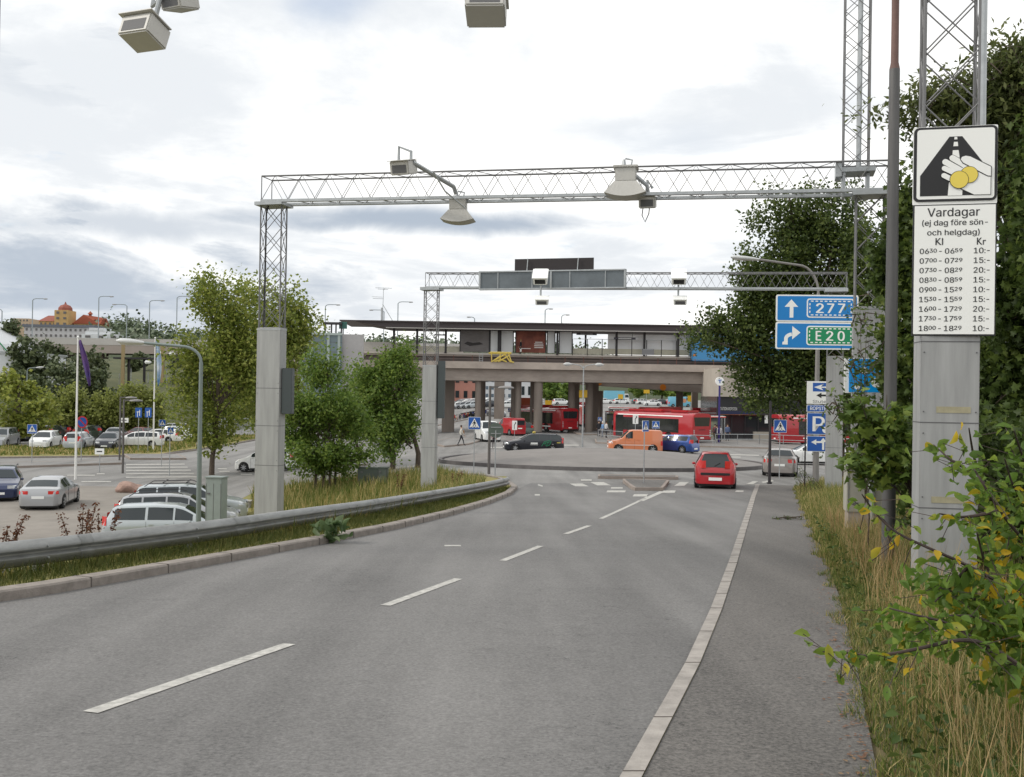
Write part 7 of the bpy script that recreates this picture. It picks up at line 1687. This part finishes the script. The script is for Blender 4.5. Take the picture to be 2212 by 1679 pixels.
n = 36000; y = 9 + 39 * RNG.uniform(0, 1, n) ** .8; e = np.array([xk(min(q, 38)) for q in y]) - np.clip((y - 38) * .25, 0, 3); off = RNG.uniform(0, 1, n) ** 1.2 * (3 + 6 * ss(1) * np.clip((y - 18) / 25, 0, 1)); xy = np.stack([e - 1.2 - off, y], 1)
blades('tall_grass', 'tall dry grass on the slope behind the crash barrier', xy, (.25 + .25 * np.clip((y - 15) / 20, 0, 1)) * RNG.uniform(.5, 1.4, n), G_dry, .008, .5)
n = 9000; Q = [(-.0, 0)]
pp = px_poly([(0, 986), (200, 984), (345, 980), (405, 971), (560, 948), (560, 942), (430, 946), (350, 952), (300, 966), (0, 966)]); xs_ = [p[0] for p in pp]; ys_ = [p[1] for p in pp]; pts = []
while len(pts) < n:
    x, y_ = random.uniform(min(xs_), max(xs_)), random.uniform(min(ys_), max(ys_))
    if inside((x, y_), pp): pts.append((x, y_))
blades('tall_grass', 'dry grass strip before the far left car park', pts, RNG.uniform(.15, .4, n), G_dry, .02, .5)
xy, off = sample_right(16000, 2.6, 20, 1.2, 3.4); blades('verge_weeds', 'broader green blades mixed into the dry grass of the right verge', xy, (.06 + .30 * np.clip(off / .9, 0, 1)) * RNG.uniform(.4, 1.2, len(xy)), leafmat('grass_weed', [(0, (.03, .05, .012)), (.6, (.07, .11, .025)), (1, (.16, .19, .05))], .6, .35, gain=1.2), .007, .9)
xy, off = sample_right(5200, 2.6, 22, 1.2, 3.0); k = off > .35; blades('tall_grass', 'tall reddish seeded stems over the dry grass of the right verge', xy[k], RNG.uniform(.5, .85, k.sum()), leafmat('grass_stem', [(0, (.30, .16, .07)), (.5, (.42, .30, .14)), (1, (.50, .42, .22))], .7, .3, gain=1.0), .0028, .5)
n = 1500; y = 2.8 + 20 * RNG.uniform(0, 1, n) ** 1.3; P = np.stack([np.interp(y, we_y, we_x) + RNG.uniform(.05, 1.5, n), y, np.zeros(n)], 1); P[:, 2] = [gz(a, b_) for a, b_ in P[:, :2]]; P[:, 2] += RNG.uniform(.03, .22, n)
o = leaf_mesh('ground_weeds', P, .07, leafmat('leaf_weed', [(0, (.03, .055, .012)), (.6, (.065, .11, .025)), (1, (.15, .19, .05))], gain=1.2), None, 'oval', .6, .6); tag(o, 'small leafy weeds scattered in the right verge', 'weeds', kind='stuff')
# litter of small leaves along the footway edge
n = 900; y = 3 + 30 * RNG.uniform(0, 1, n) ** 1.5; e = np.interp(y, we_y, we_x); x = e - np.abs(RNG.normal(0, .12, n)); P = np.stack([x, y, [gz(a, b_) + .03 for a, b_ in zip(x, y)]], 1)
o = leaf_mesh('leaf_litter', P, .035, leafmat('leaf_litter', [(0, (.12, .05, .03)), (.6, (.25, .13, .07)), (1, (.38, .28, .15))]), None, up=.93); tag(o, 'small brown fallen leaves along the footway edge', 'leaf litter', kind='stuff')

# ------------------------------------------------------------------ left background
def far_tree(px, py, rx, ry, d, lb, mt=None, base_y=None, ncl=70, per=45, leaf=None, name='tree', cat='tree', group='trees on the wooded slope', extra=None, sg=None, gap=-.75):
    c, r = E(px, py, rx, ry, d); z = gz(c[0], c[1]) if base_y is None else at(px, base_y, d).z
    cr = [(c, r)]
    if extra: cr += [E(*q, d) for q in extra]
    else:
        for k in range(3): cr.append(((c[0] + r[0] * random.uniform(-.6, .6), c[1], c[2] + r[2] * random.uniform(-.5, .35)), (r[0] * .6, r[1] * .6, r[2] * .55)))
    return tree(name, lb, Vector((c[0], c[1], z)), cr, leaf or d * .0042, mt or L_far, ncl, per, .3, sg or r[0] * .17, cat=cat, group=group, limbs=5, aspect=.8, shell=.5, gap=gap)
far_tree(38, 868, 60, 62, 95, 'yellow-green tree at the left behind the parked cars', L_yel, ncl=130, group=None, extra=[(15, 850, 35, 50), (75, 900, 40, 45), (30, 900, 55, 40)])
for a in [(155, 890, 48, 52, 108, 'round clipped willow left of the left flagpole gap', [(155, 905, 48, 50), (130, 915, 26, 40)]), (232, 893, 44, 42, 108, 'round low willow between the two taller ones', [(230, 905, 42, 40)]),
          (300, 880, 58, 50, 110, 'broad round willow behind the right flagpole', [(290, 900, 55, 50), (320, 900, 40, 50)])]:
    far_tree(*a[:6], L_wil, ncl=210, per=60, leaf=.30, name='willow_tree', group='rounded willows behind the car park', extra=a[6], sg=.36, gap=-9)
SL = [((15, 760, 40, 60, 160), 'furthest left under the hill houses'), ((70, 790, 42, 62, 150), 'under the left end of the motorway bridge'), ((110, 775, 35, 40, 175), 'just below the pale gallery building'), ((130, 830, 45, 60, 140), 'left of the left flagpole'), ((175, 800, 45, 50, 150), 'behind the left flagpole'),
      ((215, 835, 34, 44, 138), 'right of the left flagpole'), ((300, 785, 24, 20, 190), 'between two piers of the motorway bridge'), ((283, 868, 22, 26, 158), 'small before the light rail platform wall'), ((395, 800, 30, 55, 200), 'at the right end of the light rail platform'), ((60, 850, 40, 50, 130), 'above the yellow-green tree'),
      ((430, 830, 40, 70, 170), 'hidden partly by the big olive tree'), ((480, 880, 50, 60, 140), 'low behind the big olive tree'), ((100, 900, 40, 40, 125), 'behind the round willow'), ((520, 790, 50, 70, 200), 'high behind the big olive tree'), ((620, 830, 50, 80, 180), 'behind the middle gantry leg'), ((255, 905, 30, 34, 128), 'low between the willows')]
where = [q[1] for q in SL]; SL = [q[0] for q in SL]
for i, (px, py, rx, ry, d) in enumerate(SL): far_tree(px, py, rx, ry, d, 'dark green slope tree ' + where[i], base_y=py + ry + 20, ncl=85, per=42)
for i, (px, py, rx, ry, d) in enumerate([(1190, 848, 30, 22, 270), (1225, 845, 22, 22, 300), (1380, 842, 18, 16, 330), (1430, 840, 30, 18, 330), (1480, 843, 20, 14, 330)]):
    far_tree(px, py, rx, ry, d, 'green tree beyond the bridge ' + ('left between two piers', 'right between two piers', 'behind the blue truck', 'behind the row of cars', 'behind the light blue van')[i], L_ash, group='trees beyond the bridge', ncl=40)
# fence behind the big tree
fp = [gp(x, y) for x, y in [(455, 945), (500, 940), (560, 936)]]
t = thing('steel_fence', 'tall steel fence of thin uprights right of the big tree trunk', 'fence', fp[0]); k = MB()
for a, b_ in zip(fp[:-1], fp[1:]):
    n = int((b_ - a).length / .35)
    for i in range(n): q = a.lerp(b_, i / n) - fp[0]; k.cyl(q, q + Vector((0, 0, 2.0 + (.4 if i % 6 == 0 else 0))), .03 if i % 6 else .06, n=5)
k.build('uprights', M_galv, t); k = MB()
for z in (.3, 1.9): k.tube([q - fp[0] + Vector((0, 0, z)) for q in fp], .03, 5)
k.build('rails', M_galv, t)
# wood on the slope below the motorway and the far hill
hillp = [(-900, 700), (-300, 690), (-60, 692), (0, 706), (60, 722), (150, 716), (230, 700), (262, 690), (300, 700), (345, 715), (420, 722), (560, 728), (800, 738), (1200, 752), (1700, 800)]
Vh, nxh = [], 0
pxs = np.linspace(-900, 1700, 90)
for j, (d, f) in enumerate([(420, 0), (470, .45), (530, .8), (600, 1.0), (700, 1.05), (900, .9)]):
    for px in pxs:
        ty = np.interp(px, [q[0] for q in hillp], [q[1] for q in hillp]) + 8; p = at(px, ty, 600); zb = gz(0, d) - 2
        Vh.append((p.x * d / 600, d, zb + (p.z - zb) * f + .8 * math.sin(px * .05 + d)))
nh = len(pxs); Fh = np.array([(j * nh + i, j * nh + i + 1, (j + 1) * nh + i + 1, (j + 1) * nh + i) for j in range(5) for i in range(nh - 1)])
o = npmesh('hill', np.array(Vh), Fh, mat('hill_soil', (.05, .065, .03), .95, var=.2, vscale=.03)); struct(o)
n = 15000; px = RNG.uniform(-500, 1300, n); dd = RNG.uniform(480, 640, n); P = []
cl = RNG.uniform(0, 1, (420, 3))
cpx = -500 + 1800 * cl[:, 0]; cdd = 480 + 160 * cl[:, 1]
for k_i in range(420):
    a_, d_i = cpx[k_i], cdd[k_i]; ty = np.interp(a_, [q[0] for q in hillp], [q[1] for q in hillp]) + 8; top_ = at(a_, ty, 600); f = np.interp(d_i, [420, 470, 530, 600, 700], [0, .45, .8, 1, 1.05]); zb = gz(0, d_i) - 2
    if 20 < a_ < 225 and d_i > 500: continue
    c = np.array([top_.x * d_i / 600, d_i, zb + (top_.z - zb) * f + 1.0]); s_ = 3 + 3 * cl[k_i, 2]
    P.append(c + RNG.normal(size=(60, 3)) * np.array([s_, s_, s_ * .55]))
o = leaf_mesh('far_forest', np.concatenate(P), 2.0, leafmat('leaf_ridge', [(0, (.04, .055, .035)), (.5, (.065, .085, .05)), (1, (.11, .13, .075))], trans=.1), None, aspect=.9); tag(o, 'distant dark wood covering the hill behind the motorway', 'wood', kind='stuff')
def hill_house(name, lb, x0, x1, y0, y1, d, wm, rm, depth=14, rh=None, wr=2, wc=4):
    k = d / F; b = at((x0 + x1) / 2, y1, d); w = (x1 - x0) * k; h = (y1 - y0) * k; t = thing(name, lb, 'building', b)
    MB().box((0, depth / 2, h / 2 - 4), (w, depth, h + 8)).build('wall', wm, t)
    if rh: MB().add([(-w / 2 - .5, -.5, h), (w / 2 + .5, -.5, h), (w / 2 + .5, depth, h), (-w / 2 - .5, depth, h), (-w * .3, depth / 2, h + rh * k), (w * .3, depth / 2, h + rh * k)], [(0, 1, 5, 4), (2, 3, 4, 5), (0, 4, 3), (1, 2, 5), (0, 3, 2, 1)]).build('roof', rm, t)
    for r in range(wr):
        for c in range(wc): MB().box((-w / 2 + w * (c + .5) / wc, -.05, h * (r + .55) / wr), (w / wc * .4, .3, h / wr * .4)).build('window', mat('win_far', (.13, .12, .12), .4), t)
    return t, w, h, k
my = mat('yellow_render', (.50, .33, .14), .8, var=.08, vscale=.2); mr = mat('red_tiles', (.27, .085, .06), .8, var=.15, vscale=.3); mw = mat('gallery_white', (.50, .49, .50), .7, var=.06, vscale=.2)
t, w, h, k = hill_house('hill_house', 'yellow house with a red mansard roof left of the yellow tower on the hill', 84, 122, 694, 706, 560, my, mr, rh=14, wr=1, wc=4)
t, w, h, k = hill_house('tower_house', 'square yellow tower with a red domed cap on the hill', 117, 147, 670, 706, 555, my, mr, depth=10, wr=3, wc=2)
MB().lathe([(w * .52, h), (w * .5, h + 6 * k), (w * .36, h + 11 * k), (w * .1, h + 14 * k), (.1, h + 20 * k)], (0, 5, 0), 'Z', 8).build('dome_roof', mr, t)
t, w, h, k = hill_house('hill_house', 'house with a big orange red gabled roof right of the tower on the hill', 160, 214, 700, 708, 560, my, mat('orange_tiles', (.33, .085, .045), .8, var=.15, vscale=.3), rh=None, wr=1, wc=4)
MB().add([(-w / 2 - 1, -.5, h), (w / 2 + .5, -.5, h), (w / 2 + .5, 14, h), (-w / 2 - 1, 14, h), (-w * .12, -.5, h + 20 * k), (w / 2 + .5, 5, h + 15 * k), (-w * .12, 14, h + 20 * k), (w / 2 + .5, 9, h + 15 * k)], [(0, 4, 1), (1, 4, 5), (0, 3, 6, 4), (4, 6, 7, 5), (1, 5, 7, 2), (2, 7, 6, 3), (0, 1, 2, 3)]).build('roof', MATS['orange_tiles'], t)
MB().lathe([(3.2 * k, h + 16 * k), (3.2 * k, h + 21 * k), (6 * k, h + 22 * k), (.2, h + 28 * k)], (w * .08, 2, 0), 'Z', 8).build('turret', MATS['orange_tiles'], t)
hill_house('hill_house', 'pale orange block with a flat roof furthest left on the hill', 26, 62, 688, 706, 570, mat('peach_render', (.52, .40, .28), .8), mr, wr=2, wc=5)
t, w, h, k = hill_house('gallery_building', 'long low pale gallery building stretching below the hill houses', 52, 200, 707, 732, 520, mw, mr, wr=2, wc=14)
MB().box((0, 7, h + .6), (w + 2, 15, 1.4)).build('roof', mat('gallery_roof', (.13, .14, .17), .7), t)
t, w, h, k = hill_house('gallery_building', 'stepped white terrace building right of the long pale gallery', 176, 258, 722, 734, 505, mat('terrace_white', (.62, .64, .66), .6), mr, wr=1, wc=3)
for i, (a, b_) in enumerate(((182, 240), (190, 222))): MB().box((((a + b_) / 2 - 217) * k, 6, h + (3.5 + 7 * i) * k), ((b_ - a) * k, 10, 6.5 * k)).build('terrace', MATS['terrace_white'], t)
# wooded ground rising under the motorway bridge
sv = []; sxn = 50; prof_ = [(118, 0), (130, 2.0), (150, 4.2), (175, 6.2), (215, 9.5), (330, 12)]
for d, hgt in prof_:
    for i in range(sxn):
        x = -170 + 140 * i / (sxn - 1); w = ss((-(x) - 34 - (d - 118) * .05) / 16); sv.append((x, d, gz(x, d) + (hgt + .5 * math.sin(x * .6 + d)) * w - .1 * (1 - w)))
Fs = np.array([(j * sxn + i, j * sxn + i + 1, (j + 1) * sxn + i + 1, (j + 1) * sxn + i) for j in range(len(prof_) - 1) for i in range(sxn - 1)])
o = npmesh('slope', np.array(sv), Fs, mat('slope_green', (.045, .06, .02), .95, var=.3, vscale=.3, col2=(.10, .10, .04))); struct(o)
print('all ok', len(bpy.data.objects))
